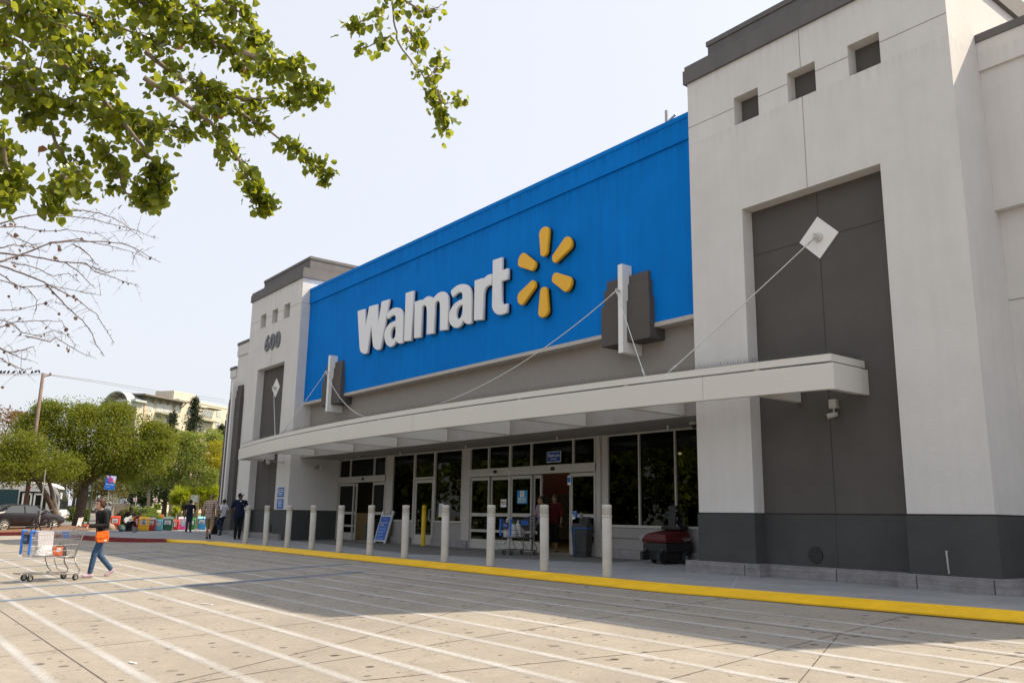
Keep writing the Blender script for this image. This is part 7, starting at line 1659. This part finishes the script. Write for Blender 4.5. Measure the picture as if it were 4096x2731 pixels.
# ---------------- bare tree reaching in from the left
BAREM = mat('bare_bark',(.13,.10,.095),.9,var=.3,vscale=8)
def c4(x, y, D): return atd(x/2.24, 800+y/2.24, D)
bb_ = c4(-620,1700,18); bb_.z = gz(bb_.x,bb_.y)
bt = thing('bare_tree','leafless tree with fine drooping twigs and a few curled dead leaves at the left edge','tree', bb_)
limbs_ = [[(-300,420),(0,215),(180,150),(400,125),(530,120)],[(-300,330),(0,240),(200,240),(400,285),(600,265),(800,295),(900,310),(1000,385)],[(-300,640),(0,555),(100,520),(250,470),(440,385),(700,370),(900,375),(1100,385),(1250,455),(1440,560)],[(-200,470),(60,480),(250,500),(450,535),(600,560),(780,570),(850,640),(1000,690),(1120,735),(1230,765)],[(-300,560),(0,590),(200,660),(400,740),(520,870),(600,960),(740,1080),(820,1190),(860,1290),(935,1400)],[(400,740),(560,820),(700,900),(860,1020),(940,1150),(1025,1280)],[(400,125),(660,150),(800,165),(960,210),(1150,250),(1280,300),(1390,345)],[(530,120),(740,92),(900,120),(1000,155),(1100,210),(1200,290),(1285,350)],[(-250,1050),(0,1075),(100,1100),(200,1190),(330,1215),(480,1170),(600,1210),(680,1300)],[(-250,1020),(0,990),(150,985),(350,940),(480,890)],[(-250,1200),(0,1140),(150,1090),(380,1080),(560,1085),(600,1180)],[(-300,1250),(0,1330),(80,1365),(220,1340),(310,1310)],[(80,1370),(230,1435)],[(-250,1330),(0,1420),(120,1490),(200,1520),(290,1510)],[(230,1215),(450,1270),(500,1230),(620,1310),(740,1370),(835,1410)],[(440,385),(700,350),(850,380),(1000,415),(1150,460),(1330,525)],[(820,600),(960,650),(1020,630),(1220,640)],[(580,560),(700,640),(800,740),(855,795)],[(650,390),(750,450),(810,500),(830,560),(880,575)],[(-200,800),(0,720),(200,780),(420,760),(600,800),(740,830),(910,855)],[(60,300),(150,350),(300,400),(380,380)],[(0,430),(120,400),(260,420),(420,470)],[(100,560),(300,600),(480,680),(620,660),(720,740)],[(0,660),(140,760),(250,800),(330,900),(320,1000)]]
mb = MB(); dead = []
kk4 = 18/FOC/2.24
for li, l in enumerate(limbs_):
    D0 = 18+math.sin(li*2.3)*1.2; main = li in (0,2,4,3,11); n0 = len(l)
    pts = [c4(x,y,D0+.12*i)-bb_ for i,(x,y) in enumerate(l)]
    fine = []
    for a, b_ in zip(pts[:-1], pts[1:]):
        for t_ in (0,.33,.66): fine.append(a.lerp(b_, t_)+Vector([random.uniform(-1,1)*.010 for _ in range(3)]))
    fine.append(pts[-1]); r0 = .020 if main else .011; mb.tube(fine, [r0*(1-.82*i/(len(fine)-1))+.002 for i in range(len(fine))], 5)
    for i in range(1, len(fine)):
        for _ in range(2):
            if random.random() < .85:
                s_ = Vector([random.uniform(-1,1) for _ in range(3)])*random.choice((.05,.09,.16,.34)); s_.z -= .02; p = fine[i].lerp(fine[i-1], random.random()); m_ = p+s_*.5+Vector((0,0,.02)); mb.tube([p, m_, p+s_], [.0045,.0035,.002], 4, False)
                if s_.length > .2:
                    for __ in range(2): e = Vector([random.uniform(-1,1)*.07 for _ in range(3)]); mb.tube([m_, m_+e], [.003,.0018], 3, False)
                if random.random() < (.20 if i < len(fine)*.6 else .05) and l[0][0] < 420: dead.append(tuple(p+s_))
r_t = [Vector((0,0,-.3)), Vector((.1,.1,2.0)), c4(-520,900,18)-bb_, c4(-430,560,18)-bb_]
mb.tube(r_t, [.16,.13,.09,.05], 8)
for li in (0,1,2,3,4,8,9,10,11,13,19): mb.tube([r_t[2] if limbs_[li][0][1] > 700 else r_t[3], c4(*limbs_[li][0],18+math.sin(li*2.3)*1.2)-bb_], [.04,.022], 6)
mb.build('trunk', BAREM, bt, smooth=True)
dead = np.array(dead); link('dead_leaves', leaf_mesh('dead_leaves', dead, .07*rng.uniform(.6,1.3,len(dead)), hang_rot(len(dead),.8), LEAF_T), leaf_mat('curled_leaf',(.06,.035,.03),(.22,.13,.10),.2), bt)

# ---------------- leafy tree overhanging the camera
S_ = 1.7415
def cd_(x, y, D): return atd(x*S_, y*S_, D)
tb_ = Vector((6.6,-16.2, gz(6.6,-16.2)))
ot = thing('overhanging_tree','leafy pear tree whose sunlit branches hang into the top left of the view','tree', tb_)
tw = [  # (polyline in 2352-wide picture, leaf radius px at start, at end, leaves per 100 px)
 ([(300,-20),(420,60),(540,120),(660,170),(735,215)],52,24,150), ([(430,0),(500,40),(570,70),(620,110)],42,22,120), ([(470,-30),(540,20),(560,40)],34,26,90), ([(560,120),(650,150),(700,150)],30,20,110),
 ([(330,120),(430,190),(520,240),(610,295),(690,350),(765,412)],40,15,105), ([(480,200),(560,230),(640,225),(700,225)],32,22,120),
 ([(330,180),(430,240),(500,300),(550,370),(580,430),(610,468)],42,17,105),
 ([(120,130),(230,220),(300,300),(350,370),(370,420),(330,455)],50,28,120), ([(230,330),(270,390),(290,445),(330,460)],34,26,115),
 ([(40,160),(90,260),(130,330),(170,400),(130,470)],44,30,105), ([(150,400),(110,455),(150,490)],30,22,90), ([(170,390),(205,420),(195,450)],22,14,70),
 ([(-40,40),(60,90),(160,130),(260,180)],78,60,190), ([(-40,180),(80,210),(180,240),(300,280),(390,300)],52,34,140),
 ([(-30,260),(10,340),(20,400),(15,470)],40,26,100), ([(-20,360),(40,410),(45,440)],36,20,80), ([(60,-20),(180,30),(300,70),(400,110)],68,48,190), ([(200,-30),(330,10),(400,30)],56,44,140), ([(-20,-10),(60,20),(140,60)],62,60,160), ([(330,280),(400,290),(440,310)],30,18,100),
 ([(900,-40),(905,50),(915,100),(950,150),(985,190),(1010,240),(1040,235),(1062,222)],26,13,60), ([(1005,205),(1015,245),(1022,285),(1030,298)],18,14,62), ([(880,20),(855,40),(790,62)],20,11,40), ([(900,80),(860,100),(815,118)],22,12,44), ([(915,-10),(970,30),(1000,20),(1022,5)],22,10,46), ([(930,60),(960,100),(990,60)],20,14,44), ([(985,180),(1010,150),(1015,130)],16,9,30)]
Cn = []; mb = MB(); BR = mat('pear_bark',(.22,.18,.15),.9,var=.3,vscale=12,bump=.5)
starts = []
for ti, (l, ra, rb_, dens) in enumerate(tw):
    D0 = 5.6+math.sin(ti*1.7)*.5
    pts = [cd_(x, y, D0+.06*i) for i,(x,y) in enumerate(l)]; starts.append((pts[0], l[0]))
    main = ti in (0,4,6,7,9,12,13,16,20)
    r0 = .017 if ti < 20 else .009
    fine = [a.lerp(b_, t_) for a, b_ in zip(pts[:-1], pts[1:]) for t_ in (0,.25,.5,.75)]+[pts[-1]]; fine = [p+Vector([random.uniform(-1,1)*.008 for _ in range(3)]) for p in fine]
    mb.tube([p-tb_ for p in fine], [r0*(1-.8*i/(len(fine)-1)) for i in range(len(fine))], 6)
    tot = sum(math.hypot(a[0]-b_[0], a[1]-b_[1]) for a, b_ in zip(l[:-1], l[1:])); n = int(tot/100*dens*.98); kpx = D0/FOC*S_
    ncl = max(6, n//9)
    for c_ in range(ncl):
        f_ = random.random(); i = min(int(f_*(len(fine)-1)), len(fine)-2); p = fine[i].lerp(fine[i+1], f_*(len(fine)-1)-i); rad = (ra+(rb_-ra)*f_)*kpx
        d = Vector(rng.normal(size=3)); d.normalize(); q = p+d*rad*random.uniform(.25,1.0)
        if random.random() < .6: mb.tube([p-tb_, p.lerp(q,.5)-tb_+Vector((0,0,.01)), q-tb_], [.0042,.0034,.002], 4, False)
        m_ = random.randint(5,12)
        for _ in range(m_): Cn.append(tuple(q-tb_+Vector(rng.normal(size=3))*.033))
Cn = np.array(Cn); n = len(Cn)
link('crown', leaf_mesh('crown', Cn, .056*rng.uniform(.55,1.2,n), hang_rot(n,.45), LEAF_T), LM['near'], ot)
bi = rng.choice(n, 26, replace=False); link('dry_leaves', leaf_mesh('dry_leaves', Cn[bi]+rng.normal(size=(26,3))*.02, .062*rng.uniform(.7,1.3,26), hang_rot(26,.6), LEAF_T), LM['nearbrown'], ot)
T0 = [Vector((0,0,-.3)), Vector((0,.1,1.6)), Vector((.05,.25,3.0))]
mb.tube(T0, [.17,.14,.10], 9)
for p, q in starts:
    if q[0] < 60 or q[1] < 0:
        e = p-tb_; m_ = T0[2].lerp(e,.55)+Vector((0,0,.45 if q[0] > 600 else .15)); mb.tube([T0[2], m_, e], [.05,.03,.012], 6)
mb.build('trunk', BR, ot, smooth=True)
# ================================================================== LIGHT, SKY, CAMERA
SUNV = Vector((.405, .765, 1.0)).normalized()
elev = math.asin(SUNV.z); azim = math.atan2(SUNV.x, SUNV.y)
sl = bpy.data.lights.new('sun', 'SUN'); sl.energy = 5.0; sl.angle = R(.6); sl.color = (1.0,.86,.67)
so = bpy.data.objects.new('sun', sl); COL.objects.link(so); so.rotation_euler = (-SUNV).to_track_quat('-Z','Y').to_euler(); so.location = SUNV*60
w = bpy.data.worlds.new('World'); scene.world = w; w.use_nodes = True; nt = w.node_tree
bgn = nt.nodes['Background']; sky = nt.nodes.new('ShaderNodeTexSky'); sky.sky_type = 'NISHITA'; sky.sun_disc = False; sky.sun_elevation = elev; sky.sun_rotation = azim
sky.air_density = 1.0; sky.dust_density = 6.0; sky.ozone_density = 1.5; sky.altitude = 0
hz = nt.nodes.new('ShaderNodeMix'); hz.data_type = 'RGBA'; hz.inputs[0].default_value = .72; hz.inputs[7].default_value = (5.7,5.85,6.2,1)   # thick summer haze veiling the blue
nt.links.new(sky.outputs[0], hz.inputs[6]); nt.links.new(hz.outputs[2], bgn.inputs['Color']); bgn.inputs['Strength'].default_value = .13
cam = bpy.data.cameras.new('camera'); co = bpy.data.objects.new('camera', cam); COL.objects.link(co)
cam.sensor_fit = 'HORIZONTAL'; cam.sensor_width = 36; cam.lens = FOC/4096*36; cam.clip_start = .05; cam.clip_end = 3000
co.matrix_world = Matrix(((RT[0],UP[0],-FW[0],CAM[0]),(RT[1],UP[1],-FW[1],CAM[1]),(RT[2],UP[2],-FW[2],CAM[2]),(0,0,0,1)))
scene.camera = co
vs = scene.view_settings; vs.view_transform = 'Standard'; vs.look = 'None'; vs.gamma = 1; vs.use_curve_mapping = False; vs.exposure = .50
scene.cycles.max_bounces = 8; scene.cycles.transparent_max_bounces = 16; scene.cycles.use_denoising = True; scene.cycles.sample_clamp_indirect = 6
